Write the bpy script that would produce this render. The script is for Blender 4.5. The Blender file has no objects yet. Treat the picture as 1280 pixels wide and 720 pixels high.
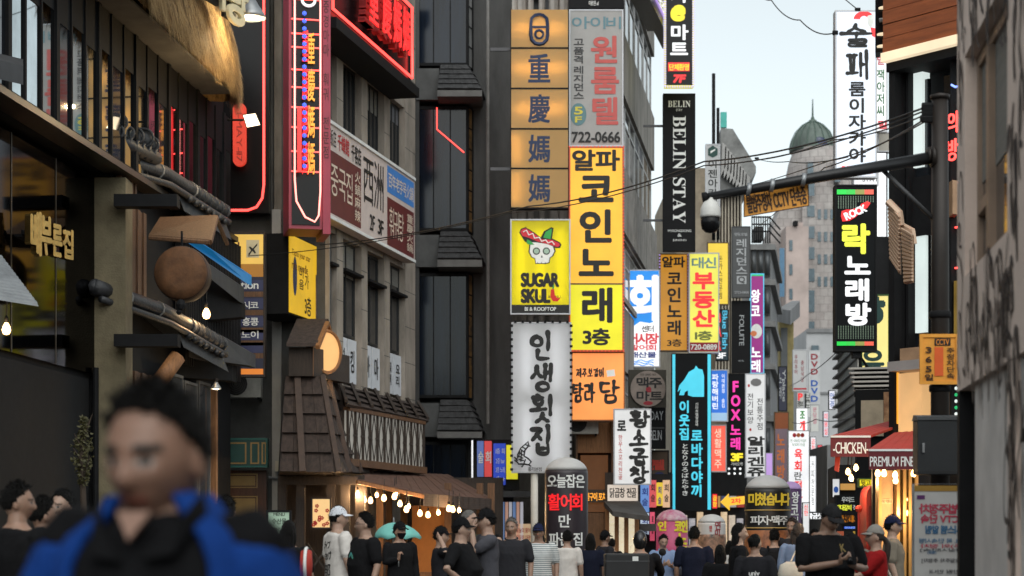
import bpy, bmesh, math, random
from mathutils import Vector, Matrix, noise
random.seed(7)
sc = bpy.context.scene
COL = sc.collection
R = math.radians
F, HZ, CZ = 2500.0, 671.0, 1.42          # focal length in photo pixels, horizon row, eye height

# ---------------------------------------------------------------- camera, sky, sun, exposure
cd = bpy.data.cameras.new('camera'); cam = bpy.data.objects.new('camera', cd); COL.objects.link(cam)
cam.location = (0, 0, CZ); cam.rotation_euler = (R(90), 0, 0)
cd.sensor_width = 36; cd.lens = F * 36 / 1280; cd.shift_y = (HZ - 360) / 1280
cd.clip_start = .1; cd.clip_end = 3000
cd.dof.use_dof = True; cd.dof.focus_distance = 31; cd.dof.aperture_fstop = 2.5
sc.camera = cam
w = bpy.data.worlds.new('World'); sc.world = w; w.use_nodes = True
nt = w.node_tree; bg = nt.nodes['Background']
sky = nt.nodes.new('ShaderNodeTexSky'); sky.sky_type = 'NISHITA'; sky.sun_disc = False
SUN_E, SUN_R = R(48), R(172)
sky.sun_elevation = SUN_E; sky.sun_rotation = SUN_R; sky.air_density = 1.0; sky.dust_density = 1.6; sky.ozone_density = 1.5
hs = nt.nodes.new('ShaderNodeHueSaturation'); hs.inputs['Saturation'].default_value = .18
nt.links.new(sky.outputs[0], hs.inputs['Color']); tint = nt.nodes.new('ShaderNodeMixRGB'); tint.blend_type = 'MULTIPLY'; tint.inputs[0].default_value = 1; tint.inputs[2].default_value = (.93, 1, .985, 1)
nt.links.new(hs.outputs[0], tint.inputs[1]); nt.links.new(tint.outputs[0], bg.inputs['Color'])
bg.inputs['Strength'].default_value = .128
sl = bpy.data.lights.new('sun', 'SUN'); sl.energy = .9; sl.angle = R(80); sl.color = (1, .95, .88)
so = bpy.data.objects.new('sun', sl); COL.objects.link(so)
# nishita: rotation 0 puts the sun towards +Y, growing clockwise seen from above
sd = Vector((math.sin(SUN_R) * math.cos(SUN_E), math.cos(SUN_R) * math.cos(SUN_E), math.sin(SUN_E)))
so.rotation_euler = sd.to_track_quat('Z', 'Y').to_euler()
vs = sc.view_settings; vs.view_transform = 'Standard'; vs.look = 'None'; vs.exposure = .6; vs.gamma = 1; vs.use_curve_mapping = False
sc.cycles.max_bounces = 6; sc.cycles.diffuse_bounces = 3; sc.cycles.glossy_bounces = 3; sc.cycles.transmission_bounces = 4
sc.cycles.sample_clamp_indirect = 4; sc.cycles.caustics_reflective = False; sc.cycles.caustics_refractive = False
sc.cycles.use_denoising = True

# ---------------------------------------------------------------- helpers
def P(x, y, D):
    return Vector(((x - 640) * D / F, D, CZ + (HZ - y) * D / F))
def lin(r, g, b):
    f = lambda c: (c / 255 / 12.92 if c / 255 <= .04045 else ((c / 255 + .055) / 1.055) ** 2.4)
    return (f(r), f(g), f(b))
MATS = {}
def mat(name, col=(.5, .5, .5), rough=.6, metal=0., var=.15, vs=3., st=(1, 1, 1), bump=0., bs=30., emit=None, es=0., spec=.5, trans=False, dark=None):
    if name in MATS: return MATS[name]
    m = bpy.data.materials.new(name); MATS[name] = m; m.use_nodes = True
    n = m.node_tree.nodes; l = m.node_tree.links; b = n['Principled BSDF']
    b.inputs['Roughness'].default_value = rough; b.inputs['Metallic'].default_value = metal
    b.inputs['Specular IOR Level'].default_value = spec
    tc = n.new('ShaderNodeTexCoord'); mp = n.new('ShaderNodeMapping'); mp.inputs['Scale'].default_value = st
    l.new(tc.outputs['Object'], mp.inputs[0])
    if var > 0:
        no = n.new('ShaderNodeTexNoise'); no.inputs['Scale'].default_value = vs; no.inputs['Detail'].default_value = 6; no.inputs['Roughness'].default_value = .65
        l.new(mp.outputs[0], no.inputs['Vector'])
        rp = n.new('ShaderNodeValToRGB'); rp.color_ramp.elements[0].position = .3; rp.color_ramp.elements[1].position = .7
        d = dark or tuple(c * (1 - var) for c in col)
        rp.color_ramp.elements[0].color = (*d, 1); rp.color_ramp.elements[1].color = (*[min(1, c * (1 + var * .6)) for c in col], 1)
        l.new(no.outputs[0], rp.inputs[0]); l.new(rp.outputs[0], b.inputs['Base Color'])
    else:
        b.inputs['Base Color'].default_value = (*col, 1)
    if bump > 0:
        n2 = n.new('ShaderNodeTexNoise'); n2.inputs['Scale'].default_value = bs; n2.inputs['Detail'].default_value = 5
        l.new(mp.outputs[0], n2.inputs['Vector'])
        bu = n.new('ShaderNodeBump'); bu.inputs['Strength'].default_value = bump; bu.inputs['Distance'].default_value = .05
        l.new(n2.outputs[0], bu.inputs['Height']); l.new(bu.outputs[0], b.inputs['Normal'])
    if es > 0:
        e_ = emit or col
        if var > 0 and es <= 1.1:               # uneven backlight painted into the emission by noise
            r2 = n.new('ShaderNodeValToRGB'); r2.color_ramp.elements[0].position = .25; r2.color_ramp.elements[1].position = .6
            r2.color_ramp.elements[0].color = (*[x * .72 for x in e_], 1); r2.color_ramp.elements[1].color = (*e_, 1); n3 = n.new('ShaderNodeTexNoise'); n3.inputs['Scale'].default_value = .9; n3.inputs['Detail'].default_value = 8
            l.new(mp.outputs[0], n3.inputs['Vector']); l.new(n3.outputs[0], r2.inputs[0]); l.new(r2.outputs[0], b.inputs['Emission Color'])
        b.inputs['Emission Color'].default_value = (*e_, 1); b.inputs['Emission Strength'].default_value = es * .66
    if trans:                                   # translucent sign skin, lit by the tubes in its box
        tr = n.new('ShaderNodeBsdfTranslucent'); tr.inputs['Color'].default_value = (*col, 1)
        mx = n.new('ShaderNodeMixShader'); mx.inputs[0].default_value = .55
        l.new(b.outputs[0], mx.inputs[1]); l.new(tr.outputs[0], mx.inputs[2]); l.new(mx.outputs[0], n['Material Output'].inputs[0])
    return m
def lit(name, rgb=None, s=.85, rough=.4):
    if name in MATS: return MATS[name]
    c = lin(*rgb); return mat(name, tuple(x * .5 for x in c), rough, emit=c, es=s, var=.12, vs=2)
def ink(name, rgb=(0, 0, 0), rough=.6): return mat(name, lin(*rgb), rough, var=.1, vs=6)

def brickmat(name, c1, c2, mortar, sx=4., bw=.5, bh=.25, ms=.015, rough=.85, rot=None):
    if name in MATS: return MATS[name]
    m = bpy.data.materials.new(name); MATS[name] = m; m.use_nodes = True
    n = m.node_tree.nodes; l = m.node_tree.links; b = n['Principled BSDF']; b.inputs['Roughness'].default_value = rough
    tc = n.new('ShaderNodeTexCoord'); mp = n.new('ShaderNodeMapping'); mp.inputs['Rotation'].default_value = rot or (R(90), 0, 0)
    br = n.new('ShaderNodeTexBrick'); br.inputs['Color1'].default_value = (*c1, 1); br.inputs['Color2'].default_value = (*c2, 1)
    br.inputs['Mortar'].default_value = (*mortar, 1); br.inputs['Scale'].default_value = sx; br.inputs['Mortar Size'].default_value = ms
    br.inputs['Brick Width'].default_value = bw; br.inputs['Row Height'].default_value = bh
    no = n.new('ShaderNodeTexNoise'); no.inputs['Scale'].default_value = 1.5; no.inputs['Detail'].default_value = 6
    mx = n.new('ShaderNodeMixRGB'); mx.blend_type = 'MULTIPLY'; mx.inputs[0].default_value = .5
    l.new(tc.outputs['Object'], mp.inputs[0]); l.new(mp.outputs[0], br.inputs[0]); l.new(tc.outputs['Object'], no.inputs['Vector'])
    l.new(br.outputs[0], mx.inputs[1]); l.new(no.outputs[0], mx.inputs[2]); l.new(mx.outputs[0], b.inputs['Base Color'])
    return m

class MB:
    """collects shapes; build() links them as one mesh object"""
    def __init__(s): s.v = []; s.f = []; s.m = []
    def add(s, vs, fs, m=0):
        k = len(s.v); s.v += [tuple(v) for v in vs]; s.f += [tuple(i + k for i in f) for f in fs]; s.m += [m] * len(fs); return s
    def box(s, x0, x1, y0, y1, z0, z1, m=0):
        return s.add([(x0, y0, z0), (x1, y0, z0), (x1, y1, z0), (x0, y1, z0), (x0, y0, z1), (x1, y0, z1), (x1, y1, z1), (x0, y1, z1)],
                     [(0, 3, 2, 1), (4, 5, 6, 7), (0, 1, 5, 4), (1, 2, 6, 5), (2, 3, 7, 6), (3, 0, 4, 7)], m)
    def hexa(s, a, b, m=0):                     # a, b: two matching quads of points
        return s.add(list(a) + list(b), [(3, 2, 1, 0), (4, 5, 6, 7), (0, 1, 5, 4), (1, 2, 6, 5), (2, 3, 7, 6), (3, 0, 4, 7)], m)
    def prism(s, pts, y0, y1, m=0):             # xz outline pushed along y
        n = len(pts); v = [(x, y0, z) for x, z in pts] + [(x, y1, z) for x, z in pts]
        return s.add(v, [tuple(range(n)), tuple(range(2 * n - 1, n - 1, -1))] + [(i, i + n, (i + 1) % n + n, (i + 1) % n) for i in range(n)], m)
    def solid(s, pts, d, m=0):                  # any flat outline pushed along vector d
        n = len(pts); d = Vector(d); v = [Vector(p) for p in pts] + [Vector(p) + d for p in pts]
        return s.add(v, [tuple(range(n)), tuple(range(2 * n - 1, n - 1, -1))] + [(i, i + n, (i + 1) % n + n, (i + 1) % n) for i in range(n)], m)
    def tube(s, pts, r, n=8, m=0, closed=False):
        pts = [Vector(p) for p in pts]; k = len(pts)
        rs = r if isinstance(r, (list, tuple)) else [r] * k
        vs = []; up = None
        for i, p in enumerate(pts):
            a = pts[i - 1] if i or closed else p; b = pts[(i + 1) % k] if i < k - 1 or closed else p
            t = (b - a).normalized() if (b - a).length > 1e-9 else Vector((0, 0, 1))
            if up is None: up = t.orthogonal().normalized()
            up = (up - t * up.dot(t))
            up = up.normalized() if up.length > 1e-6 else t.orthogonal().normalized()
            sd_ = t.cross(up)
            for j in range(n):
                an = 2 * math.pi * j / n; vs.append(p + (up * math.cos(an) + sd_ * math.sin(an)) * rs[i])
        fs = [(i * n + j, i * n + (j + 1) % n, ((i + 1) % k) * n + (j + 1) % n, ((i + 1) % k) * n + j) for i in range(k if closed else k - 1) for j in range(n)]
        if not closed: fs += [tuple(range(n - 1, -1, -1)), tuple((k - 1) * n + j for j in range(n))]
        return s.add(vs, fs, m)
    def lathe(s, prof, c=(0, 0, 0), n=16, m=0, axis='z', sx=1., sy=1.):
        vs = []; k = len(prof)
        for r, z in prof:
            for j in range(n):
                a = 2 * math.pi * j / n; x, y = r * math.cos(a) * sx, r * math.sin(a) * sy
                q = (x, y, z) if axis == 'z' else ((x, z, y) if axis == 'y' else (z, x, y)); vs.append((q[0] + c[0], q[1] + c[1], q[2] + c[2]))
        fs = [(i * n + j, i * n + (j + 1) % n, (i + 1) * n + (j + 1) % n, (i + 1) * n + j) for i in range(k - 1) for j in range(n)]
        fs += [tuple(range(n - 1, -1, -1)), tuple((k - 1) * n + j for j in range(n))]
        return s.add(vs, fs, m)
    def ball(s, c, r, n=12, m=0, sx=1., sy=1., sz=1.):
        return s.lathe([(r * math.sin(math.pi * (i + .02) / (n / 2 + .04)), -r * sz * math.cos(math.pi * (i + .02) / (n / 2 + .04))) for i in range(n // 2 + 1)], c, n, m, sx=sx, sy=sy)
    def mesh(s, name, off=(0, 0, 0), smooth=False):
        me = bpy.data.meshes.new(name); me.from_pydata([(a - off[0], b - off[1], c - off[2]) for a, b, c in s.v], [], s.f)
        if any(s.m): me.polygons.foreach_set('material_index', s.m)
        if smooth: me.polygons.foreach_set('use_smooth', [True] * len(s.f))
        me.update(); return me

def link(name, me, mats, parent=None):
    o = bpy.data.objects.new(name, me); COL.objects.link(o)
    for m in (mats if isinstance(mats, (list, tuple)) else [mats]): me.materials.append(m)
    if parent: o.parent = parent
    return o
def tag(o, label=None, cat=None, group=None, kind=None):
    for k, v in (('label', label), ('category', cat), ('group', group), ('kind', kind)):
        if v: o[k] = v
    return o

class Pl:
    """a vertical plane: x runs along it, y into it, z up; knows which point of it a photo pixel shows"""
    def __init__(s, x, D, t=None, away=True, du=None):
        o = P(x, HZ, D); s.O = Vector((o.x, o.y, 0))
        d = Vector(du) if du else (Vector((1, 0)) if t is None else (Vector((t, 1)) if away else Vector((-t, -1))))
        s.n0 = 0.; s.d = d.normalized(); s.yaw = math.atan2(s.d.y, s.d.x)
    def u(s, x):
        k = (x - 640) / F; ox, oy = s.O.x - s.n0 * s.d.y, s.O.y + s.n0 * s.d.x      # n0: how far in front of the plane the pixel is read
        return (k * oy - ox) / (s.d.x - k * s.d.y)
    def D(s, x): return s.O.y + s.n0 * s.d.x + s.u(x) * s.d.y
    def z(s, x, y): return CZ + (HZ - y) * s.D(x) / F
    def at(s, x, y): return s.u(x), s.z(x, y)
    def w(s, u, n, z):                          # plane coordinates to the world
        return Vector((s.O.x + u * s.d.x - n * s.d.y, s.O.y + u * s.d.y + n * s.d.x, z))
WORLD = Pl(640, 0.0001); WORLD.O = Vector((0, 0, 0))

class T:
    """a thing: an Empty at its base, with parts built in plane coordinates (u, n, z)"""
    def __init__(s, name, label, cat, pl=WORLD, u=0, z=0, n=0, group=None):
        s.pl = pl; s.off = (u, n, z); s.o = bpy.data.objects.new(name, None); COL.objects.link(s.o); s.o.empty_display_size = .2
        s.o.location = pl.w(u, n, z); s.o.rotation_euler = (0, 0, pl.yaw); tag(s.o, label, cat, group); s.name = name
    def part(s, name, mb, m, parent=None, smooth=False, bevel=0, label=None):
        o = link(name, mb.mesh(name, s.off, smooth), m, parent or s.o)
        if bevel:
            bv = o.modifiers.new('bevel', 'BEVEL'); bv.width = bevel; bv.segments = 2; bv.limit_method = 'ANGLE'
        if label: o['label'] = label
        return o
    def text(s, jobs, m, parent=None, name='lettering', n=0., label=None, ext=0.):
        o = link(name, bpy.data.meshes.new(name), m, parent or s.o)
        if label: o['label'] = label
        TEXTJOBS.append((o, jobs, s.off, n, ext)); return o
PRINTS = []; TEXTJOBS = []; GLY = {}
def finish_texts():
    chars = sorted({c for _, jobs, *_ in TEXTJOBS for j in jobs for c in j[0] if c != ' '})
    cu = bpy.data.curves.new('glyph', 'FONT'); cu.body = chr(10).join(chars); cu.size = 1; cu.resolution_u = 3; cu.space_line = 4
    o = bpy.data.objects.new('glyph', cu); COL.objects.link(o)       # every character on a line of its own, four units apart
    bpy.context.view_layer.update(); e = o.evaluated_get(bpy.context.evaluated_depsgraph_get()); me = e.to_mesh()
    co = [(v.co.x, v.co.y) for v in me.vertices]; ln = [round(-y / 4) for x, y in co]; idx = {}
    for c in chars: GLY[c] = ([], [])
    for i, (x, y) in enumerate(co):
        g = GLY[chars[ln[i]]]; idx[i] = len(g[0]); g[0].append((x, y + 4 * ln[i]))
    for p in me.polygons:
        vs_ = tuple(p.vertices); GLY[chars[ln[vs_[0]]]][1].append(tuple(idx[i] for i in vs_))
    e.to_mesh_clear(); bpy.data.objects.remove(o); bpy.data.curves.remove(cu)
    for o, jobs, off, n, ext in TEXTJOBS:
        mb = MB(); k = 0
        for j in jobs:
            k += 1; text_into(mb, j, n - k * .0003)
        me = mb.mesh('x', off); o.data.from_pydata([tuple(v.co) for v in me.vertices], [], [tuple(p.vertices) for p in me.polygons]); bpy.data.meshes.remove(me)
        if ext:
            so_ = o.modifiers.new('depth', 'SOLIDIFY'); so_.thickness = ext; so_.offset = 0
def text_into(mb, job, n):
    s, u0, u1, z0, z1 = job[:5]; op = job[5] if len(job) > 5 else {}
    bold = op.get('b', .02) * .72; pts = []; faces = []
    if op.get('v'):
        cells = [c for c in s]; k = len(cells); hcell = 1 / k
        for i, c in enumerate(cells):
            if c == ' ' or c not in GLY: continue
            v, f = GLY[c]; hang = ord(c) > 0x2E80; b0 = len(pts)
            if hang: q = [((x - .03) / .87, (y + .1) / .95) for x, y in v]
            else:
                xa = min(x for x, y in v); xb = max(x for x, y in v); wd = max(xb - xa, .62); q = [((x - (xa + xb) / 2) / wd * .8 + .5, (y + .06) / .85) for x, y in v]
            pts += [(a, 1 - (i + 1) * hcell + (.05 + b * .9) * hcell) for a, b in q]; faces += [tuple(x + b0 for x in t) for t in f]
        em = min((u1 - u0), (z1 - z0) / k)
    else:
        x = 0; sp = op.get('sp', .05)
        for c in s:
            if c == ' ' or c not in GLY: x += .28; continue
            v, f = GLY[c]; b0 = len(pts); xa = min(p[0] for p in v); xb = max(p[0] for p in v)
            pts += [(a - xa + x, b) for a, b in v]; faces += [tuple(i + b0 for i in t) for t in f]; x += xb - xa + sp
        if not pts: return
        xa = min(p[0] for p in pts); xb = max(p[0] for p in pts); ya = min(p[1] for p in pts); yb = max(p[1] for p in pts)
        em = (z1 - z0) / max(yb - ya, .3) if not op.get('side') else (u1 - u0) / max(yb - ya, .3)
        pts = [((a - xa) / (xb - xa + 1e-9), (b - ya) / (yb - ya + 1e-9)) for a, b in pts]
    if not pts: return
    if op.get('side'): pts = [(b, 1 - a) for a, b in pts]
    if op.get('mir'): pts = [(1 - a, b) for a, b in pts]
    P2 = [(u0 + a * (u1 - u0), z0 + b * (z1 - z0)) for a, b in pts]
    if op.get('rot') or op.get('shear'):
        cx, cz = (u0 + u1) / 2, (z0 + z1) / 2; ca, sa = math.cos(R(op.get('rot', 0))), math.sin(R(op.get('rot', 0))); sh = op.get('shear', 0)
        P2 = [(cx + (a - cx + (b - cz) * sh) * ca - (b - cz) * sa, cz + (a - cx) * sa + (b - cz) * ca) for a, b in P2]
    offs = [(0, 0)]
    if bold > 0:
        r = bold * em; kk = 8 if bold > .03 else 4
        offs = [(r * math.cos(2 * math.pi * (i + .5) / kk), r * math.sin(2 * math.pi * (i + .5) / kk)) for i in range(kk)] + [(0, 0)]
    for i, (a, b) in enumerate(offs):
        mb.add([(x + a, n - i * .0004, z + b) for x, z in P2], faces)

# ------------------------------------------------ brush-written hangul: strokes for each letter, composed into syllables
JC = {'ㄱ': [[(.1, .85), (.85, .85), (.8, .4), (.55, .05)]], 'ㄴ': [[(.15, .95), (.15, .15), (.9, .2)]], 'ㄷ': [[(.1, .9), (.9, .9)], [(.15, .9), (.15, .12), (.92, .15)]],
      'ㄹ': [[(.1, .92), (.85, .92), (.82, .55), (.15, .52), (.15, .1), (.92, .12)]], 'ㅁ': [[(.15, .9), (.18, .1), (.85, .12), (.85, .88), (.15, .88)]],
      'ㅂ': [[(.15, .95), (.18, .08), (.85, .1), (.85, .95)], [(.18, .52), (.85, .54)]], 'ㅅ': [[(.5, .95), (.4, .5), (.05, .08)], [(.45, .6), (.7, .3), (.95, .1)]],
      'ㅇ': [[(.5, .9), (.15, .7), (.12, .3), (.5, .1), (.88, .3), (.85, .7), (.5, .9)]], 'ㅈ': [[(.08, .88), (.9, .9), (.5, .5), (.08, .08)], [(.52, .52), (.92, .1)]],
      'ㅊ': [[(.35, 1.05), (.65, 1.0)], [(.08, .78), (.9, .8), (.5, .45), (.08, .05)], [(.52, .48), (.92, .08)]], 'ㅋ': [[(.1, .88), (.85, .88), (.78, .4), (.55, .05)], [(.12, .5), (.8, .55)]],
      'ㅌ': [[(.1, .92), (.88, .92)], [(.15, .92), (.15, .1), (.92, .12)], [(.15, .52), (.85, .54)]], 'ㅍ': [[(.1, .9), (.9, .9)], [(.35, .9), (.36, .15)], [(.65, .9), (.64, .15)], [(.05, .12), (.95, .16)]],
      'ㅎ': [[(.38, 1.08), (.62, 1.03)], [(.08, .8), (.92, .84)], [(.5, .66), (.2, .5), (.22, .15), (.5, .02), (.78, .15), (.8, .5), (.5, .66)]]}
JV = {'ㅏ': [[(.35, 1.02), (.35, -.05)], [(.35, .5), (.95, .52)]], 'ㅐ': [[(.2, .95), (.2, .05)], [(.2, .5), (.75, .5)], [(.78, 1.05), (.78, -.05)]], 'ㅣ': [[(.5, 1.05), (.52, .5), (.46, -.05)]],
      'ㅔ': [[(.05, .5), (.4, .5)], [(.42, .95), (.42, .05)], [(.8, 1.05), (.8, -.05)]], 'ㅓ': [[(.05, .5), (.55, .5)], [(.6, 1.05), (.6, -.05)]], 'ㅑ': [[(.35, 1.02), (.35, -.05)], [(.35, .65), (.95, .67)], [(.35, .35), (.95, .37)]],
      'ㅗ': [[(.5, .95), (.5, .3)], [(.0, .22), (1, .3)]], 'ㅜ': [[(.0, .75), (1, .82)], [(.52, .75), (.5, .0)]], 'ㅡ': [[(.0, .48), (1, .55)]]}
CHO = 'ㄱㄲㄴㄷㄸㄹㅁㅂㅃㅅㅆㅇㅈㅉㅊㅋㅌㅍㅎ'; JUNG = 'ㅏㅐㅑㅒㅓㅔㅕㅖㅗㅘㅙㅚㅛㅜㅝㅞㅟㅠㅡㅢㅣ'
JONG = [None] + list('ㄱㄲㄳㄴㄵㄶㄷㄹㄺㄻㄼㄽㄾㄿㅀㅁㅂㅄㅅㅆㅇㅈㅊㅋㅌㅍㅎ')
def syll(c):
    k = ord(c) - 0xAC00; a, b, d = CHO[k // 588], JUNG[(k % 588) // 28], JONG[k % 28]; out = []
    def put(st, x0, z0, x1, z1): out.extend([[(x0 + p * (x1 - x0), z0 + q * (z1 - z0)) for p, q in s_] for s_ in st])
    lo = .42 if d else 0
    if b in 'ㅗㅜㅡ':
        m = lo + (1 - lo) * .42; put(JC[a], .2, m, .8, 1); put(JV[b], .02, lo, .98, m)
    elif b in 'ㅚㅘ':
        m = lo + (1 - lo) * .4; put(JC[a], .05, m, .6, 1); put(JV['ㅗ'], 0, lo, .68, m); put(JV['ㅣ' if b == 'ㅚ' else 'ㅏ'], .7, lo * .8, 1.08, 1)
    else:
        put(JC[a], .0, lo + .06, .52, .95); put(JV[b], .55, lo, 1.0, 1)
    if d: put(JC[d], .22, 0, .85, .36)
    return out
def catmull(p, k=6):
    if len(p) < 3: return [tuple(p[0][i] + (p[1][i] - p[0][i]) * t / 4 for i in (0, 1)) for t in range(5)]
    q = [p[0]] + list(p) + [p[-1]]; out = []
    for i in range(1, len(q) - 2):
        for t in range(k):
            t /= k; out.append(tuple(.5 * (2 * q[i][a] + (q[i + 1][a] - q[i - 1][a]) * t + (2 * q[i - 1][a] - 5 * q[i][a] + 4 * q[i + 1][a] - q[i + 2][a]) * t * t + (3 * q[i][a] - q[i - 1][a] - 3 * q[i + 1][a] + q[i + 2][a]) * t ** 3) for a in (0, 1)))
    return out + [p[-1]]
def brush_into(mb, strokes, u0, u1, z0, z1, n, wd, rnd=None, taper=.35):
    rnd = rnd or random.Random(3)
    for si, st in enumerate(strokes):
        c = catmull([(x + rnd.uniform(-.02, .02), z + rnd.uniform(-.02, .02)) for x, z in st])
        c = [(u0 + x * (u1 - u0), z0 + z * (z1 - z0)) for x, z in c]; L, Rr = [], []; y = n - si * .0004
        for i, p in enumerate(c):
            a, b = c[max(i - 1, 0)], c[min(i + 1, len(c) - 1)]; t = Vector((b[0] - a[0], b[1] - a[1]))
            t = t.normalized() if t.length > 1e-9 else Vector((1, 0)); f = i / (len(c) - 1)
            hw = wd * .5 * (1.12 - taper * f + .16 * math.sin(f * 9 + si)); L.append((p[0] - t.y * hw, y, p[1] + t.x * hw)); Rr.append((p[0] + t.y * hw, y, p[1] - t.x * hw))
        m = len(c); mb.add(L + Rr, [(i, i + m, i + m + 1, i + 1) for i in range(m - 1)])
        for e, yy in ((0, .0001), (m - 1, .0002)):
            hw = (Vector(L[e]) - Vector(Rr[e])).length / 2
            mb.add([(c[e][0] + hw * math.cos(a * math.pi / 4), y + yy, c[e][1] + hw * math.sin(a * math.pi / 4)) for a in range(8)], [tuple(range(8))])
def brush_text(mb, s, u0, u1, z0, z1, n, wd, vert=True, seed=3):
    rnd = random.Random(seed); k = len(s)
    for i, c in enumerate(s):
        if c == ' ': continue
        if vert: h = (z1 - z0) / k; brush_into(mb, syll(c), u0, u1, z1 - (i + .92) * h, z1 - (i + .08) * h, n, wd, rnd)
        else: h = (u1 - u0) / k; brush_into(mb, syll(c), u0 + (i + .06) * h, u0 + (i + .92) * h, z0, z1, n, wd, rnd)

# ------------------------------------------------ a sign box: casing, rim, face, lettering; all measures in photo pixels at distance D
def sign(name, label, x0, y0, x1, y1, D, face, rim, th=.2, items=(), du=None, arm=None, tubes=0, rimw=.03, group=None, pl=None, casing=None, tube_s=6., tube_c=(1, .96, .88)):
    pl = pl or Pl((x0 + x1) / 2, D, du=du)
    ua, ub = pl.u(x0), pl.u(x1); um = (ua + ub) / 2; xm = (x0 + x1) / 2; za, zb = pl.z(xm, y1), pl.z(xm, y0)
    t = T(name, label, 'sign', pl, um, za, group=group)
    rw = min(rimw, (ub - ua) * .08); cs = MB()
    cs.box(ua, ub, .02, th, za, za + .02); cs.box(ua, ub, .02, th, zb - .02, zb); cs.box(ua, ua + .02, .02, th, za + .02, zb - .02); cs.box(ub - .02, ub, .02, th, za + .02, zb - .02)
    cs.box(ua + .02, ub - .02, th - .02, th, za + .02, zb - .02)
    t.part('casing', cs, casing or rim)
    rm = MB(); rm.box(ua - .004, ub + .004, -.012, .018, za - .004, za + rw).box(ua - .004, ub + .004, -.012, .018, zb - rw, zb + .004)
    rm.box(ua - .004, ua + rw, -.012, .018, za + rw, zb - rw).box(ub - rw, ub + .004, -.012, .018, za + rw, zb - rw); t.part('rim', rm, rim)
    t.part('face', MB().box(ua + rw, ub - rw, 0, .008, za + rw, zb - rw), face)
    if tubes:
        tb = MB(); tm = mat('sign_tube_%.1f_%.1f%.1f' % (tube_s, tube_c[1], tube_c[2]), (1, 1, 1), emit=tube_c, es=tube_s, var=0)
        for i in range(tubes):
            cx = ua + (ub - ua) * (i + .5) / tubes; k = max(1, round((zb - za) / 2.4))
            for j in range(k): tb.tube([(cx, th * .6, za + (zb - za) * (j + .1) / k), (cx, th * .6, za + (zb - za) * (j + .9) / k)], .018, 6)
        t.part('tube', tb, tm)
    if arm:
        am = MB(); s_ = -1 if arm == 'left' else 1; e = ua if arm == 'left' else ub
        for f in (.2, .8):
            z = za + (zb - za) * f; am.box(min(e, e + s_ * .55), max(e, e + s_ * .55), th * .4, th * .4 + .06, z - .03, z + .03)
        t.part('bracket', am, mat('bracket_steel', (.08, .08, .085), .5, .6))
    groups = {}
    for it in items:
        m = it[5]; groups.setdefault(m.name, (m, []))[1].append(it)
    for k, (m, its) in enumerate(groups.values()):
        jobs = []
        for s_, a, b, c, d, _, *op in its:
            op = dict(op[0]) if op else {}
            jobs.append((s_, pl.u(a), pl.u(c), pl.z((a + c) / 2, d), pl.z((a + c) / 2, b), op))
        t.text(jobs, m, n=-.006 - k * .003)
    t.px = lambda x, y: pl.at(x, y); t.ua, t.ub, t.za, t.zb = ua, ub, za, zb
    return t
def patch(t, name, x0, y0, x1, y1, m, n=-.004, th=.003, parent=None):    # a flat coloured panel on a sign face
    pl = t.pl; return t.part(name, MB().box(pl.u(x0), pl.u(x1), n, n + th, pl.z((x0 + x1) / 2, y1), pl.z((x0 + x1) / 2, y0)), m, parent)
def outline(t, name, pts, m, n=-.008, th=.002):
    return t.part(name, MB().prism([t.pl.at(x, y) for x, y in pts], n, n + th), m)
def lamp_light(o, loc, e, col=(1, .65, .32), r=.05):
    l = bpy.data.lights.new('lamp_light', 'POINT'); l.energy = e; l.color = col; l.shadow_soft_size = r
    q = bpy.data.objects.new('lamp_light', l); COL.objects.link(q); q.location = loc
    if o: q.parent = o; q.matrix_parent_inverse = o.matrix_basis.inverted()
    return q
WR = random.Random(5)
def window(t, ua, ub, za, zb, n, mf, mg, fw=.05, mull=0, trans=(), name='window', blind=.45):
    f = MB().box(ua, ub, n, n + .06, za, za + fw).box(ua, ub, n, n + .06, zb - fw, zb).box(ua, ua + fw, n, n + .06, za + fw, zb - fw).box(ub - fw, ub, n, n + .06, za + fw, zb - fw)
    for i in range(mull):
        c = ua + (ub - ua) * (i + 1) / (mull + 1); f.box(c - fw * .4, c + fw * .4, n + .003, n + .057, za + fw, zb - fw)
    for tz in trans: f.box(ua + fw, ub - fw, n + .006, n + .05, tz - fw * .4, tz + fw * .4)
    fo = t.part(name, f, mf); t.part('pane', MB().box(ua + fw * .5, ub - fw * .5, n + .03, n + .036, za + fw * .5, zb - fw * .5), mg, fo)
    if WR.random() < blind:                        # a roller blind part-way down behind the glass line
        h_ = (zb - za) * WR.uniform(.15, .55); t.part('blind', MB().box(ua + fw, ub - fw, n + .024, n + .028, zb - fw - h_, zb - fw), MATS.get('blind_%d' % (k_ := WR.randrange(3))) or mat('blind_%d' % k_, ((.2, .19, .17), (.12, .12, .13), (.16, .12, .08))[k_], .8, var=.2, st=(1, 1, 12)), fo)
    return fo
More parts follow.
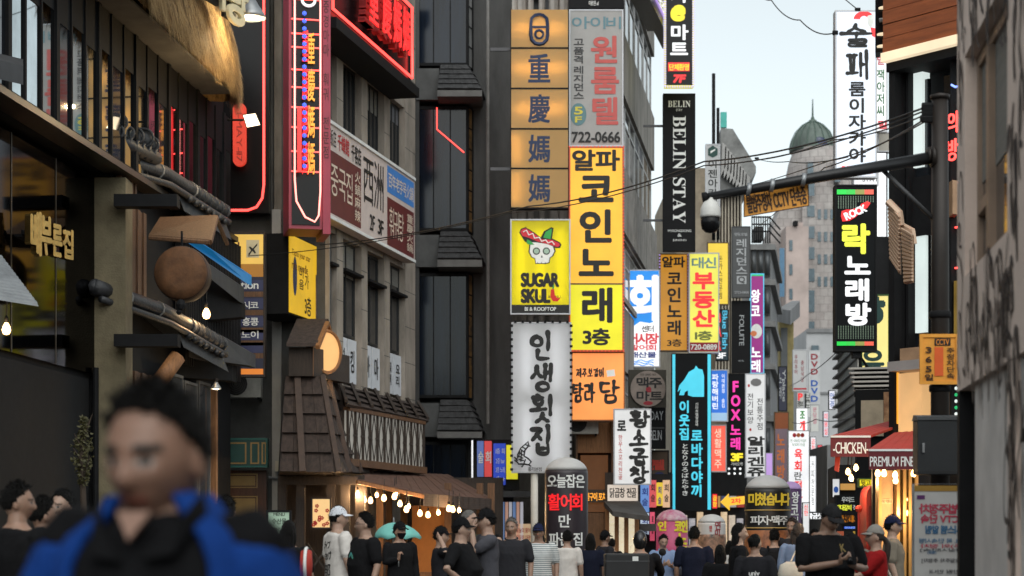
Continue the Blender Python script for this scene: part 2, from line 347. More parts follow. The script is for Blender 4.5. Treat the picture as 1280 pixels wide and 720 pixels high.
# ---------------------------------------------------------------- materials
CONC = mat('weathered_concrete', (.27, .25, .225), .9, var=.5, vs=1.2, st=(1, 1, .35), bump=.3, bs=12)
DKCONC = mat('dark_concrete', (.068, .067, .066), .85, var=.4, vs=1.5, st=(1, 1, .3), bump=.2, bs=14)
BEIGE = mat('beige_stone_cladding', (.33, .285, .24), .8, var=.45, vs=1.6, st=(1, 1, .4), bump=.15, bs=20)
PLASTER = mat('olive_plaster', (.2, .165, .1), .9, var=.3, vs=2.5, bump=.25, bs=30)
BLACK = mat('matt_black_metal', (.01, .01, .011), .75, var=.3, vs=5, spec=.2)
BLKGLOSS = mat('black_acrylic', (.007, .007, .008), .25, var=.2, spec=.2)
DKWOOD = mat('dark_timber', (.035, .022, .015), .65, var=.5, vs=6, st=(6, 6, .6), bump=.3, bs=20)
WOOD = mat('brown_timber', (.14, .065, .028), .6, var=.5, vs=5, st=(6, 6, .6), bump=.3, bs=20)
ORWOOD = mat('warm_timber', (.3, .13, .045), .6, var=.45, vs=5, st=(6, 6, .6), bump=.3, bs=20)
GLASS = mat('dark_window_glass', (.015, .018, .022), .04, var=.3, vs=1, spec=.8)
BLUEGLASS = mat('blue_tinted_glass', (.006, .011, .022), .1, var=.8, vs=.8, st=(3, 3, .3), spec=.3)
FRAME = mat('grey_window_frame', (.11, .11, .11), .5, .3, var=.2)
TILE = mat('fired_roof_tile', (.035, .036, .04), .5, var=.5, vs=7, bump=.3, bs=25, spec=.6)
STEEL = mat('galvanised_steel', (.32, .33, .34), .45, .7, var=.3, vs=4)
GREYMET = mat('grey_painted_metal', (.055, .055, .058), .6, .2, var=.3, vs=3, st=(1, 1, .5))
WHITE = mat('white_paint', (.75, .75, .73), .6, var=.12)
BULB = mat('warm_bulb_glass', (1, .75, .45), .3, emit=(1, .6, .25), es=7, var=0)
RUBBER = mat('black_cable', (.01, .01, .01), .6, var=0)
REDN = mat('red_neon_tube', (1, .1, .08), .4, emit=(1, .06, .05), es=3.2, var=0)
PINKN = mat('pink_white_neon_tube', (1, .4, .35), .4, emit=(1, .28, .24), es=2.2, var=0)
BLK, WHT = ink('black_vinyl', (18, 17, 17)), ink('white_vinyl', (235, 235, 232))
LWHITE = lit('lit_white', (245, 246, 248), 1.0)
LRED, LYEL = lit('lit_red', (240, 40, 45), .95), lit('lit_yellow', (250, 225, 40), .95)

# ---------------------------------------------------------------- ground
g = MB(); g.add([(-400, -60, 0), (400, -60, 0), (400, 900, 0), (-400, 900, 0)], [(0, 1, 2, 3)])
tag(link('ground', g.mesh('ground'), mat('ground_concrete', (.09, .088, .085), .9, var=.3, vs=.3)), kind='structure')
st = MB(); st.add([(-7, -20, .004), (5, -20, .004), (46, 260, .004), (22, 260, .004)], [(0, 1, 2, 3)])
tag(link('street', st.mesh('street'), brickmat('street_paving', (.11, .105, .1), (.075, .072, .07), (.03, .03, .03), 2.2, rough=.7, rot=(0, 0, 0))), kind='structure')

# ---------------------------------------------------------------- far left: dark glass storefront, corner pub with tiled eaves
GL = Pl(118, 33, .096)                       # glass storefront plane
L1 = Pl(157, 33, .096)                       # street face of the corner pub
t = T('glass_storefront', 'black glass storefront at the left edge that mirrors the tiled eaves next to it', 'building', GL, -6, 0)
t.part('wall', MB().box(-14, -.02, .08, 5, 0, 7.3), BLACK)
MIRG = mat('black_mirror_glass', (.004, .004, .005), .05, var=0, spec=.25)
mn = MIRG.node_tree; gl_ = mn.nodes.new('ShaderNodeBsdfGlossy'); gl_.inputs['Color'].default_value = (.065, .065, .07, 1); gl_.inputs['Roughness'].default_value = .06; mn.links.new(gl_.outputs[0], mn.nodes['Material Output'].inputs[0])
for i in range(7):
    ua = -14 + i * 2; za = 4.1
    f = MB().box(ua, ua + .03, -.01, .05, za, 7.3); t.part('mullion', f, mat('bronze_trim', (.06, .045, .03), .4, .6))
    t.part('pane', MB().box(ua + .03, ua + 1.99, 0, .03, za, 7.28), MIRG)
t.part('lower_panel', MB().box(-14, -.25, .02, .07, 0, 4.0), BLACK)
t.part('drainpipe', MB().tube([(-.12, -.06, .1), (-.12, -.06, 4.2)], .05), BLACK)

t = T('corner_pub', 'corner pub with an olive plaster column, black tiled eaves and straw thatch', 'building', L1, 4, 0)
u3 = L1.u(303)
body = MB().box(.0, u3, .25, 5, 0, 7.45).box(-9, u3 + .4, .35, 5, 7.45, 9.9).box(-9, u3 + .4, .5, 6, 9.9, 12)
t.part('wall', body, BLACK)
cx0, cx1 = P(118, 0, 33).x, P(157, 0, 33).x
col = MB().box(cx0, cx1, 33, 33.6, 0, 4.4).box(cx0, cx1, 33, 33.6, 4.4, 7.35)
tt = link('column', col.mesh('column'), PLASTER); tt.parent = t.o; tt.matrix_parent_inverse = t.o.matrix_basis.inverted()
# upper window band
ub = L1.u(290); ua = L1.u(-60); k = 22
t.part('sill_beam', MB().box(ua, ub + .3, -.06, .35, 7.42, 7.52), mat('bronze_trim'))
for i in range(k):
    a = ua + (ub - ua) * i / k; b = ua + (ub - ua) * (i + 1) / k
    post = MB().box(a, a + .06, -.005, .12, 7.52, 9.85)
    if i % 3 == 0: post.box(a - .04, a + .1, -.02, .12, 7.52, 9.85)
    po = t.part('window_post', post, BLACK)
    w_ = MB().box(a + .06, b, .02, .12, 9.05 + .12 * (i % 2), 9.85).box(a + .06, a + .09, .01, .12, 7.52, 9.05).box(a + .09, b, .01, .12, 7.52, 7.58)
    wo = t.part('window', w_, BLACK)
    if i % 4 != 2:
        t.part('pane', MB().box(a + .09, b, .03, .05, 7.56, 9.2), mat('sky_reflecting_glass', (.5, .55, .56), .02, 1., var=.3, vs=1), wo)
    else: t.part('pane', MB().box(a + .09, b, .03, .05, 7.56, 9.2), GLASS, wo)
# soffit and thatch
L1.n0 = -.7; ue = L1.u(311); L1.n0 = 0
t.part('soffit', MB().box(ua, ue - .7, -.5, .4, 9.87, 9.92), mat('grey_soffit_board', (.13, .125, .12), .8, var=.3, vs=2))
prof = [(-.66, 9.84), (-.78, 9.95), (-.82, 10.2), (-.74, 10.8), (-.5, 11.6), (-.1, 12.3), (.6, 13), (2, 13.6), (2, 9.95)]
th = MB(); N = 70; L1.n0 = -.7; ue = L1.u(311); L1.n0 = 0
def thp(i, j):
    u = ua + (ue - ua) * i / N; q = prof[j]; e = min(1, max(0, (ue - u) / 1.6)) ** .5
    return (u, q[0] * (.3 + .7 * e) + .05 * noise.noise(Vector((u * 3, j, 1))), 9.95 + (q[1] - 9.95) * (.75 + .25 * e) + .05 * noise.noise(Vector((u * 4, j, 7))))
th.add([thp(i, j) for i in range(N + 1) for j in range(9)], [(i * 9 + j, i * 9 + j + 1, (i + 1) * 9 + j + 1, (i + 1) * 9 + j) for i in range(N) for j in range(8)] + [tuple(N * 9 + j for j in range(9))])
for i in range(9000):                        # loose straw ends over the thatch
    u = random.uniform(ua + 6, ue); j = random.choice((0, 1, 1, 2, 3, 4)); f = random.random(); q0, q1 = prof[j], prof[j + 1]
    e = min(1, max(0, (ue - u) / 1.6)) ** .5; y = (q0[0] + (q1[0] - q0[0]) * f) * (.3 + .7 * e) - .02; z = 9.95 + (q0[1] + (q1[1] - q0[1]) * f - 9.95) * (.75 + .25 * e); l = random.uniform(.3, .75); dn = random.uniform(.02, .12)
    wd_ = random.uniform(.015, .04); th.add([(u, y, z), (u + wd_, y, z), (u + random.uniform(-.05, .05), y - dn - (.02 if j else -.02), z - l * (.75 if j else .22))], [(0, 1, 2)], random.choice((0, 1, 1, 2)))
t.part('thatch', th, [mat('straw_thatch', (.36, .21, .08), .9, var=.75, vs=2.2, st=(22, 3, 2.5), bump=1., bs=4), mat('pale_straw', (.5, .33, .14), .8, var=.3), mat('dark_straw', (.13, .07, .025), .9, var=.3)], smooth=False)
# wood and curtain in the gaps of the street face
for (x0, x1, y0, y1) in ((158, 192, 268, 372), (160, 180, 190, 250), (158, 200, 470, 690)):
    uA, zA = L1.at(x0, y1); uB, zB = L1.at(x1, y0); c = MB(); m_ = 9
    for i in range(m_): c.box(uA + (uB - uA) * i / m_, uA + (uB - uA) * (i + .9) / m_, .12 + .03 * (i % 2), .2, zA, zB)
    t.part('board_screen', c, WOOD)
lv = MB(); uA, uB = L1.u(232), L1.u(302)
for i in range(34): lv.box(uA + (uB - uA) * i / 34, uA + (uB - uA) * (i + .55) / 34, .0, .2, 4.6, 7.4)
t.part('louvre_screen', lv, BLACK)
for (x0, x1, y) in ((142, 221, 250), (142, 222, 425)):
    a = P(x0, y, 32.6); b = P(x1, y, 32.6); m_ = MB().box(a.x, b.x, 32.6, 32.9, a.z - .1, a.z + .1)
    o = link('beam', m_.mesh('beam'), BLACK); o.parent = t.o; o.matrix_parent_inverse = t.o.matrix_basis.inverted()
def wpart(t, name, mb, m, smooth=False, parent=None, label=None):        # a part given in world coordinates
    o = link(name, mb.mesh(name, (0, 0, 0), smooth), m, t.o); inv = t.o.matrix_basis.inverted()
    o.data.transform(inv)
    if parent: o.parent = parent
    return o
# two tiled eaves: ridge tube, tile caps, lower tube, roof slab, corner ornament
def eave(pts, caps, wing):
    c = [P(*p) for p in pts]; fine = [tuple(c[0].lerp(c[1], i / 8)) for i in range(8)] + [tuple(c[1].lerp(c[2], i / 6)) for i in range(7)]
    r = MB().tube(fine, .13, 10); d = Vector((.1, .05, -.2)); r.tube([Vector(p) + d for p in fine], .06, 8)
    o = wpart(t, 'tile_ridge', r, TILE, True)
    rings = MB(); n = 7
    for i in range(n):
        f = 1 - caps * (1 - i / (n - 1)); p = c[0].lerp(c[1], f * 2) if f < .5 else c[1].lerp(c[2], f * 2 - 1); dr = (c[2] - c[1]).normalized()
        rings.tube([p - dr * .025, p + dr * .025], .15, 12)
        rings.tube([p + Vector((.02, -.05, -.16)), p + Vector((.07, -.26, -.24))], .055, 10)
    wpart(t, 'tile_cap', rings, TILE, True)
    j = MB()
    for f in (.22, .45, .72): p = c[0].lerp(c[2], f); p = c[0].lerp(c[1], f * 2) if f < .5 else c[1].lerp(c[2], f * 2 - 1); dr = (c[2] - c[0]).normalized(); j.tube([p - dr * .02, p + dr * .02], .142, 10)
    wpart(t, 'mortar_joint', j, mat('pale_mortar', (.3, .29, .27), .9))
    s_ = MB(); a = [Vector(p) for p in fine]
    for i in range(len(a) - 1):
        q = [a[i], a[i + 1], a[i + 1] + Vector((-.9, .6, .02)), a[i] + Vector((-.9, .6, .02))]; s_.hexa([p + Vector((0, 0, -.12)) for p in q], [p + Vector((0, 0, .06)) for p in q])
        q = [a[i] + Vector((.0, .02, -.1)), a[i + 1] + Vector((.0, .02, -.1)), a[i + 1] + Vector((.12, .3, -.5)), a[i] + Vector((.12, .3, -.5))]
        if i > 8: s_.hexa(q, [p + Vector((-.05, .3, .02)) for p in q])
    wpart(t, 'eave_slab', s_, TILE)
    wg = MB().tube([P(*p) for p in wing], .1, 8); wpart(t, 'side_ridge', wg, TILE, True)
eave([(118, 189, 32.8), (205, 216, 35), (279, 264, 37.6)], .3, [(118, 189, 32.8), (100, 196, 34.2)])
eave([(118, 358, 32.7), (205, 389, 34.8), (275, 430, 37.4)], .3, [(118, 358, 32.7), (98, 364, 34.2)])
orn = MB()
for (x, y, r, D) in ((127, 165, 12, 32.9), (118, 156, 8, 32.9), (139, 150, 9, 32.9), (130, 147, 10, 32.95), (150, 158, 8, 33.2), (147, 170, 7, 33), (160, 172, 7, 33.5), (169, 176, 9, 33.8), (180, 178, 10, 34.1), (189, 186, 8, 34.4)):
    p = P(x, y - 4, D); r *= 1.3; orn.ball(p, r * D / F, 12, sy=.6); orn.tube([p + Vector((math.cos(a) * r * D / F, -.1, math.sin(a) * r * D / F * .9)) for a in [i * math.pi / 8 for i in range(16)]], .025, 6, closed=True)
base = [P(140, 172, 32.9), P(195, 198, 34.5)]; orn.tube([base[0], base[1]], .12, 8)
for i in range(7): q = base[0].lerp(base[1], i / 7 + .05); orn.tube([q + Vector((0, -.12, -.12)), q + Vector((.1, -.12, .1))], .03, 6)
wpart(t, 'ridge_ornament', orn, TILE, True)
# storefront glazing of the pub's ground floor, beside the near man's head
for (x0, x1, y0, y1) in ((205, 228, 470, 640), (230, 246, 480, 545), (230, 246, 552, 660), (248, 262, 480, 660)):
    uA, zA = L1.at(x0, y1); uB, zB = L1.at(x1, y0); window(t, uA, uB, zA, zB, -.02, FRAME, mat('shop_glass', (.08, .09, .1), .05, .2, var=.4, vs=2))
uA = L1.u(264); t.part('door_post', MB().box(uA, uA + .12, -.1, .1, 0, 4.3), ORWOOD)
lg = MB().tube([P(196, 482, 32.5), P(222, 446, 32.8)], .14, 8); wpart(t, 'log_brace', lg, ORWOOD, True)
# small roof over the drum
sr = MB(); a, b, c, d = P(186, 297, 33), P(262, 303, 33), P(270, 272, 34.4), P(200, 275, 34.4)
sr.hexa([a, b, c, d], [p + Vector((0, 0, .05)) for p in (a, b, c, d)]); sr.tube([b, c], .05, 6); sr.tube([a, b], .04, 6); sr.tube([c, P(284, 305, 35)], .04, 6)
wpart(t, 'drum_roof', sr, WOOD)

t = T('hanging_drum', 'round rusty brown drum hanging under a little wooden roof on the pub corner', 'drum', WORLD, P(226, 0, 32.4).x, P(226, 378, 32.4).z, 32.4)
c = P(226, 341, 32.4); r = 34 * 32.4 / F
t.part('drum_head', MB().lathe([(r * .96, -.02), (r * .5, -.035), (.01, -.04)][::-1] + [(r * .96, .0)], tuple(c), 40, axis='y'), mat('rusty_hide', (.13, .055, .02), .8, var=.5, vs=4, bump=.2, bs=12), smooth=True)
t.part('drum_shell', MB().lathe([(r * .97, 0), (r, .02), (r * 1.02, .2), (r, .4), (r * .9, .42)], tuple(c), 40, axis='y'), mat('drum_shell_wood', (.06, .028, .014), .6, var=.4, vs=5), smooth=True)
t.part('tassel', MB().ball(P(226, 381, 32.3), .08, 8, sz=1.2).ball(P(224, 390, 32.3), .05, 8), BLACK)
t.part('hook', MB().tube([c + Vector((0, .1, r)), c + Vector((0, .1, r + .25))], .02, 6), BLACK)

def awn(name, label, quad, thick, m, cat='awning', extra=()):            # a flat panel with four world corners and a thickness vector
    t = T(name, label, cat, WORLD, quad[0].x, quad[0].z, quad[0].y); wpart(t, 'panel', MB().solid(quad, thick), m)
    for n_, q, th_, m_ in extra: wpart(t, n_, MB().solid(q, th_), m_)
    return t
awn('blue_canopy', 'bright blue fascia of a canopy beside the rusty drum', [P(234, 303, 36.5), P(308, 354, 39.5), P(308, 341, 39.5), P(250, 303, 36.6)], (.05, .4, 0), lit('bright_blue_fascia', (30, 150, 225), .25), 'canopy',
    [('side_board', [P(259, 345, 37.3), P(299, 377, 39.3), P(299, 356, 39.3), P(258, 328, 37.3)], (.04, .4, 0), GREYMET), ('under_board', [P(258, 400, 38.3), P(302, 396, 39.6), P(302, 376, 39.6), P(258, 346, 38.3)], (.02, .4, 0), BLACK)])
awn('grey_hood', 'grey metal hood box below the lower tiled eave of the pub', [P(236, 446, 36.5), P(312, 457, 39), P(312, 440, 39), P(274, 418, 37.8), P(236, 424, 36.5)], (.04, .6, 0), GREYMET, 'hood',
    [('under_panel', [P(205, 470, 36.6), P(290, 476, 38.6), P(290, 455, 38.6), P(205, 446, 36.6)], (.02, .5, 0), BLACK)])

# lamps on the pub
def bulb_lamp(name, label, x, y, D, r=.05, wire=.35, e=0, group=None, cap=True):
    p = P(x, y, D); t = T(name, label, 'lamp', WORLD, p.x, p.z, p.y, group)
    t.part('bulb', MB().lathe([(.004, -r * 1.15), (r * .7, -r * .9), (r, -.1 * r), (r * .8, r * .7), (r * .35, r * 1.5), (r * .3, r * 1.7)], tuple(p), 12), BULB, smooth=True)
    t.part('socket', MB().lathe([(r * .42, r * 1.5), (r * .45, r * 2.6), (r * .2, r * 3)], tuple(p), 10), BLACK, smooth=True)
    t.part('wire', MB().tube([p + Vector((0, 0, r * 2.8)), p + Vector((.01, 0, r * 2.8 + wire))], .008, 5), RUBBER)
    if e: lamp_light(t.o, p + Vector((0, -.12, -.05)), e)
    return t
bulb_lamp('wall_bulb', 'glowing bare bulb on the louvred wall below the blue canopy', 258, 393, 36.2, .075, .3, 12)
t = bulb_lamp('hanging_bulb', 'bare bulb on a copper pipe under the corrugated shade at the left edge', 8, 412, 24, .055, .3, 8)
a, b, c, d = P(-20, 320, 24), P(2, 322, 24.2), P(48, 383, 23.6), P(-20, 372, 23.3)
t = T('corrugated_shade', 'small grey corrugated metal shade at the left edge over a bare bulb', 'awning', WORLD, a.x, d.z, a.y)
m_ = MB(); n_ = 14
for i in range(n_):
    f, f2 = i / n_, (i + .6) / n_
    m_.hexa([a.lerp(d, f), b.lerp(c, f), b.lerp(c, f2), a.lerp(d, f2)], [q + Vector((0, 0, .03)) for q in (a.lerp(d, f), b.lerp(c, f), b.lerp(c, f2), a.lerp(d, f2))])
m_.hexa([a, b, c, d], [q + Vector((0, 0, .012)) for q in (a, b, c, d)]); wpart(t, 'sheet', m_, STEEL)
t = T('bracket_beam', 'grey steel beam end jutting in at the upper left edge', 'beam', WORLD, P(0, 0, 26).x, P(0, 100, 26).z, 26)
wpart(t, 'beam', MB().hexa([P(-30, 68, 25), P(-30, 92, 25), P(29, 106, 26), P(29, 82, 26)], [P(-30, 60, 26), P(-30, 84, 26), P(29, 98, 27), P(29, 74, 27)]), GREYMET)
# gold letters on the glass
pl = Pl(58, 29.6, .42); t = T('gold_sign', 'gold channel letters mounted on the black glass storefront', 'sign', pl, pl.u(58), pl.z(58, 325))
GOLD = mat('polished_gold', (.55, .33, .1), .22, 1., var=.3, vs=8)
t.text([('배', pl.u(32), pl.u(44), pl.z(38, 318), pl.z(38, 266), {'b': .05}), ('부', pl.u(45), pl.u(57), pl.z(51, 318), pl.z(51, 272), {'b': .05}), ('른', pl.u(59), pl.u(70), pl.z(64, 320), pl.z(64, 282), {'b': .05}), ('집', pl.u(72), pl.u(84), pl.z(78, 323), pl.z(78, 288), {'b': .05})], GOLD, n=-.05, ext=.1)
t.part('mount_rail', MB().box(pl.u(30), pl.u(86), .02, .05, pl.z(58, 296) - .03, pl.z(58, 296) + .03).box(pl.u(30), pl.u(86), .05, .4, pl.z(58, 300) - .02, pl.z(58, 300) + .02), BLACK)
# letters and floodlights on the thatch
pl = Pl(255, 35.2, .3); t = T('thatch_sign', 'cream cut-out letters on a black backing leaning on the straw thatch', 'sign', pl, pl.u(255), pl.z(255, 36), -.3)
t.text([('식', pl.u(226), pl.u(252), pl.z(240, 8), pl.z(240, -40), {'b': .05}), ('당', pl.u(255), pl.u(281), pl.z(268, 32), pl.z(268, -22), {'b': .055})], mat('cream_letter', (.7, .62, .4), .5), n=-.42, ext=.06)
t.part('backing', MB().box(pl.u(228), pl.u(250), -.36, -.3, pl.z(240, 4), pl.z(240, -40)).box(pl.u(257), pl.u(279), -.36, -.3, pl.z(268, 28), pl.z(268, -20)), BLACK)
def gooseneck(name, label, x, y, D, rw, e, col=(1, .78, .45), tilt=0):
    p = P(x, y, D); r = rw * D / F; t = T(name, label, 'lamp', WORLD, p.x, p.z, p.y)
    sh = MB().lathe([(r * .12, r * 1.25), (r * .3, r * 1.15), (r * .5, r * .8), (r * .85, r * .3), (r, -.05 * r), (r * .97, -.05 * r), (r * .8, r * .28), (r * .1, r * .9)], tuple(p), 24)
    t.part('shade', sh, STEEL, smooth=True)
    t.part('diffuser', MB().lathe([(.01, -.02), (r * .93, .0), (r * .9, r * .1), (.01, r * .12)], tuple(p), 20), mat('lamp_diffuser', (1, .9, .75), .4, emit=(1, .85, .62), es=1.6, var=0), smooth=True)
    t.part('arm', MB().tube([p + Vector((0, 0, r * 1.2)), p + Vector((0, .1, r * 1.7)), p + Vector((-.1, .6, r * 2.1))], .03, 6), BLACK)
    lamp_light(t.o, p + Vector((0, -.1, -.15)), e, col, .04); return t
gooseneck('dome_lamp', 'large silver dome lamp shining over the end of the thatch', 314, 22, 36.2, 19, 90)
p = P(313, 150, 36.6); t = T('floodlight', 'small square floodlight glowing below the tip of the thatch', 'lamp', WORLD, p.x, p.z, p.y)
t.part('lens', MB().hexa([P(304, 144, 36.5), P(319, 142, 36.7), P(325, 156, 36.6), P(309, 159, 36.5)], [P(304, 144, 36.53), P(319, 142, 36.73), P(325, 156, 36.63), P(309, 159, 36.53)]), mat('floodlight_lens', (1, .9, .75), .4, emit=(1, .8, .55), es=2.5, var=0))
t.part('housing', MB().hexa([P(303, 143, 36.55), P(320, 141, 36.75), P(326, 157, 36.65), P(308, 160, 36.55)], [P(306, 143, 36.75), P(319, 141, 36.95), P(324, 155, 36.85), P(309, 158, 36.75)]), BLACK)
t.part('arm', MB().tube([P(304, 150, 36.6), P(285, 150, 36.9)], .02, 6), BLACK)
lamp_light(t.o, P(318, 128, 35.2), 70, (1, .7, .35), .04)
t = gooseneck('track_lamp', 'small white spotlight pair under the grey hood', 270, 486, 36.6, 7, 6); 

# ---------------------------------------------------------------- building with the red neon sign: camera-facing end wall and street facade
A = Pl(412, 44, .212); AF = Pl(338, 44)
t = T('neon_restaurant', 'beige restaurant building with tall dark windows above a brown awning', 'building', A, 4, 0)
zt = 16
w0 = MB(); uL = A.u(412); uR = A.u(519)
opens = [(412.5, 421), (430, 452), (460, 481), (488, 507)]
w0.box(uL, uR, .35, 8, 0, zt)
edges = [uL] + [A.u(x) for o in opens for x in o][1:] + [uR]
prs = [(A.u(421), A.u(429)), (A.u(452), A.u(459.5)), (A.u(480.5), A.u(487.5)), (A.u(506.5), uR), (uL - .02, uL + .02)]
for a, b in prs: w0.box(a, b, 0, .35, 0, zt)
for za, zb in ((0, 4.85), (8.15, 8.35), (10.2, 10.55), (12.2, zt)): w0.box(uL, uR, .02, .35, za, zb)
t.part('wall', w0, BEIGE)
jn = MB()
for a, b in prs[:4]:
    for i in range(13): jn.box(a, b, -.003, .01, 4.9 + i * .9, 4.915 + i * .9)
t.part('stone_joint', jn, DKCONC)
for x0, x1 in opens:
    a, b = A.u(x0), A.u(x1)
    f = window(t, a, b, 6.0, 8.15, .16, mat('black_window_frame', (.02, .02, .02), .5), GLASS, .06, 1, (7.45,)); f.data.name = 'window_frame'
    t.part('ledge', MB().box(a, b, -.06, .16, 7.42, 7.48), BLACK, f)
    window(t, a, b, 10.55, 12.2, .16, mat('black_window_frame'), GLASS, .06, 3)
pan = [(428.5, 439, '칭'), (440, 451, '킹'), (460, 469, '마'), (470, 480, '마'), (488, 496, '훠궈'), (497, 506.5, '요리')]
for x0, x1, s in pan:
    a, b = A.u(x0), A.u(x1); po = t.part('window_poster', MB().box(a + .02, b - .02, .1, .13, 4.95, 5.95), mat('white_window_film', (.62, .64, .68), .6, var=.08))
    t.text([(s, a + (b - a) * .25, b - (b - a) * .25, 5.15, 5.75, {'v': 1, 'b': .035})], BLK, po, n=.092)
# end wall facing the camera
uu0, uu1 = AF.u(262), AF.u(412)
ew = MB()
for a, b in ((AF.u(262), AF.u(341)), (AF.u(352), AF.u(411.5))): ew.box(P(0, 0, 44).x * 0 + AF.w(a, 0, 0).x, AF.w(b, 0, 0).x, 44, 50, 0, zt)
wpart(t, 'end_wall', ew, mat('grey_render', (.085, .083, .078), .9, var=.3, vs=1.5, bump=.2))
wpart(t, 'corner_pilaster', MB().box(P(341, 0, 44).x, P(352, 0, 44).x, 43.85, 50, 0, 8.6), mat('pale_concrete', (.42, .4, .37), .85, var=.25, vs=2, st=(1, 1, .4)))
t.part('roof_parapet', MB().box(uL - .1, uR + .1, -.12, 8, zt, zt + .4), BEIGE)
wpart(t, 'junction_box', MB().box(P(344, 0, 43.7).x, P(351, 0, 43.7).x, 43.7, 43.85, P(0, 589, 43.7).z, P(0, 576, 43.7).z), mat('cream_plastic', (.5, .45, .35), .5))
wpart(t, 'conduit', MB().tube([P(336, 597, 43.8), P(350, 598, 43.8), P(356, 604, 43.6)], .03, 6).tube([P(348, 590, 43.8), P(348, 720, 43.8)], .025, 6), STEEL)

# black neon-edged panel and its red pill, magenta neon blade sign, big red letters
t = T('neon_wall_sign', 'black panel edged with a red neon line at its right and bottom sides', 'sign', AF, AF.u(310), AF.z(310, 270), -.4)
t.part('board', MB().box(AF.u(262), AF.u(339), -.4, -.1, AF.z(0 + 300, 270), 16), BLKGLOSS)
nt_ = [(333, -20), (333, 235), (331, 252), (324, 263), (313, 267), (262, 267)]
t.part('neon_tube', MB().tube([AF.w(AF.u(x), -.45, AF.z(x, y)) - Vector((AF.O.x, AF.O.y, 0)) for x, y in nt_], .028, 6), REDN, smooth=True)
t = T('pill_sign', 'red rounded vertical pill sign below the floodlight', 'sign', AF, AF.u(305), AF.z(305, 215), -.8)
pr = []
for i in range(24):
    an = 2 * math.pi * i / 24; cy = 146 if math.sin(an) > 0 else 207; pr.append((AF.u(305 + 8.2 * math.cos(an)), AF.z(305, cy - 8.2 * math.sin(an))))
t.part('board', MB().prism(pr, -.75, -.62), lit('lit_coral', (235, 70, 50), .75))
t.text([('1-MAY-117', AF.u(301.5), AF.u(308.5), AF.z(305, 210), AF.z(305, 150), {'side': 1, 'b': .01})], ink('dull_red_vinyl', (190, 60, 45)), n=-.76)
BP = Pl(386, 41.0, du=(1, .22))
t = T('neon_blade_sign', 'tall magenta blade sign with a black face and stacked red and yellow neon letters', 'sign', BP, BP.u(386), BP.z(386, 290))
MAG = mat('magenta_paint', (.3, .028, .06), .5, var=.2, vs=2)
u0, u1 = BP.u(361), BP.u(403); zb_ = BP.z(380, 286)
t.part('casing', MB().box(u0, u1, .0, 1.1, zb_, 16), MAG)
t.part('face', MB().box(u0 + .06, u1 - .06, -.03, -.002, zb_ + .08, 16), BLKGLOSS)
t.part('magenta_edge', MB().box(u1 + .002, u1 + .16, -.06, 1.1, zb_ - .1, 16), MAG)
tube = [(368, -20), (368, 225), (370, 252), (381, 272), (393, 278), (398, 270), (400, 240), (400, -20)]
t.part('neon_tube', MB().tube([(BP.u(x), -.07, BP.z(x, y)) for x, y in tube], .02, 6), PINKN, smooth=True)
bars = MB()
for y in (0, 25, 43, 60, 88, 110, 135, 160, 190, 215): bars.box(BP.u(364), BP.u(401), -.06, -.035, BP.z(380, y) - .012, BP.z(380, y) + .012)
t.part('neon_rail', bars, REDN)
LY2, LR2, LB2 = lit('neon_amber_letter', (255, 170, 55), 1.1), lit('neon_red_letter', (255, 50, 50), 1.1), lit('neon_blue_letter', (70, 110, 255), 1.1)
def bt(s, x0, y0, x1, y1, m, n, **k): t.text([(s, BP.u(x0), BP.u(x1), BP.z((x0 + x1) / 2, y1), BP.z((x0 + x1) / 2, y0), dict(v=1, b=.025, **k))], m, n=n, ext=.03)
bt('重慶媽媽', 384, 40, 392, 222, LY2, -.12); bt('重慶媽媽', 377, 36, 385, 222, LR2, -.09)

t.part('logo_ring', MB().tube([(BP.u(385 + 8 * math.cos(a)), -.1, BP.z(385, 2 - 7 * math.sin(a))) for a in [i * math.pi / 8 for i in range(16)]], .03, 6, closed=True), lit('lit_white'), smooth=True)
t.part('red_pill', MB().box(BP.u(370), BP.u(375), -.3, -.24, BP.z(372, 218), BP.z(372, 138)), LR2)
t.part('bulb_row', (lambda m: [m.ball((BP.u(379), -.22, BP.z(379, 20 + i * 9.5)), .05, 6) for i in range(21)] and m)(MB()), LB2)
t.text([('중경마마 훠궈 전문점', u1 + .01, u1 + .13, BP.z(405, 200), BP.z(405, 0), {'v': 1, 'b': .02})], ink('dark_magenta_vinyl', (70, 10, 22)), n=-.064)

A.n0 = -.62
t = T('neon_billboard', 'black billboard framed in red neon with four big red letters over the upper windows', 'sign', A, A.u(465), 12.4, -.7)
u0, u1 = A.u(414), A.u(517); t.part('board', MB().box(u0, u1, -.55, -.0, 12.37, 14.35), BLKGLOSS)
t.part('ledge', MB().box(u0 - .05, u1 + .05, -.75, 0, 12.1, 12.33), BLACK)
fr = [(u0 + .12, -.62, 14.25), (u0 + .12, -.62, 12.55), (u1 - .15, -.62, 12.55), (u1 - .15, -.62, 14.25)]
t.part('neon_tube', MB().tube(fr, .035, 6, closed=True), REDN, smooth=True)
for i, (s, xa, xb) in enumerate((('重', 444, 455), ('慶', 461, 471.5), ('媽', 475, 484.5), ('媽', 487, 496))):
    ua_, ub_ = A.u(xa), A.u(xb); t.text([(s, ua_, ub_, 12.72, 13.75, {'b': .008})], LR2, n=-.95, ext=.03)
    t.text([(s, ua_ + .06, ub_ + .06, 12.72, 13.75, {'b': .03})], mat('dark_red_metal', (.25, .015, .015), .4), n=-.75, ext=.16)
t.text([('CHONGQING MAMA', A.u(449), A.u(488), 13.87, 14.12, {'b': .04})], LY2, n=-.8, ext=.03)
A.n0 = -.32
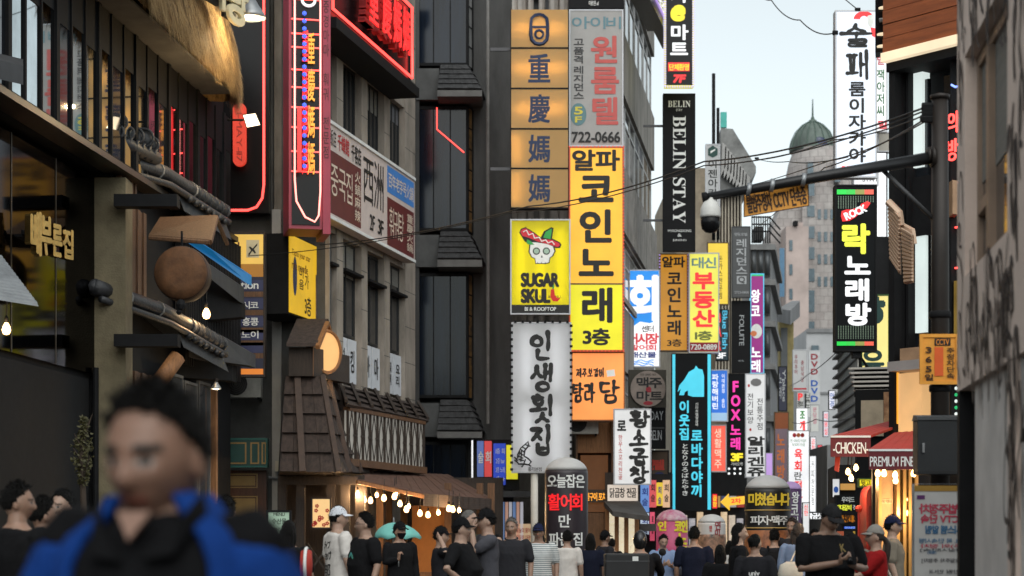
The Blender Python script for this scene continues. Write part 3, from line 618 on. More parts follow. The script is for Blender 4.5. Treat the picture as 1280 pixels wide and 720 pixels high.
# long banner across the facade
t = T('facade_banner', 'long pale banner with dark red boxes and a blue corner across the restaurant facade', 'sign', A, A.u(465), 8.25, -.2)
u0, u1 = A.u(410.5), A.u(519); t.part('board', MB().box(u0, u1, -.3, -.05, 8.26, 10.38), mat('pale_pink_banner', (.62, .52, .48), .6, var=.1))
t.part('frame', MB().box(u0, u1, -.34, -.302, 8.26, 8.33).box(u0, u1, -.34, -.302, 10.31, 10.38), WHITE)
DR = mat('dark_red_banner', (.13, .02, .02), .6, var=.15)
def ap(name, xa, xb, za, zb, m, n=-.306): return t.part(name, MB().box(A.u(xa), A.u(xb), n, n + .004, za, zb), m)
ap('red_box', 412.5, 452, 8.4, 9.75, DR); ap('red_box', 485, 518, 8.36, 9.5, DR); ap('blue_box', 485, 518, 9.62, 10.25, lit('lit_banner_blue', (70, 130, 200), .35))
CREAM = ink('cream_vinyl', (225, 205, 185))
t.text([('중국집', A.u(414), A.u(441), 8.8, 9.5, {'b': .0}), ('火鍋麻辣', A.u(444), A.u(450.5), 8.5, 9.65, {'v': 1, 'b': .02}), ('훠궈탕', A.u(487), A.u(505), 8.6, 9.3, {'b': .0}), ('重慶火鍋', A.u(509), A.u(516), 8.45, 9.4, {'v': 1, 'b': .02}), ('百年老字号火鍋', A.u(486), A.u(517), 9.75, 10.1, {'b': .02})], CREAM, n=-.312)
t.text([('飯店', A.u(413), A.u(421), 9.85, 10.22, {'b': .0}), ('西洲', A.u(455), A.u(480), 9.05, 10.15, {'b': .0}), ('2F', A.u(463), A.u(469), 8.5, 8.85, {'b': .02}), ('3F', A.u(473), A.u(480), 8.5, 8.85, {'b': .02})], BLK, n=-.31)
t.text([('千峰館', A.u(423), A.u(437), 9.85, 10.22, {'b': .02})], ink('red_vinyl', (190, 30, 40)), n=-.311)
t.text([('千客店', A.u(440), A.u(452), 9.8, 10.2, {'b': .02})], BLK, n=-.311)
A.n0 = 0
# yellow noodle sign box
YP = Pl(362, 42.2, .212)
t = T('yellow_menu_sign', 'yellow sign box with noodle lettering and a food picture on the end wall', 'sign', YP, YP.u(386), YP.z(386, 396))
u0, u1 = YP.u(362), YP.u(411); za = YP.z(362, 390); zb = YP.z(362, 293)
t.part('casing', MB().box(u0 - .02, u1, .02, .85, za - .03, zb + .03), BLACK)
t.part('face', MB().box(u0, u1 - .3, -.01, .018, za, zb), lit('lit_amber_face', (235, 185, 40), .7))
FOOD = mat('food_print', (.3, .16, .1), .5, var=.85, vs=9, dark=(.02, .02, .02))
t.part('food_picture', MB().box(YP.u(394), u1, -.012, .016, za, za + (zb - za) * .62), FOOD)
t.part('picture_top', MB().box(YP.u(394), u1, -.012, .016, za + (zb - za) * .622, zb), lit('lit_amber_face'))
BR = ink('brown_vinyl', (110, 60, 15))
t.text([('Taste your star', YP.u(364), YP.u(387), zb - .45, zb - .28, {'b': .01}), ('rice noodle', YP.u(364), YP.u(384), zb - .7, zb - .52, {'b': .01}), ('월남쌈', YP.u(395), YP.u(410), zb - .75, zb - .3, {'b': .02})], BR, n=-.016)
t.text([('미음', YP.u(373), YP.u(379), za + .55, za + 1.05, {'v': 1, 'b': .03}), ('가', YP.u(380), YP.u(385), za + .6, za + .95, {'v': 1}), ('3층', YP.u(380), YP.u(388), za + .05, za + .45, {'b': .03})], BLK, n=-.017)
t.part('blue_badge', MB().prism([(YP.u(368) + .085 * math.cos(a) * 1.6, za + .8 + .42 * math.sin(a)) for a in [i * math.pi / 10 for i in range(20)]], -.016, -.012), mat('navy_print', (.02, .04, .12), .5))
t.part('bracket', MB().box(u0 + .1, u0 + .2, .85, 1.6, za + .3, za + .36).box(u0 + .1, u0 + .2, .85, 1.6, zb - .4, zb - .34), BLACK)
# travel agency board
t = sign('agency_board', 'tall notice board with a lit yellow top and blue rows of white words', 282, 290, 331, 471, 41.5, mat('navy_board', (.02, .022, .05), .5), DKWOOD, .3)
patch(t, 'yellow_top', 284, 293, 329, 330, lit('lit_warm_yellow', (235, 190, 90), .75)); patch(t, 'middle_strip', 284, 330, 329, 346, lit('lit_ochre', (190, 130, 50), .45))
for y in (350, 373, 395, 412, 428): patch(t, 'blue_row', 284, y, 329, y + 13, mat('blue_row_print', (.035, .04, .11), .5))
for y in (364, 387, 409, 425, 441): patch(t, 'timber_strip', 284, y + .5, 329, y + 7, WOOD)
patch(t, 'orange_strip', 284, 461, 329, 468, lit('lit_orange_strip', (225, 130, 50), .8))
t.text([(s, t.pl.u(a), t.pl.u(c), t.pl.z(300, d), t.pl.z(300, b), {'b': .03}) for s, a, b, c, d in (('tion', 301, 352, 323, 361), ('시코', 303, 377, 323, 386), ('홍콩', 303, 397, 323, 407), ('하노이', 290, 414, 323, 423))], WHT, n=-.012)
t.text([('착', t.pl.u(288), t.pl.u(301), t.pl.z(300, 322), t.pl.z(300, 303), {'b': .04}), ('출', t.pl.u(284), t.pl.u(288), t.pl.z(300, 322), t.pl.z(300, 303), {'b': .04})], BR, n=-.012)
patch(t, 'plane_card', 308, 300, 324, 322, mat('cream_card', (.7, .6, .38), .6), -.007); pa = t.pl
t.part('plane_symbol', MB().prism([pa.at(x, y) for x, y in ((310, 318), (314, 313), (311, 309), (312.5, 308), (316, 310.5), (320, 306), (322, 304), (321.5, 307), (317.5, 311.5), (320, 316), (318.5, 317), (315.5, 313.5), (312, 319))], -.012, -.009), BLK)
# green shop board and panelled door
t = sign('green_board', 'green wooden shop board with gold trim over a panelled door', 255, 548, 334, 584, 42.5, mat('green_board_paint', (.012, .06, .05), .45, var=.2), mat('green_board_trim', (.02, .12, .1), .4), .3)
for a, b in ((258, 308), (313, 324), (327, 333)):
    f = MB(); u0, u1, z0, z1 = t.pl.u(a), t.pl.u(b), t.pl.z(300, 580), t.pl.z(300, 553)
    f.box(u0, u1, -.012, -.002, z0, z0 + .03).box(u0, u1, -.012, -.002, z1 - .03, z1).box(u0, u0 + .03, -.012, -.002, z0 + .03, z1 - .03).box(u1 - .03, u1, -.012, -.002, z0 + .03, z1 - .03)
    t.part('gold_trim', f, mat('dull_gold', (.35, .22, .08), .4, .4))
t.text([('ET', t.pl.u(270), t.pl.u(286), t.pl.z(300, 571), t.pl.z(300, 560), {'b': .03})], mat('dull_gold'), n=-.012)
pl = Pl(298, 43); t = T('panelled_door', 'brown panelled wooden shop front with gold beading under the green board', 'door', pl, pl.u(298), 0)
t.part('leaf', MB().box(pl.u(262), pl.u(333), 0, .2, 0, pl.z(298, 588)), mat('polished_brown_wood', (.1, .035, .015), .4, var=.4, vs=4, st=(5, 5, .5)))
for (a, b, y0, y1) in ((274, 322, 592, 610), (268, 322, 620, 690), (268, 322, 696, 725)):
    u0, u1, z0, z1 = pl.u(a), pl.u(b), pl.z(298, y1), pl.z(298, y0); f = MB().box(u0, u1, -.02, 0, z0, z0 + .025).box(u0, u1, -.02, 0, z1 - .025, z1).box(u0, u0 + .025, -.02, 0, z0 + .025, z1 - .025).box(u1 - .025, u1, -.02, 0, z0 + .025, z1 - .025)
    f.box(u0 + .05, u1 - .05, -.01, 0, z0 + .05, z1 - .05); t.part('beading', f, mat('dull_gold'))
t = sign('menu_stand', 'pale green menu board standing near the timber booth', 333, 638, 364, 672, 26, lit('pale_green_print', (185, 215, 190), .3), BLACK, .03, [('수산물', 340, 648, 358, 655, BLK), ('MENU', 342, 641, 356, 645, BLK, {'b': .01}), ('오늘의 메뉴', 339, 659, 360, 664, BLK, {'b': .01})])
t.part('leg', MB().box(t.ua + .02, t.ua + .05, .01, .04, 0, t.za).box(t.ub - .05, t.ub - .02, .01, .04, 0, t.za), BLACK)

# ---------------------------------------------------------------- timber booth with a steep roof, lean-to roof and lattice panels, brown awning
def quadgrid(mb, a, b, c, d, ni, nj, gap, n, lift):          # boards over a tilted quad a b (top) c d (bottom right, left)
    for j in range(nj):
        for i in range(ni):
            q = []
            for (fi, fj) in ((i, j), (i + 1 - gap, j), (i + 1 - gap, j + 1 - gap * .3), (i, j + 1 - gap * .3)):
                q.append(a.lerp(b, fi / ni).lerp(d.lerp(c, fi / ni), fj / nj))
            off = n * lift * (1 + .5 * random.random()); q2 = [q[0] + n * .004, q[1] + n * .004, q[2] + off, q[3] + off]; mb.hexa([p - n * .03 for p in q], q2)
t = T('timber_booth', 'dark brown timber booth with a steep tapering shingled roof', 'booth', WORLD, P(400, 0, 42).x, 0, 42)
tl, tr, br_, bl = P(357, 470, 41.6), P(400, 470, 41.6), P(419, 591, 40.8), P(350, 590, 40.8)
t2, b2 = P(424, 484, 44.6), P(460, 592, 45)
SHG = mat('weathered_shingle', (.048, .032, .026), .85, var=.6, vs=4, st=(3, 3, 1), bump=.4, bs=25)
rf = MB(); quadgrid(rf, tl, tr, br_, bl, 4, 5, .03, Vector((0, -1, .15)).normalized(), .06)
rf.hexa([tl, tr, br_, bl], [p + Vector((-.3, 2.2, 0)) for p in (tl, tr, br_, bl)])
nn = (t2 - tr).cross(br_ - tr).normalized(); nn = nn if nn.x > 0 else -nn
quadgrid(rf, tr, t2, b2, br_, 4, 5, .03, nn, .05)
wpart(t, 'roof', rf, SHG)
bt_ = MB(); f = .36
bt_.tube([tl.lerp(tr, f) + Vector((0, -.06, 0)), bl.lerp(br_, f + .06) + Vector((0, -.08, 0))], .09, 4)
for f in (0, .33, .66, 1): bt_.tube([tr.lerp(t2, f) + nn * .06, br_.lerp(b2, f) + nn * .08], .07, 4)
wpart(t, 'batten', bt_, mat('batten_wood', (.06, .035, .025), .7, var=.4, vs=5))
hz = [P(361, 470, 41.4), P(391, 470, 41.4), P(391, 434, 41.4), P(361, 434, 41.4)]
wpart(t, 'turret', MB().hexa(hz, [p + Vector((.6, 2, 0)) for p in hz]), DKWOOD)
side = [P(391.5, 470, 41.4), P(413, 470, 43.3), P(413, 430, 43.3), P(405, 408, 42.4), P(391.5, 434, 41.4)]
wpart(t, 'turret_front', MB().solid(side, (-.05, .05, 0)), ORWOOD)
gr = MB(); gr.hexa([P(358, 433, 41.2), P(397, 433, 41.2), P(409, 403, 42.6), P(371, 403, 42.6)], [p + Vector((0, .02, .08)) for p in (P(358, 433, 41.2), P(397, 433, 41.2), P(409, 403, 42.6), P(371, 403, 42.6))])
gr.hexa([P(409, 403, 42.6), P(371, 403, 42.6), P(385, 440, 44), P(422, 440, 44)], [p + Vector((.02, .02, .08)) for p in (P(409, 403, 42.6), P(371, 403, 42.6), P(385, 440, 44), P(422, 440, 44))])
wpart(t, 'turret_roof', gr, SHG)
wpart(t, 'barge_board', MB().tube([P(397, 434, 41.1), P(409, 404, 42.4), P(422, 442, 43.8)], .06, 4), ORWOOD)
ds = MB(); c0 = P(405, 440, 42.1); ax = Vector((.7, -.72, 0)).normalized(); sdv = Vector((.72, .7, 0)); ring = [c0 + sdv * (.36 * math.cos(a)) + Vector((0, 0, .44 * math.sin(a))) for a in [i * math.pi / 12 for i in range(24)]]
ds.solid([p + ax * .1 for p in ring], -ax * .08); wpart(t, 'disc_sign', ds, lit('lit_disc', (250, 190, 120), .8))
wpart(t, 'disc_rim', MB().tube([p + ax * .11 for p in ring], .035, 6, closed=True), ORWOOD)
lamp_light(t.o, P(408, 480, 42.2), 6); wpart(t, 'spotlight', MB().ball(P(413, 487, 43.6), .12, 8), BLACK)
# booth walls below: posts, cross bracing, dark backs
wl = MB(); x0, x1 = P(352, 0, 42).x, P(452, 0, 42).x; wl.box(x0, x1, 42.6, 44, 0, P(0, 594, 42).z); wpart(t, 'wall', wl, DKWOOD)
for x in (353, 376, 414, 432, 450): px = P(x, 0, 41.6).x; wpart(t, 'post', MB().box(px - .09, px + .09, 41.5, 41.7, 0, P(0, 594, 41.6).z), DKWOOD)
po = MB()
for (xa, ya, xb, yb) in ((354, 640, 376, 675), (376, 640, 354, 675), (354, 675, 376, 715), (376, 675, 354, 715), (384, 680, 412, 720), (412, 680, 384, 720)): po.tube([P(xa, ya, 41.55), P(xb, yb, 41.55)], .035, 4)
po.box(x0, x1, 41.45, 41.75, P(0, 606, 41.6).z, P(0, 596, 41.6).z); wpart(t, 'cross_brace', po, DKWOOD)
t = sign('flower_lightbox', 'warm lit paper panel with red flowers in the booth wall', 389, 622, 414, 661, 41.4, lit('lit_paper', (250, 205, 140), .85), DKWOOD, .12)
fl = MB()
for i in range(11):
    x, y = random.uniform(391, 412), random.choice((random.uniform(628, 640), random.uniform(646, 658)))
    for k in range(5): a = k * 1.256; r_ = .032; cx, cz = t.pl.at(x, y); fl.prism([(cx + math.cos(a) * r_ * .8 + r_ * .6 * math.cos(b), cz + math.sin(a) * r_ * .8 + r_ * .6 * math.sin(b)) for b in [j * 1.256 for j in range(5)]], -.008 - .001 * k - .0061 * i / 11, -.004)
t.part('flower_print', fl, ink('red_print', (190, 40, 35)))

A2 = Pl(436, 43, .256)
t = T('lean_to_roof', 'shingled lean-to roof above white lattice panels along the restaurant', 'roof', A2, A2.u(480), A2.z(480, 580))
a, b, c, d = P(423, 478, 45.4), P(522, 506, 51.2), P(535, 528, 49.4), P(433, 507, 42.6)
rf = MB(); quadgrid(rf, a, b, c, d, 14, 4, .02, Vector((.7, -.4, .6)).normalized(), .05); wpart(t, 'shingle_roof', rf, SHG)
wpart(t, 'ridge_batten', (lambda m: [m.tube([a.lerp(b, i / 7) + Vector((0, 0, .08)), d.lerp(c, i / 7) + Vector((0, 0, .1))], .045, 4) for i in range(8)] and m)(MB()), DKWOOD)
u0, u1 = A2.u(436), A2.u(531); z0, z1 = A2.z(436, 573) , A2.z(436, 513)
t.part('lattice_panel', MB().box(u0, u1, .05, .1, z0, z1), lit('lit_paper_panel', (205, 200, 190), .25))
lt = MB(); n_ = 11
for i in range(n_ + 1):
    cu = u0 + (u1 - u0) * i / n_; lt.box(cu - .018, cu + .018, -.0, .05, z0, z1)
    if i < n_:
        m_ = u0 + (u1 - u0) * (i + .5) / n_; h = (u1 - u0) / n_; zm = (z0 + z1) / 2
        for s_ in (-1, 1): lt.tube([(m_, .02, z1), (m_ + s_ * h * .28, .02, zm + .12), (m_ + s_ * h * .28, .02, zm - .12), (m_, .02, z0)], .013, 4)
        lt.box(m_ - h * .48, m_ - h * .28, .01, .04, zm - .02, zm + .02).box(m_ + h * .28, m_ + h * .48, .01, .04, zm - .02, zm + .02)
t.part('lattice', lt, DKWOOD); t.part('rail', MB().box(u0, u1, -.06, .12, z0 - .16, z0).box(u0, u1, -.03, .12, z1, z1 + .08), WOOD)
t.part('fascia', MB().box(u0, u1 - .1, .1, 1.5, z0 - .1, z1), DKWOOD)

AWN = mat('brown_awning_cloth', (.105, .05, .032), .85, var=.35, vs=3, bump=.2, bs=30)
pts = [P(458, 588, 46), P(560, 593, 51), P(617, 624, 46.5), P(529, 617, 42), P(446, 599, 41.2)]
t = T('brown_awning', 'wide brown cloth awning with a hanging valance over the lamp-lit front', 'awning', WORLD, pts[3].x, 0, pts[3].y)
m_ = MB(); NS = 26
for i in range(NS):                                      # pleated sloping cloth
    f, f2 = i / NS, (i + 1) / NS
    top = lambda f: pts[0].lerp(pts[1], f); bot = lambda f: (pts[4].lerp(pts[3], f / .5) if f < .5 else pts[3].lerp(pts[2], f / .5 - 1))
    q = [top(f), top(f2), bot(f2), bot(f)]; m_.hexa([p + Vector((0, 0, -.03 - .004 * (i % 2))) for p in q], [p + Vector((0, 0, .006 * (i % 2))) for p in q])
wpart(t, 'cloth', m_, AWN)
va = MB()
for i in range(24):
    f, f2 = i / 24, (i + 1) / 24; p, q = pts[3].lerp(pts[2], f), pts[3].lerp(pts[2], f2); h = .26; o_ = Vector((0, -.03 * (i % 2) - .01, 0)); va.hexa([p + o_, q + o_, q + o_ - Vector((0, 0, h)), p + o_ - Vector((0, 0, h))], [x + Vector((0, .03, 0)) for x in (p + o_, q + o_, q + o_ - Vector((0, 0, h)), p + o_ - Vector((0, 0, h)))])
wpart(t, 'valance', va, brickmat('striped_valance', (.09, .055, .04), (.07, .045, .035), (.03, .02, .015), 6))
fm = MB().tube([pts[4] + Vector((0, 0, -.06)), pts[3] + Vector((0, 0, -.06))], .05, 4)
for f in (.1, .4, .7, 1): p = pts[4].lerp(pts[3], f); fm.tube([p + Vector((0, 0, -.06)), pts[0].lerp(pts[1], f * .5) + Vector((0, 0, -.1))], .04, 4)
wpart(t, 'timber_frame', fm, ORWOOD)
# the front under the awning: timber posts, warm wall, orange panel
t = T('pub_front', 'dim timber pub front with an orange partition under the brown awning', 'shopfront', WORLD, P(530, 0, 46).x, 0, 46)
b0 = MB().box(P(440, 0, 46).x, P(628, 0, 46).x, 50, 50.3, 0, 2.9); wpart(t, 'back_wall', b0, DKWOOD)
for x, D in ((452, 44), (475, 44.6), (486, 47), (505, 47), (560, 45.4), (600, 47), (614, 46.4)): px = P(x, 0, D).x; wpart(t, 'post', MB().box(px - .08, px + .08, D - .08, D + .08, 0, P(0, 604, D).z), WOOD)
wpart(t, 'orange_partition', MB().box(P(515, 0, 46).x, P(556, 0, 46).x, 46, 46.1, .2, P(0, 632, 46).z), mat('orange_panel', (.42, .16, .03), .6, var=.2))
wpart(t, 'bench', MB().box(P(515, 0, 45).x, P(560, 0, 45).x, 45, 45.6, .5, .62), WOOD)
mid = ['string bulb over the white-capped man', 'string bulb by the booth post', 'string bulb left of the glass-green umbrella', 'bulb above the umbrella tip', 'small high bulb under the awning rafters', 'low bulb above the masked man', 'bulb high under the awning edge', 'bulb nearest the orange partition', 'bulb above the hand on hip man', 'dim bulb at the partition edge', 'bulb over the olive-shirted man', 'bulb at the right valance end', 'bulb tucked behind the valance', 'twin bulb over the masked man', 'bulb beside the twin bulb']
bl_ = [(447, 617), (455, 625), (463, 626), (471, 619), (480, 623), (493, 621), (495, 617), (500, 630), (508, 637), (511, 633), (525, 642), (535, 644), (548, 641), (561, 636), (566, 637), (574, 638)]
for i, (x, y) in enumerate(bl_):
    D = 41.5 + (i % 4) * .6
    bulb_lamp('string_bulb', 'warm hanging bulb of the string under the brown awning', x, y, D, .055 if i % 3 else .042, .25, 34 if i % 3 == 0 else 0, 'bulbs under the brown awning')
# ---------------------------------------------------------------- dark building with bay windows and little tiled hoods
B = Pl(563, 54); D_ = 54
t = T('bay_window_building', 'dark grey building with blue-black bay windows and small tiled hoods between storeys', 'building', B, B.u(563), 0)
bu = lambda x: B.u(x); bz = lambda y: B.z(563, y)
t.part('wall', MB().box(bu(516), bu(640), .6, 9, 0, 17.5).box(bu(519), bu(524), .0, .6, 0, 17.5), DKCONC)
AMB = mat('amber_curtain', (.3, .16, .05), .5, var=.9, vs=3, st=(1, 1, 2), dark=(.03, .02, .012))
for (y0, y1, k) in ((-70, 81, 0), (132, 288, 1), (341, 497, 2), (552, 700, 3)):
    z0, z1 = bz(y1), bz(y0)
    f = MB().box(bu(523), bu(584), .1, .14, z0, z0 + .08).box(bu(523), bu(584), .1, .14, z1 - .08, z1).box(bu(582.4), bu(585), .08, .14, z0, z1)
    fo = t.part('window', f, BLACK); t.part('pane', MB().box(bu(524), bu(583), .12, .16, z0 + .08, z1 - .08), BLUEGLASS, fo)
    for x in (541, 562): t.part('mullion', MB().box(bu(x), bu(x) + .03, .105, .15, z0 + .08, z1 - .08), BLACK, fo)
    if k < 3:                                   # glazed flank with lit curtains, seen past the bay corner
        q0, q1 = B.w(bu(585), .1, 0), B.w(bu(606), 1.8, 0); pl = Pl(585, D_ + .1, du=(q1.x - q0.x, q1.y - q0.y)); L = (q1 - q0).length
        fm = MB()
        for i in range(5): a = L * i / 4; fm.box(a - .03 + pl.u(585), a + .03 + pl.u(585), -.02, .05, z0, z1)
        for i in range(7): zz = z0 + (z1 - z0) * i / 6; fm.box(pl.u(585), pl.u(585) + L, .0, .045, zz - .02, zz + .02)
        o = link('flank_frame', MB().mesh('flank_frame'), BLACK, t.o); o.data.from_pydata(*[[tuple(pl.w(*v)) for v in fm.v], [], fm.f]); o.data.transform(t.o.matrix_basis.inverted())
        g_ = MB().box(pl.u(585), pl.u(585) + L, .01, .03, z0, z1); o = link('flank_pane', MB().mesh('flank_pane'), AMB if k else mat('pale_poster_film', (.3, .3, .3), .3, var=.4, vs=3), t.o); o.data.from_pydata([tuple(pl.w(*v)) for v in g_.v], [], g_.f); o.data.transform(t.o.matrix_basis.inverted())
for (y0, y1, y2) in ((82, 119, 128), (290, 328, 338), (500, 540, 549)):
    hd = MB(); a, b, c, d = B.w(bu(551), -.1, bz(y0)), B.w(bu(584), -.1, bz(y0)), B.w(bu(602), -.75, bz(y1)), B.w(bu(548), -.75, bz(y1))
    quadgrid(hd, a, b, c, d, 7, 5, .04, Vector((0, -.8, .5)), .03); e = B.w(bu(598), 1.4, bz(y0 + 6)); f = B.w(bu(607), 1.2, bz(y1))
    quadgrid(hd, b, e, f, c, 4, 5, .04, Vector((.8, -.3, .4)), .03)
    wpart(t, 'tiled_hood', hd, mat('black_slate', (.04, .04, .042), .7, var=.7, vs=8, bump=.3))
    t.part('hood_soffit', MB().box(bu(548), bu(603), -.75, .9, bz(y2), bz(y1) - .03), mat('grey_soffit', (.16, .155, .15), .8, var=.3))
    t.part('string_course', MB().box(bu(520), bu(549), -.05, .6, bz(y1 + 6), bz(y0 + 4)), mat('grey_band', (.1, .1, .1), .8, var=.3, vs=2))
t.part('neon_tube', MB().tube([(bu(546), .06, bz(134)), (bu(546), .06, bz(161)), (bu(580), .06, bz(190))], .018, 5), REDN)  # red reflection in the bay glass, modelled as an added glowing tube
t.part('downpipe', MB().tube([(bu(610), -.2, bz(530)), (bu(610), -.2, 17)], .05, 8), mat('grey_pipe', (.2, .19, .18), .5, .3, var=.3))
# street-level lit posters
t = T('poster_lightboxes', 'row of lit red, blue and yellow poster panels over the dark shop entrance', 'sign', B, B.u(620), B.z(620, 612), -.9)
PP = [(597, 606, 553, 597, (90, 110, 170)), (606, 616, 553, 597, (215, 70, 70)), (617, 633, 556, 607, (40, 70, 190)), (633, 648, 558, 600, (235, 225, 40))]
for i, (a, b, y0, y1, c) in enumerate(PP):
    t.part('poster', MB().box(B.u(a), B.u(b) - .02, -.8, -.7, B.z(620, y1), B.z(620, y0)), lit('lit_poster_%d' % i, c, .7))
t.part('strip', MB().box(B.u(597), B.u(616), -.8, -.7, B.z(620, 611), B.z(620, 598)), mat('dark_poster_foot', (.05, .04, .03), .5))
t.text([(s, B.u(620), B.u(631), B.z(620, y + 7), B.z(620, y), {'b': .01}) for s, y in (('1층 회', 562), ('2층 bar', 574), ('3층 노래', 585), ('4층 hair', 596))] + [('회', B.u(607.5), B.u(614), B.z(610, 580), B.z(610, 566), {'b': .04}), ('술', B.u(598.5), B.u(604.5), B.z(610, 580), B.z(610, 566), {'b': .04})], WHT, n=-.81)
t.part('light_strip', MB().box(B.u(590), B.u(592), -.75, -.7, B.z(600, 700), B.z(600, 552)), LWHITE)
t.part('frame', MB().box(B.u(596), B.u(649), -.69, -.5, B.z(620, 613), B.z(620, 551)), BLACK)
t = T('dark_entrance', 'dim shop entrance with a lit notice board beneath the poster panels', 'shopfront', B, B.u(625), 0)
t.part('wall', MB().box(B.u(592), B.u(642), -.5, .55, 0, B.z(620, 614)), BLACK)
t.part('canopy', MB().box(B.u(612), B.u(668), -1.2, -.5, B.z(620, 622), B.z(620, 615)), GREYMET)
t.part('notice', MB().box(B.u(643), B.u(668), -.6, -.5, B.z(650, 690), B.z(650, 655)), lit('lit_notice', (225, 190, 150), .55))
t.text([('오늘의 활어회', B.u(645), B.u(666), B.z(650, 666), B.z(650, 660), {}), ('모둠회 대광어', B.u(645), B.u(666), B.z(650, 675), B.z(650, 669), {})], ink('red_vinyl'), n=-.61)
for i in range(6): t.part('book_poster', MB().box(B.u(627) + i * .1, B.u(627) + i * .1 + .08, -.6, -.5, 1.0, 2.35), lit('lit_small_%d' % (i % 3), ((120, 150, 200), (220, 170, 150), (210, 210, 220))[i % 3], .5))

# ---------------------------------------------------------------- old grey building behind the big sign stack
OB = Pl(640, 62)
t = T('old_grey_building', 'old grey concrete building behind the tall stacks of signs', 'building', OB, OB.u(700), 0)
b_ = MB().box(OB.u(604), OB.u(782), 0, 9, 0, 17.2)
for y in (95, 150, 215, 330, 440, 505): b_.box(OB.u(604), OB.u(782), -.5, 0, OB.z(640, y + 12), OB.z(640, y))
t.part('wall', b_, CONC)
for y0, y1 in ((20, 90), (165, 212), (245, 325), (345, 438), (452, 500)):
    for x0 in (612, 628, 700, 765): window(t, OB.u(x0), OB.u(x0 + 13), OB.z(640, y1), OB.z(640, y0), -.05, FRAME, GLASS, .05, 1)
t.part('pipe_run', (lambda m: [m.tube([(OB.u(x), -.65, OB.z(640, 460)), (OB.u(x), -.65, 18)], .1 if x % 2 else .16, 8) for x in (643, 652, 663, 677, 692, 704)] and m)(MB()), mat('pale_duct', (.45, .4, .36), .5, .2, var=.4, vs=1))
t.part('roof_plant', MB().box(OB.u(642), OB.u(700), .5, 3, 17.2, 18.6), GREYMET)
t.part('downpipe', MB().tube([(OB.u(608), -.7, 0), (OB.u(608), -.7, 17)], .08, 8), mat('grey_pipe'))
for (y0, y1, m_) in ((75, 111, STEEL), (204, 241, STEEL), (305, 362, STEEL), (433, 498, BLACK)):
    t.part('sign_back_panel', MB().box(OB.u(611), OB.u(637), -2.2, -2.05, OB.z(640, y1), OB.z(640, y0)), mat('dull_zinc', (.22, .22, .225), .6, .3, var=.3, vs=2) if m_ is STEEL else BLACK)
t.part('pole_bracket', MB().box(OB.u(611), OB.u(613), -2.05, 0, OB.z(640, 100), OB.z(640, 98)).box(OB.u(611), OB.u(613), -2.05, 0, OB.z(640, 340), OB.z(640, 338)), BLACK)
t.part('step_slab', MB().hexa([(OB.u(611), -1.2, OB.z(640, 128)), (OB.u(637), -1.2, OB.z(640, 160)), (OB.u(637), -.5, OB.z(640, 160)), (OB.u(611), -.5, OB.z(640, 128))], [(OB.u(611), -1.2, OB.z(640, 116)), (OB.u(637), -1.2, OB.z(640, 146)), (OB.u(637), -.5, OB.z(640, 146)), (OB.u(611), -.5, OB.z(640, 116))]), CONC)

# street-level fronts under the signs
def shop(name, label, x0, x1, ytop, D, wall, depth=3, cat='shopfront'):
    pl = Pl((x0 + x1) / 2, D); t = T(name, label, cat, pl, 0, 0); t.x = lambda x: pl.u(x); t.zz = lambda y: pl.z((x0 + x1) / 2, y)
    t.part('wall', MB().box(pl.u(x0), pl.u(x1), .3, depth, 0, pl.z((x0 + x1) / 2, ytop)), wall); return t
def bar(t, name, x0, x1, y0, y1, m, n0=0, n1=.29): return t.part(name, MB().box(t.x(x0), t.x(x1), n0, n1, t.zz(y1), t.zz(y0)), m)
t = shop('timber_restaurant', 'brown timber restaurant front with glowing interior behind the black balloon sign', 720, 768, 526, 51, DKWOOD)
bar(t, 'timber_frame', 722, 764, 528, 566, ORWOOD); bar(t, 'dark_bay', 726, 760, 569, 640, mat('dim_interior', (.05, .025, .012), .7, emit=(.35, .12, .03), es=.25, var=.4)); bar(t, 'post', 764.2, 768, 526, 720, WOOD, -.1); bar(t, 'post', 720, 722, 526, 720, WOOD, -.1); bar(t, 'fascia', 722, 764, 612, 628, mat('dark_fascia', (.04, .025, .015), .6), -.06)
t.text([('숯불구이 포차', t.x(727), t.x(758), t.zz(626), t.zz(616), {'b': .03})], LY2, n=-.07)
bar(t, 'low_wall', 722, 764, 641, 720, WOOD)
t = shop('white_lit_shop', 'shop with bright white display shelves and timber columns under a dark canopy', 757, 800, 590, 50.6, DKWOOD)
bar(t, 'lit_display', 758, 798, 640, 706, mat('shop_glow', (.8, .75, .6), .6, emit=(1, .88, .62), es=.75, var=.7, vs=4))
for x in (756, 768, 780, 793): bar(t, 'column', x, x + 5, 636, 720, ORWOOD, -.25, -.01)
bar(t, 'menu_band', 760, 797, 606, 626, lit('lit_menu_band', (235, 220, 205), .7), -.1, .29)
t.text([('닭곱창 전골', t.x(762), t.x(795), t.zz(622), t.zz(610), {'b': .03})], BLK, n=-.11)
cnp = [t.pl.w(t.x(755), .2, t.zz(632)), t.pl.w(t.x(800), .2, t.zz(632)), t.pl.w(t.x(806), -1.6, t.zz(652)), t.pl.w(t.x(762), -1.6, t.zz(646))]
wpart(t, 'canopy', MB().hexa(cnp, [p + Vector((0, 0, .12)) for p in cnp]), mat('charcoal_canopy', (.05, .045, .042), .8, var=.4))
t = shop('poster_shop', 'narrow shop covered with blue, pink and yellow lit posters', 800, 842, 592, 52.3, BLACK)
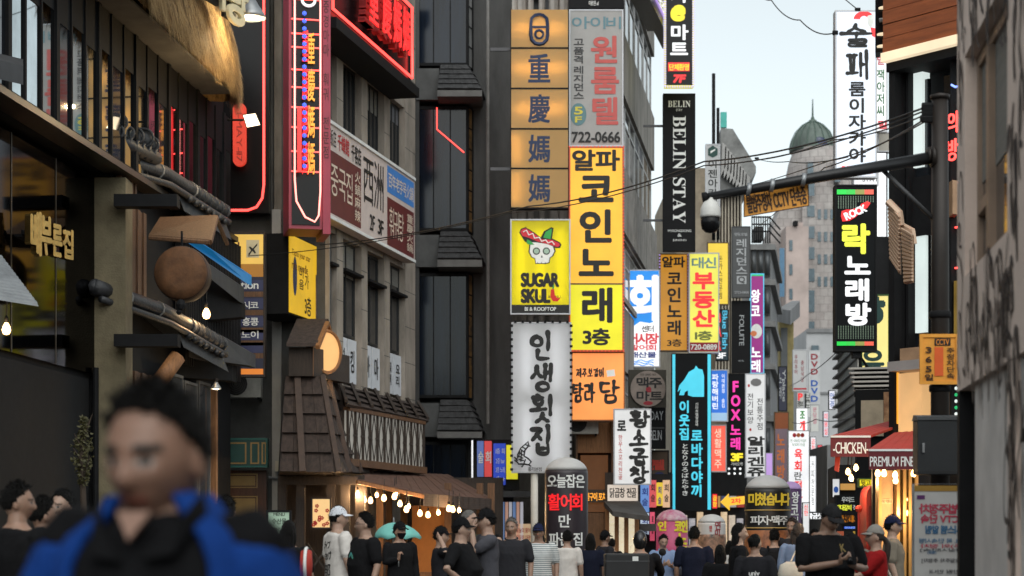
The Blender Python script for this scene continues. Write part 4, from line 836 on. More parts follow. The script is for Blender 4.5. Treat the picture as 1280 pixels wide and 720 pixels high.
for i, (a, b, y0, y1, c) in enumerate(((801, 812, 605, 640, (110, 150, 215)), (812, 821, 600, 634, (225, 90, 95)), (821, 829, 603, 632, (240, 205, 60)), (829, 838, 600, 634, (235, 190, 150)), (801, 812, 641, 668, (200, 215, 235)), (813, 819, 640, 676, (235, 90, 120)), (832, 840, 640, 676, (245, 235, 210)))):
    bar(t, 'poster', a + .3, b - .3, y0, y1, lit('lit_shop_poster_%d' % i, c, .65), .1, .29)
    t.text([('회', t.x(a + 2), t.x(b - 2), t.zz(y0 + 14), t.zz(y0 + 5), {'b': .03}), ('술', t.x(a + 2), t.x(b - 2), t.zz(y0 + 27), t.zz(y0 + 18), {'b': .03})], BLK if i % 2 else ink('blue_vinyl', (40, 60, 150)), n=.09)
bar(t, 'small_awning', 797, 838, 655, 664, mat('charcoal_canopy'), -1, .09)
t = shop('deep_shops', 'dim stretch of shopfronts with warm lamps behind the teal bordered sign', 838, 935, 590, 66, BLACK, 4)
for i in range(9):
    x = 842 + i * 10; bar(t, 'lit_pane', x, x + 7, 640 + (i % 3) * 4, 690, mat('shop_glow_%d' % (i % 3), (.5, .4, .3), .6, emit=((1, .7, .4), (1, .85, .7), (.6, .7, 1))[i % 3], es=(.5, .35, .25)[i % 3], var=.6, vs=5), .0, .29)
    bar(t, 'shop_band', x, x + 8, 620, 634, lit('lit_band_%d' % (i % 4), ((190, 60, 50), (225, 170, 90), (70, 80, 120), (200, 190, 180))[i % 4], .4), -.1, .29)

# ---------------------------------------------------------------- grey office building right of the big signs
C1 = Pl(777, 53, .144)
t = T('grey_office_building', 'grey concrete office block with aluminium windows rising past the top of the picture', 'building', C1, C1.u(800), 0)
ua, ub = C1.u(772), C1.u(818); zt = 21.5
b_ = MB().box(ua, ub, .3, .9, 0, zt)
for za, zb in ((0, 4.4), (5.9, 7.6), (9.4, 11.3), (13.3, 15.0), (17, 18.5)): b_.box(ua, ub, 0, .3, za, zb)
t.part('wall', b_, CONC)
WF = mat('pale_window_frame', (.5, .5, .5), .5, .2, var=.2)
for za, zb in ((4.4, 5.9), (7.6, 9.4), (11.3, 13.3), (15.0, 17)):
    for i in range(4): a = ua + (ub - ua) * i / 4; window(t, a + .1, a + (ub - ua) / 4, za, zb, .1, WF, mat('pale_glass', (.09, .1, .11), .05, .2, var=.5, vs=1), .07, 1, (zb - .5,))
jn = MB()
for i in range(1, 6): jn.box(ua + (ub - ua) * i / 6, ua + (ub - ua) * i / 6 + .02, -.084, -.08, 9.5, 11.2)
t.part('panel_joint', jn, DKCONC)
t.part('stone_band', MB().box(ua, ub, -.08, 0, 7.65, 9.3 - 1.6 + .1).box(ua, ub, -.08, 0, 9.5, 11.2), mat('stained_stone', (.26, .24, .22), .9, var=.4, vs=2))
C2 = Pl(850, 63); cu = C2.u; cz = lambda y: C2.z(850, y)
w2 = MB().box(cu(816), cu(889), 63, 75, 0, 21.6) ; wpart(t, 'side_wall', w2, CONC)
for y in (20, 60, 140, 190, 250, 300): wpart(t, 'floor_band', MB().box(cu(816), cu(830), 62.8, 63, cz(y + 5), cz(y)), GREYMET)
wpart(t, 'corner_pier', MB().box(cu(866), cu(889), 62.6, 63, 0, 21.3), mat('pale_stained_stone', (.34, .32, .3), .9, var=.4, vs=1.2, st=(1, 1, .3)))
wpart(t, 'corner_recess', MB().box(cu(868), cu(873), 62.5, 62.6, cz(400), cz(20)), DKCONC)
wpart(t, 'cornice', MB().box(cu(820), cu(890), 62.2, 63, cz(6), cz(-6)), GREYMET)
wpart(t, 'side_sign_panel', MB().box(cu(817), cu(829), 62.3, 62.5, cz(180), cz(155)).box(cu(817), cu(829), 62.3, 62.5, cz(90), cz(66)), mat('dull_zinc'))
SS = Pl(788, 52.5, .2)
t = T('shelf_signs', 'slanted boxes of lit white and yellow lettering high on the grey office block', 'sign', SS, SS.u(805), SS.z(805, 50), -.5)
t.part('board', MB().box(SS.u(786), SS.u(809), -.5, 0, SS.z(800, 22), SS.z(800, -30)), BLKGLOSS); t.part('board', MB().box(SS.u(811), SS.u(828), -.5, 0, SS.z(820, 45), SS.z(820, 0)), BLKGLOSS)
t.part('lilac_tube', MB().box(SS.u(786), SS.u(829), -.55, -.51, SS.z(820, 50), SS.z(820, 47.5)), lit('lit_lilac', (190, 160, 240), .8))
t.text([('호프 맥주', SS.u(788), SS.u(808), SS.z(800, 10), SS.z(800, -8), {'b': .03}), ('치킨', SS.u(812), SS.u(827), SS.z(820, 22), SS.z(820, 8), {'b': .04})], LWHITE, n=-.51)
t.text([('포차', SS.u(812), SS.u(827), SS.z(820, 40), SS.z(820, 27), {'b': .04})], LY2, n=-.51)

# ---------------------------------------------------------------- cornice building, railed building, far blocks
E1 = Pl(890, 74, .15)
t = T('cornice_building', 'beige building with a heavy jutting cornice against the sky', 'building', WORLD, P(910, 0, 76).x, 0, 78)
x0 = P(889, 0, 76).x; z_ = lambda y, D=76: P(0, y, D).z
wpart(t, 'wall', MB().box(x0 - 1, P(927, 0, 80).x, 80, 92, 0, z_(210, 80)), mat('beige_fin_wall', (.33, .27, .2), .85, var=.35, vs=2))
fn = MB()
for i in range(9): x = 894 + i * 3.9; fn.box(P(x, 0, 79.6).x, P(x + 1.8, 0, 79.6).x, 79.5, 80, z_(520, 80), z_(210, 80))
wpart(t, 'fin', fn, mat('pale_fin', (.4, .35, .28), .8, var=.3))
pr = [(901, 160), (916, 161), (945, 208), (945, 216), (938, 226), (928, 236), (916, 244), (901, 246)]
co = MB().solid([P(x, y, 79.2) for x, y in pr], (.3, 6, 0)); wpart(t, 'cornice', co, mat('weathered_cornice', (.24, .24, .235), .9, var=.5, vs=1.5))
dn = MB()
for i in range(9):
    f = i / 9; xa, ya = 903 + 33 * f, 178 + 44 * f
    dn.solid([P(xa, ya, 78.9), P(xa + 5, ya + 4, 78.9), P(xa + 4, ya + 20 + 10 * (1 - f), 78.9), P(xa - 2, ya + 24 + 18 * (1 - f), 78.9)], (.05, .3, 0))
wpart(t, 'dentil', dn, mat('pale_cornice', (.38, .37, .36), .9, var=.3))
wpart(t, 'roof_panel', MB().box(P(901, 0, 82).x, P(908.5, 0, 82).x, 82, 82.2, z_(159, 82), z_(140, 82)), mat('turquoise_panel', (.06, .42, .36), .5))
wpart(t, 'flue', MB().tube([P(892, 300, 70), P(892, 92, 70)], .06, 8).tube([P(897.5, 300, 72), P(897.5, 135, 72)], .055, 8), BLACK, True)
RB = Pl(930, 96, .144)
t = T('railed_building', 'grey building with a railed roof terrace and stepped ledges down the street', 'building', WORLD, P(965, 0, 96).x, 0, 100)
bx = [P(925, 671, 92), P(963, 671, 92), P(972, 671, 104), P(925, 671, 104)]
up = lambda pts, D, y: [Vector((p.x, p.y, z_(y, D))) for p in pts]
flr = lambda pts: [Vector((p.x, p.y, 0)) for p in pts]
wpart(t, 'wall', MB().hexa(flr(bx), up(bx, 92, 306)), mat('blue_grey_wall', (.2, .2, .205), .85, var=.35, vs=1, st=(1, 1, .3)))
for y in (306, 350, 402, 455, 520):
    o_ = [bx[0] + Vector((0, -.25, 0)), bx[1] + Vector((.2, -.25, 0)), bx[2] + Vector((.25, 0, 0)), bx[3]]; wpart(t, 'ledge', MB().hexa(up(o_, 92, y + 7), up(o_, 92, y)), mat('dark_ledge', (.19, .19, .19), .8, var=.3))
rl = MB(); ps = [P(940, 300, 92.3), P(962, 300, 92.3), P(975, 300, 96)]
for f in (270, 279, 288): rl.tube([Vector((p.x, p.y, z_(f, 92))) for p in ps], .04, 5)
for i in range(9): x = 940 + i * 2.8; rl.tube([P(x, 304, 92.3), P(x, 270, 92.3)], .03, 5)
wpart(t, 'roof_railing', rl, BLACK)
wpart(t, 'roof_unit', MB().box(P(944, 0, 93).x, P(954, 0, 93).x, 93, 94, z_(300, 93), z_(283, 93)), DKCONC)
for y in (312, 360, 412, 465, 535):
    for x in (938, 946.5, 955):
        f = MB().box(P(x, 0, 92).x, P(x + 7.5, 0, 92).x, 91.9, 91.98, z_(y + 34, 92), z_(y, 92)); fo = wpart(t, 'window', f, DKCONC)
        wpart(t, 'pane', MB().box(P(x + 1, 0, 92).x, P(x + 6.6, 0, 92).x, 91.85, 91.9, z_(y + 32, 92), z_(y + 2, 92)), mat('cool_pane', (.06, .065, .07), .35, .0, var=.5, vs=1), fo)
t = T('box_balcony_building', 'narrow yellow and grey building with a boxy balcony beside the railed one', 'building', WORLD, P(985, 0, 108).x, 0, 108)
wpart(t, 'wall', MB().box(P(974, 0, 108).x, P(992, 0, 108).x, 108, 120, 0, z_(388, 108)), mat('ochre_wall', (.3, .24, .1), .8, var=.3)); wpart(t, 'balcony', MB().hexa([P(972, 402, 107), P(988, 406, 105), P(1000, 396, 109), P(990, 396, 110)], [P(972, 386, 107), P(988, 388, 105), P(1000, 376, 109), P(990, 376, 110)]), mat('blue_grey_wall'))
wpart(t, 'corner_window', MB().box(P(976, 0, 107.9).x, P(984, 0, 107.9).x, 107.8, 108, z_(560, 108), z_(410, 108)), mat('cool_pane'))

# domed tower far behind
TW = 230
TILEW = brickmat('pale_tile_cladding', (.5, .46, .44), (.44, .39, .375), (.26, .24, .23), 1.1, 1, 1, .03)
t = T('domed_tower', 'tall pale tiled tower with a green copper dome and spire', 'building', WORLD, P(1035, 0, TW).x, 0, TW)
tz = lambda y: z_(y, TW); tx = lambda x: P(x, 0, TW).x
wpart(t, 'shaft', MB().box(tx(1003), tx(1085), TW, TW + 9, 0, tz(255)), TILEW)
wpart(t, 'upper_drum', MB().lathe([(4.6, tz(262)), (4.4, tz(230)), (3.8, tz(196)), (3.3, tz(181)), (3.3, tz(178))], (tx(1034), TW + 5, 0), 32), TILEW)
wpart(t, 'lower_wing', MB().solid([Vector((tx(x), TW + 1, tz(y))) for x, y in ((963, 680), (963, 296), (967, 284), (976, 262), (989, 232), (996, 228), (1006, 228), (1006, 680))], (0, 8, 0)), TILEW)
wpart(t, 'stepped_wing', MB().box(tx(978), tx(1006), TW - 3, TW + 1, 0, tz(288)).box(tx(990), tx(1000), TW - 2.4, TW, tz(288), tz(282)), mat('pink_tile', (.46, .37, .34), .8, var=.2, vs=.5))
cr = (tx(1024), TW + 5)
cu_ = mat('green_copper', (.13, .165, .145), .7, var=.5, vs=.5, st=(1, 1, .3))
wpart(t, 'dome', MB().lathe([(2.75, tz(180)), (2.75, tz(176)), (2.5, tz(166)), (2.0, tz(155)), (1.2, tz(146)), (.5, tz(142)), (.45, tz(139)), (.15, tz(138))], (*cr, 0), 28), cu_, True)
rb = MB()
for i in range(16):
    a = i * math.pi / 8; rb.tube([(cr[0] + math.cos(a) * r_, cr[1] + math.sin(a) * r_, tz(y)) for r_, y in ((2.8, 177), (2.55, 166), (2.05, 154.5), (1.25, 145.5), (.5, 141))], .06, 4)
wpart(t, 'dome_rib', rb, mat('dark_copper', (.06, .1, .08), .7))
wpart(t, 'spire', MB().lathe([(.35, tz(141)), (.3, tz(139)), (.12, tz(134)), (.05, tz(112))], (*cr, 0), 8), mat('dark_copper'))
wpart(t, 'dome_window', MB().ball((cr[0] + .4, cr[1] - 2.4, tz(176)), 1.0, 14, sy=.3), mat('blue_glass_dark', (.01, .02, .07), .1))
for (x, y0, y1) in ((1009, 203, 228), (1043, 200, 228)): wpart(t, 'tall_window', MB().box(tx(x), tx(x + 7), TW - .4, TW + 1, tz(y1), tz(y0)), mat('tower_glass', (.07, .1, .12), .08, .3, var=.3))
for y0, y1 in ((228, 245), (257, 271), (283, 298), (309, 324), (336, 352), (363, 390), (402, 412), (430, 450)):
    wpart(t, 'window', MB().box(tx(1009), tx(1018), TW - .1, TW, tz(y1), tz(y0)), mat('tower_glass'))
for y0, y1 in ((305, 318), (335, 348), (365, 378), (395, 408), (425, 438)): wpart(t, 'window', MB().box(tx(982), tx(986), TW - 3.1, TW - 3, tz(y1), tz(y0)), mat('tower_glass'))
for x in (1022, 1030, 1038):
    for y0, y1 in ((262, 274), (290, 302), (318, 330), (346, 358)): wpart(t, 'window', MB().box(tx(x), tx(x + 4), TW - .1, TW, tz(y1), tz(y0)), mat('tower_glass'))
wpart(t, 'blue_strip_window', MB().box(tx(970), tx(976), TW - 3.1, TW - 3, tz(375), tz(315)), mat('blue_strip_glass', (.05, .13, .22), .1, .2))
wpart(t, 'vent', MB().box(tx(987), tx(992), TW - 3.6, TW - 2.4, tz(288), tz(282)), BLACK)
t = T('plain_white_block', 'plain pale grey block with shallow wall lines below the domed tower', 'building', WORLD, P(1025, 0, 150).x, 0, 150)
wpart(t, 'wall', MB().box(P(1008, 0, 150).x, P(1062, 0, 150).x, 150, 165, 0, z_(412, 150)), mat('pale_grey_wall', (.42, .42, .43), .85, var=.15, vs=.4))
wpart(t, 'wall_line', MB().box(P(1008, 0, 150).x, P(1062, 0, 150).x, 149.9, 150, z_(493, 150), z_(490, 150)).box(P(1008, 0, 150).x, P(1062, 0, 150).x, 149.85, 150, z_(416, 150), z_(411, 150)), mat('blue_grey_wall'))
wpart(t, 'pane', MB().box(P(1014, 0, 150).x, P(1023, 0, 150).x, 149.8, 149.9, z_(440, 150), z_(432, 150)), mat('tower_glass'))
t = T('balcony_block', 'grey apartment block with close stacked balcony edges behind the red awning', 'building', WORLD, P(1055, 0, 70).x, 0, 70)
bq = [P(1047, 671, 75), P(1072, 671, 66), P(1100, 671, 66), P(1100, 671, 75)]
wpart(t, 'wall', MB().hexa(flr(bq), up(bq, 70, 428)), mat('pale_concrete'))
bl2 = MB()
for i in range(11):
    y = 432 + i * 13; o_ = [bq[0] + Vector((-.2, 0, 0)), bq[1] + Vector((-.05, -.12, 0)), bq[2] + Vector((0, -.3, 0)), bq[3]]; bl2.hexa(up(o_, 70, y + 2.5), up(o_, 70, y))
wpart(t, 'balcony_edge', bl2, mat('dark_ledge'))
for i in range(5): y = 436 + i * 26; wpart(t, 'window', MB().box(P(1052, 0, 73).x, P(1056, 0, 73).x, 70.5, 73, z_(y + 18, 70), z_(y, 70)), mat('cool_pane'))

# far street end: low buildings closing the view
for x0, x1, D, y, lb in ((1024, 1034, 120, 560, 'dim narrow block low down beside the slim white sign'), (1034, 1062, 90, 556, 'dim low block behind the CHICKEN awning'), (985, 1012, 170, 545, 'dim block closing the far end of the street under the tower')):
    t = T('far_street_block', lb, 'building', WORLD, P((x0 + x1) / 2, 0, D).x, 0, D)
    wpart(t, 'wall', MB().box(P(x0, 0, D).x, P(x1, 0, D).x, D, D + 10, 0, z_(y, D)), mat('blue_grey_wall'))
wpart(t, 'lit_ground_floor', MB().box(P(988, 0, 169).x, P(1030, 0, 119).x, 118.8, 119.2, .3, 3.4), mat('far_glow', (.5, .5, .55), .6, emit=(.75, .8, 1), es=.25, var=.7, vs=1))

# ---------------------------------------------------------------- right side: black corner building with the timber crown
R2 = Pl(1113, 27, du=(.61, -.79)); ru = R2.u; rz = R2.z
t = T('black_corner_building', 'black corner building with orange timber boards above a light strip', 'building', R2, ru(1150), 0)
ua, ub = ru(1111), ru(1205)
t.part('wall', MB().box(ua, ub, .5, 6, 0, 9.3).box(ua, ua + .1, .0, .5, 0, 7.8), BLACK)
zb = rz(1113, 72); pk = MB(); n_ = 6
for i in range(n_): pk.box(ua - .02, ub, -.1 + .008 * (i % 2), .5, zb + .06 + i * .19, zb + .06 + (i + .95) * .19)
t.part('timber_crown', pk, mat('orange_boards', (.3, .075, .02), .55, var=.35, vs=3, st=(.6, .6, 6), bump=.15))
t.part('light_strip', MB().box(ua - .03, ub, -.13, .3, zb - .07, zb + .05), lit('lit_warm_white', (255, 232, 195), .95))
t.part('soffit', MB().box(ua, ub, -.05, .5, zb - .2, zb - .08), BLACK)
R2.n0 = .3
for (x0, x1, y0, y1) in ((1140, 1153, 85, 209), (1144, 1157, 294, 416)):
    t.part('light_tube', MB().box(ru(x0), ru(x1), .3, .45, rz(1147, y1), rz(1147, y0)), lit('lit_cool_white', (225, 238, 235), .9))
R2.n0 = 0
t.part('glass_bay', MB().box(ru(1123), ru(1139), .35, .4, 3.2, zb - .3).box(ru(1158), ru(1181), .35, .4, 3, zb - .3), GLASS)
t.part('frame', MB().box(ru(1120), ru(1123), .2, .5, 3, zb - .2).box(ru(1181), ru(1183), .1, .5, 3, zb - .2).box(ru(1111), ru(1200), .28, .36, rz(1147, 290), rz(1147, 215)), BLACK)
for j, (s, y0, y1) in enumerate((('의', 140, 166), ('방', 174, 201))): t.text([(s, ru(1184), ru(1197), rz(1190, y1), rz(1190, y0), {'b': .01})], REDN, name='neon_letter', n=-.0, ext=.02)
t.part('blue_neon', MB().tube([(ru(1183), .1, rz(1190, 103)), (ru(1188), .1, rz(1190, 107)), (ru(1197), .1, rz(1190, 107))], .015, 5), mat('blue_neon_tube', (.2, .3, 1), .4, emit=(.2, .3, 1), es=2, var=0))
for y in (226, 282, 333): t.part('red_neon', MB().box(ru(1184), ru(1196), .15, .18, rz(1190, y + 1), rz(1190, y - 1)), REDN)
t.part('menu_slab', MB().hexa([(ru(1180), .1, rz(1185, 270)), (ru(1197), -.1, rz(1185, 270)), (ru(1197), -.1, rz(1185, 228)), (ru(1180), .1, rz(1185, 226))], [(ru(1180), .2, rz(1185, 270)), (ru(1197), 0, rz(1185, 270)), (ru(1197), 0, rz(1185, 228)), (ru(1180), .2, rz(1185, 226))]), mat('tan_board', (.4, .24, .14), .6, var=.3))
t.part('yellow_panel', MB().box(ru(1186), ru(1200), .1, .3, rz(1190, 470), rz(1190, 350)), mat('dull_yellow_panel', (.35, .22, .04), .6, var=.3))
t.part('canopy_lip', MB().box(ru(1128), ru(1200), -.3, .5, rz(1150, 464), rz(1150, 452)), mat('pale_metal_lip', (.45, .42, .4), .5, .3))
t.part('timber_fascia', MB().box(ru(1128), ru(1200), -.05, .45, rz(1150, 452), rz(1150, 434)), mat('tan_board'))
t.part('lit_wall', MB().box(ru(1123), ru(1152), .0, .3, rz(1137, 545), rz(1137, 466)), lit('lit_cream_wall', (240, 190, 130), .8))
t.part('lit_edge', MB().box(ru(1122), ru(1123), -.02, .02, rz(1120, 530), rz(1120, 466)), LY2); t.part('lit_edge', MB().box(ru(1199), ru(1202), -.1, .3, rz(1200, 470), rz(1200, 455)), LY2)
for i in range(6): t.part('bulb_strip', MB().ball((ru(1201.5), -.1, rz(1200, 478 + i * 8)), .025, 6), lit('lit_cool_white') if i % 2 else lit('lit_green_bulb', (40, 200, 120), .7))
# overhang with downlights left of the timber crown
pl = Pl(1104, 27.4); t = T('downlight_overhang', 'black overhang with a row of round downlights beside the timber boards', 'canopy', pl, pl.u(1104), pl.z(1104, 62))
t.part('slab', MB().hexa([(pl.u(1094), 0, pl.z(0 + 1104, 66)), (pl.u(1114), 0, pl.z(1104, 62)), (pl.u(1114) + .06, .3, pl.z(1104, 62)), (pl.u(1094) + .06, .3, pl.z(1104, 66))], [(pl.u(1094), 0, pl.z(1104, -15)), (pl.u(1114), 0, pl.z(1104, -15)), (pl.u(1114) + .06, .3, pl.z(1104, -15)), (pl.u(1094) + .06, .3, pl.z(1104, -15))]), BLKGLOSS)
for y, x in ((10, 1105), (43, 1103), (58, 1103)):
    t.part('downlight', MB().lathe([(.01, -.02), (.075, -.02), (.08, .0)], (pl.u(x), -.02, pl.z(1104, y)), 14, axis='z', sy=1.2), lit('lit_warm_white'))
t.part('pipe', MB().tube([(pl.u(1098), -.06, pl.z(1104, 27)), (pl.u(1112), -.1, pl.z(1104, 26))], .03, 6), STEEL)

# ---------------------------------------------------------------- right foreground: graffiti wall
GR = Pl(1215, 13, .104, away=False); gu, gz = GR.u, GR.z
t = T('graffiti_building', 'pinkish grey building covered in black brush scrawls at the right edge', 'building', GR, gu(1240), 0)
GW = mat('pink_grey_wall', (.72, .58, .5), .85, var=.1, vs=2, bump=.1, bs=20)
e0, e1 = gu(1196.5), gu(1340); zl = 2.42; dw0, dw1 = gu(1212), gu(1259)
zw0, zw1 = gz(1232, 318), gz(1232, 20); w0_, w1_ = gu(1206), gu(1259)
wl = MB().box(e0, e1, .5, 4, 0, 6.5)
wl.box(e0, w0_, 0, .5, zl, 6.5).box(w1_, e1, 0, .5, zl, 6.5).box(w0_, w1_, 0, .5, zl, zw0).box(w0_, w1_, 0, .5, zw1, 6.5)
t.part('wall', wl, GW)
t.part('pier', MB().box(e0, e0 + .12, .0, .5, 0, zl - .004), BLACK)
PG = mat('pale_jamb', (.66, .62, .59), .8, var=.2, vs=2)
t.part('jamb', MB().box(dw0 - .04, dw1 - .1, .04, .5, 0, zl - .003), PG); t.part('pier', MB().box(dw1, dw1 + .32, .002, .5, 0, zl - .004), GW); t.part('pier', MB().box(dw1 + .33, e1, .03, .5, 0, zl - .004), PG)
t.part('name_plate', MB().box(gu(1229), gu(1248), .1, .119, gz(1238, 528), gz(1238, 519)), mat('dull_bronze', (.16, .12, .1), .4, .5))
fo = window(t, w0_, w1_, zw0, zw1, .08, mat('tan_window_frame', (.3, .21, .15), .5, .2, var=.2), mat('near_glass', (.05, .05, .055), .05, .2, var=.5, vs=1.5), .09)
uM = gu(1222); t.part('mullion', MB().box(uM - .06, uM + .06, .06, .2, zw0 + .09, zw1 - .09).box(w0_ + .09, uM - .06, .07, .19, gz(1214, 255) - .04, gz(1214, 255) + .04), mat('tan_window_frame'), fo)
rnd = random.Random(11); gf = MB(); k = 0
def scrawl(x0, x1, y0, y1, cnt, wd):
    global k
    for i in range(cnt):
        k += 1; cx, cy = rnd.uniform(x0, x1), rnd.uniform(y0, y1); s = rnd.uniform(.16, .34); u, z = GR.at(cx, cy); typ = rnd.random()
        if typ < .4: p = [(rnd.uniform(-.3, .3), 1), (rnd.uniform(-.5, .5), .3), (rnd.uniform(-.5, .5), -.4), (rnd.uniform(-.3, .3), -1.1)]
        elif typ < .7: p = [(.5 * math.cos(a), .8 * math.sin(a)) for a in [j * rnd.uniform(.8, 1.1) for j in range(6)]]
        else: p = [(-.5, rnd.uniform(-.5, .8)), (-.1, rnd.uniform(-1, 1)), (.2, rnd.uniform(-1, 1)), (.55, rnd.uniform(-.8, .8))]
        brush_into(gf, [p], u, u + s * .8, z, z + s, -.004 - .0007 * (k % 9), wd * rnd.uniform(.6, 1.3), rnd, .5)
scrawl(1199, 1204, 20, 460, 8, .035); scrawl(1208, 1262, 335, 460, 40, .035); scrawl(1200, 1270, -20, 35, 20, .035); scrawl(1262, 1285, 10, 690, 18, .05); scrawl(1260, 1268, 500, 700, 8, .04)
t.part('scrawl', gf, mat('black_brown_paint', (.03, .024, .022), .7, var=.6, vs=6, dark=(.012, .012, .02)))
t.part('black_tag', MB().box(gu(1276), gu(1282), .0, .029, gz(1279, 552), gz(1279, 535)), BLACK)
t.part('parapet', MB().box(e0 - .05, e1, -.05, 4, 6.5, 6.7), GW)
# the street goes on unseen; blocks added and sized to hold back sky light
for lb, x0, x1, y0, y1, h in (('unseen block lining the street on the left, added to hold back sky light', -22, -9.6, -50, 22, 7), ('unseen block lining the street on the right, added to hold back sky light', 5.2, 18, -50, 9, 8), ('unseen block closing the street behind the viewer, added to hold back sky light', -12, 12, -75, -55, 13)):
    t = T('street_block', lb, 'building', WORLD, (x0 + x1) / 2, 0, (y0 + y1) / 2); t.part('wall', MB().box(x0, x1, y0, y1, 0, h), CONC)
    wn = MB()
    for k in range(4):
        z = 3.4 + k * 3.4
        if z + 2 < h: wn.box(x0 - .03, x1 + .03, y0 - .03 + 1, y1 - 1 if y1 > 0 else y1 + .03, z, z + 1.8)
    t.part('window_band', wn, GLASS)
# ---------------------------------------------------------------- the big sign stack
def px(t, name, pts, m, n=-.01, th=.003): return t.part(name, MB().prism([t.pl.at(x, y) for x, y in pts], n, n + th), m)
def ell(cx, cy, rx, ry, k=24, a0=0, a1=360): return [(cx + rx * math.cos(R(a0 + (a1 - a0) * i / (k if a1 - a0 < 360 else k))), cy + ry * math.sin(R(a0 + (a1 - a0) * i / k))) for i in range(k + (1 if a1 - a0 < 360 else 0))]
def ringp(t, name, cx, cy, rx, ry, wd, m, n=-.012, a0=0, a1=360):
    mb = MB(); q = [(t.pl.u(x), n, t.pl.z(cx, y)) for x, y in ell(cx, cy, rx, ry, 28, a0, a1)]; mb.tube(q, wd * t.pl.O.y / F / 2, 4, closed=(a1 - a0 >= 360)); return t.part(name, mb, m)
NAVY = ink('navy_vinyl', (25, 45, 80)); OCH = lit('lit_tan_face', (206, 163, 88), .6)
OCHT = mat('tan_sign_skin', lin(225, 188, 125), .5, var=.08, vs=2, trans=True)
YELT = mat('yellow_sign_skin', lin(235, 225, 30), .45, var=.05, trans=True)
WHTT = mat('white_sign_skin', (.6, .6, .6), .5, var=.08, vs=1.2, trans=True)
t = T('tan_sign_stack', 'stack of five tan sign boxes with a navy ring mark and four navy characters', 'sign', Pl(675, 50), Pl(675, 50).u(675), Pl(675, 50).z(675, 262))
pl = t.pl; ys = [(12, 59), (61, 109.5), (111.5, 160), (162, 209.5), (211.5, 259)]
u0, u1 = pl.u(638), pl.u(711)
cs = MB().box(u0, u0 + .02, 0, .3, pl.z(675, 260), pl.z(675, 11)).box(u1 - .02, u1, 0, .3, pl.z(675, 260), pl.z(675, 11)).box(u0 + .02, u1 - .02, .28, .3, pl.z(675, 260), pl.z(675, 11)); t.part('casing', cs, BLACK)
tb = mat('tan_tube', (1, 1, 1), emit=(1, .95, .8), es=48, var=0)
for i, (y0, y1) in enumerate(ys):
    f = t.part('face', MB().box(u0 + .02, u1 - .02, 0, .008, pl.z(675, y1), pl.z(675, y0)), OCHT)
    t.part('divider', MB().box(u0, u1, -.012, .28, pl.z(675, y1 + 2), pl.z(675, y1 + .1)), BLACK, f)
    if i >= 3: t.part('tube', MB().tube([(pl.u(645), .15, pl.z(675, y1 - 6)), (pl.u(645), .15, pl.z(675, y0 + 6))], .02, 6), tb, f)
    else: t.part('tube', MB().box(u0 + .1, u1 - .1, .2, .21, pl.z(675, (y0 + y1) / 2) - .03, pl.z(675, (y0 + y1) / 2) + .03), mat('tan_tube_dim', (1, 1, 1), emit=(1, .93, .78), es=26, var=0), f)
    if i: t.text([('重慶媽媽'[i - 1], pl.u(661), pl.u(687), pl.z(675, y1 - 7), pl.z(675, y0 + 7), {'b': .035})], NAVY, f, n=-.004)
    else:
        mk = MB(); st_ = [(pl.u(674) + (10 * math.cos(a)) * .02, pl.z(675, 37) + (17 * (1 if math.sin(a) > 0 else 1) * math.sin(a)) * .02) for a in [i * math.pi / 14 for i in range(28)]]
        sq = [(663.5, 30), (664.5, 23), (669, 19), (674, 18), (679, 19), (683.5, 23), (684.5, 30), (684.5, 44), (683.5, 50), (679, 54.5), (674, 55.5), (669, 54.5), (664.5, 50), (663.5, 44)]
        mk.tube([(pl.u(x), -.006, pl.z(675, y)) for x, y in sq], .05, 4, closed=True); mk.tube([(pl.u(665), -.006, pl.z(675, 34)), (pl.u(683), -.006, pl.z(675, 34))], .035, 4)
        mk.tube([(pl.u(x), -.006, pl.z(675, y)) for x, y in ell(674, 43, 5, 5, 12)], .035, 4, closed=True); t.part('ring_mark', mk, NAVY, f)
t.part('bracket', MB().box(u0 - .5, u0, .12, .18, pl.z(675, 60) - .04, pl.z(675, 60) + .04).box(u0 - .5, u0, .12, .18, pl.z(675, 210) - .04, pl.z(675, 210) + .04), mat('bracket_steel', (.08, .08, .085), .5, .6))

GRYF = mat('grey_unlit_face', (.34, .33, .32), .6, var=.1, vs=2)
t = sign('one_room_sign', 'faded grey sign with big faded red hangul above a phone number', 711.5, 12, 779, 183, 50.2, GRYF, mat('silver_trim', (.4, .4, .42), .4, .5), .35, [
    ('아이비', 715, 21, 776, 36, ink('slate_blue_vinyl', (95, 130, 140)), {'b': .03}), ('원룸텔', 739, 43, 774, 158, ink('faded_red_vinyl', (190, 85, 80)), {'v': 1, 'b': .045}),
    ('고품격', 717, 47, 730, 80, ink('charcoal_vinyl', (50, 50, 52)), {'v': 1, 'b': .035}), ('레지던스', 717, 82, 730, 125, ink('charcoal_vinyl'), {'v': 1, 'b': .035}), ('722-0666', 715, 165, 775, 178, BLK, {'b': .035})])
px(t, 'floor_badge', ell(723, 143, 10, 14), ink('teal_badge', (90, 125, 130)))
t.text([('5', t.pl.u(718), t.pl.u(728), t.pl.z(723, 143), t.pl.z(723, 134), {'b': .05}), ('F', t.pl.u(719), t.pl.u(727), t.pl.z(723, 153), t.pl.z(723, 146), {'b': .05})], ink('olive_yellow_vinyl', (205, 190, 70)), n=-.015)
t = sign('dark_top_sign', 'dark sign cut by the top of the picture above the grey phone number sign', 711, -40, 780, 10, 50.3, mat('charcoal_face', (.012, .012, .013), .7, spec=.15), BLACK, .35, [('이용원 ol', 736, 1, 748, 7, WHT, {'b': .01})])

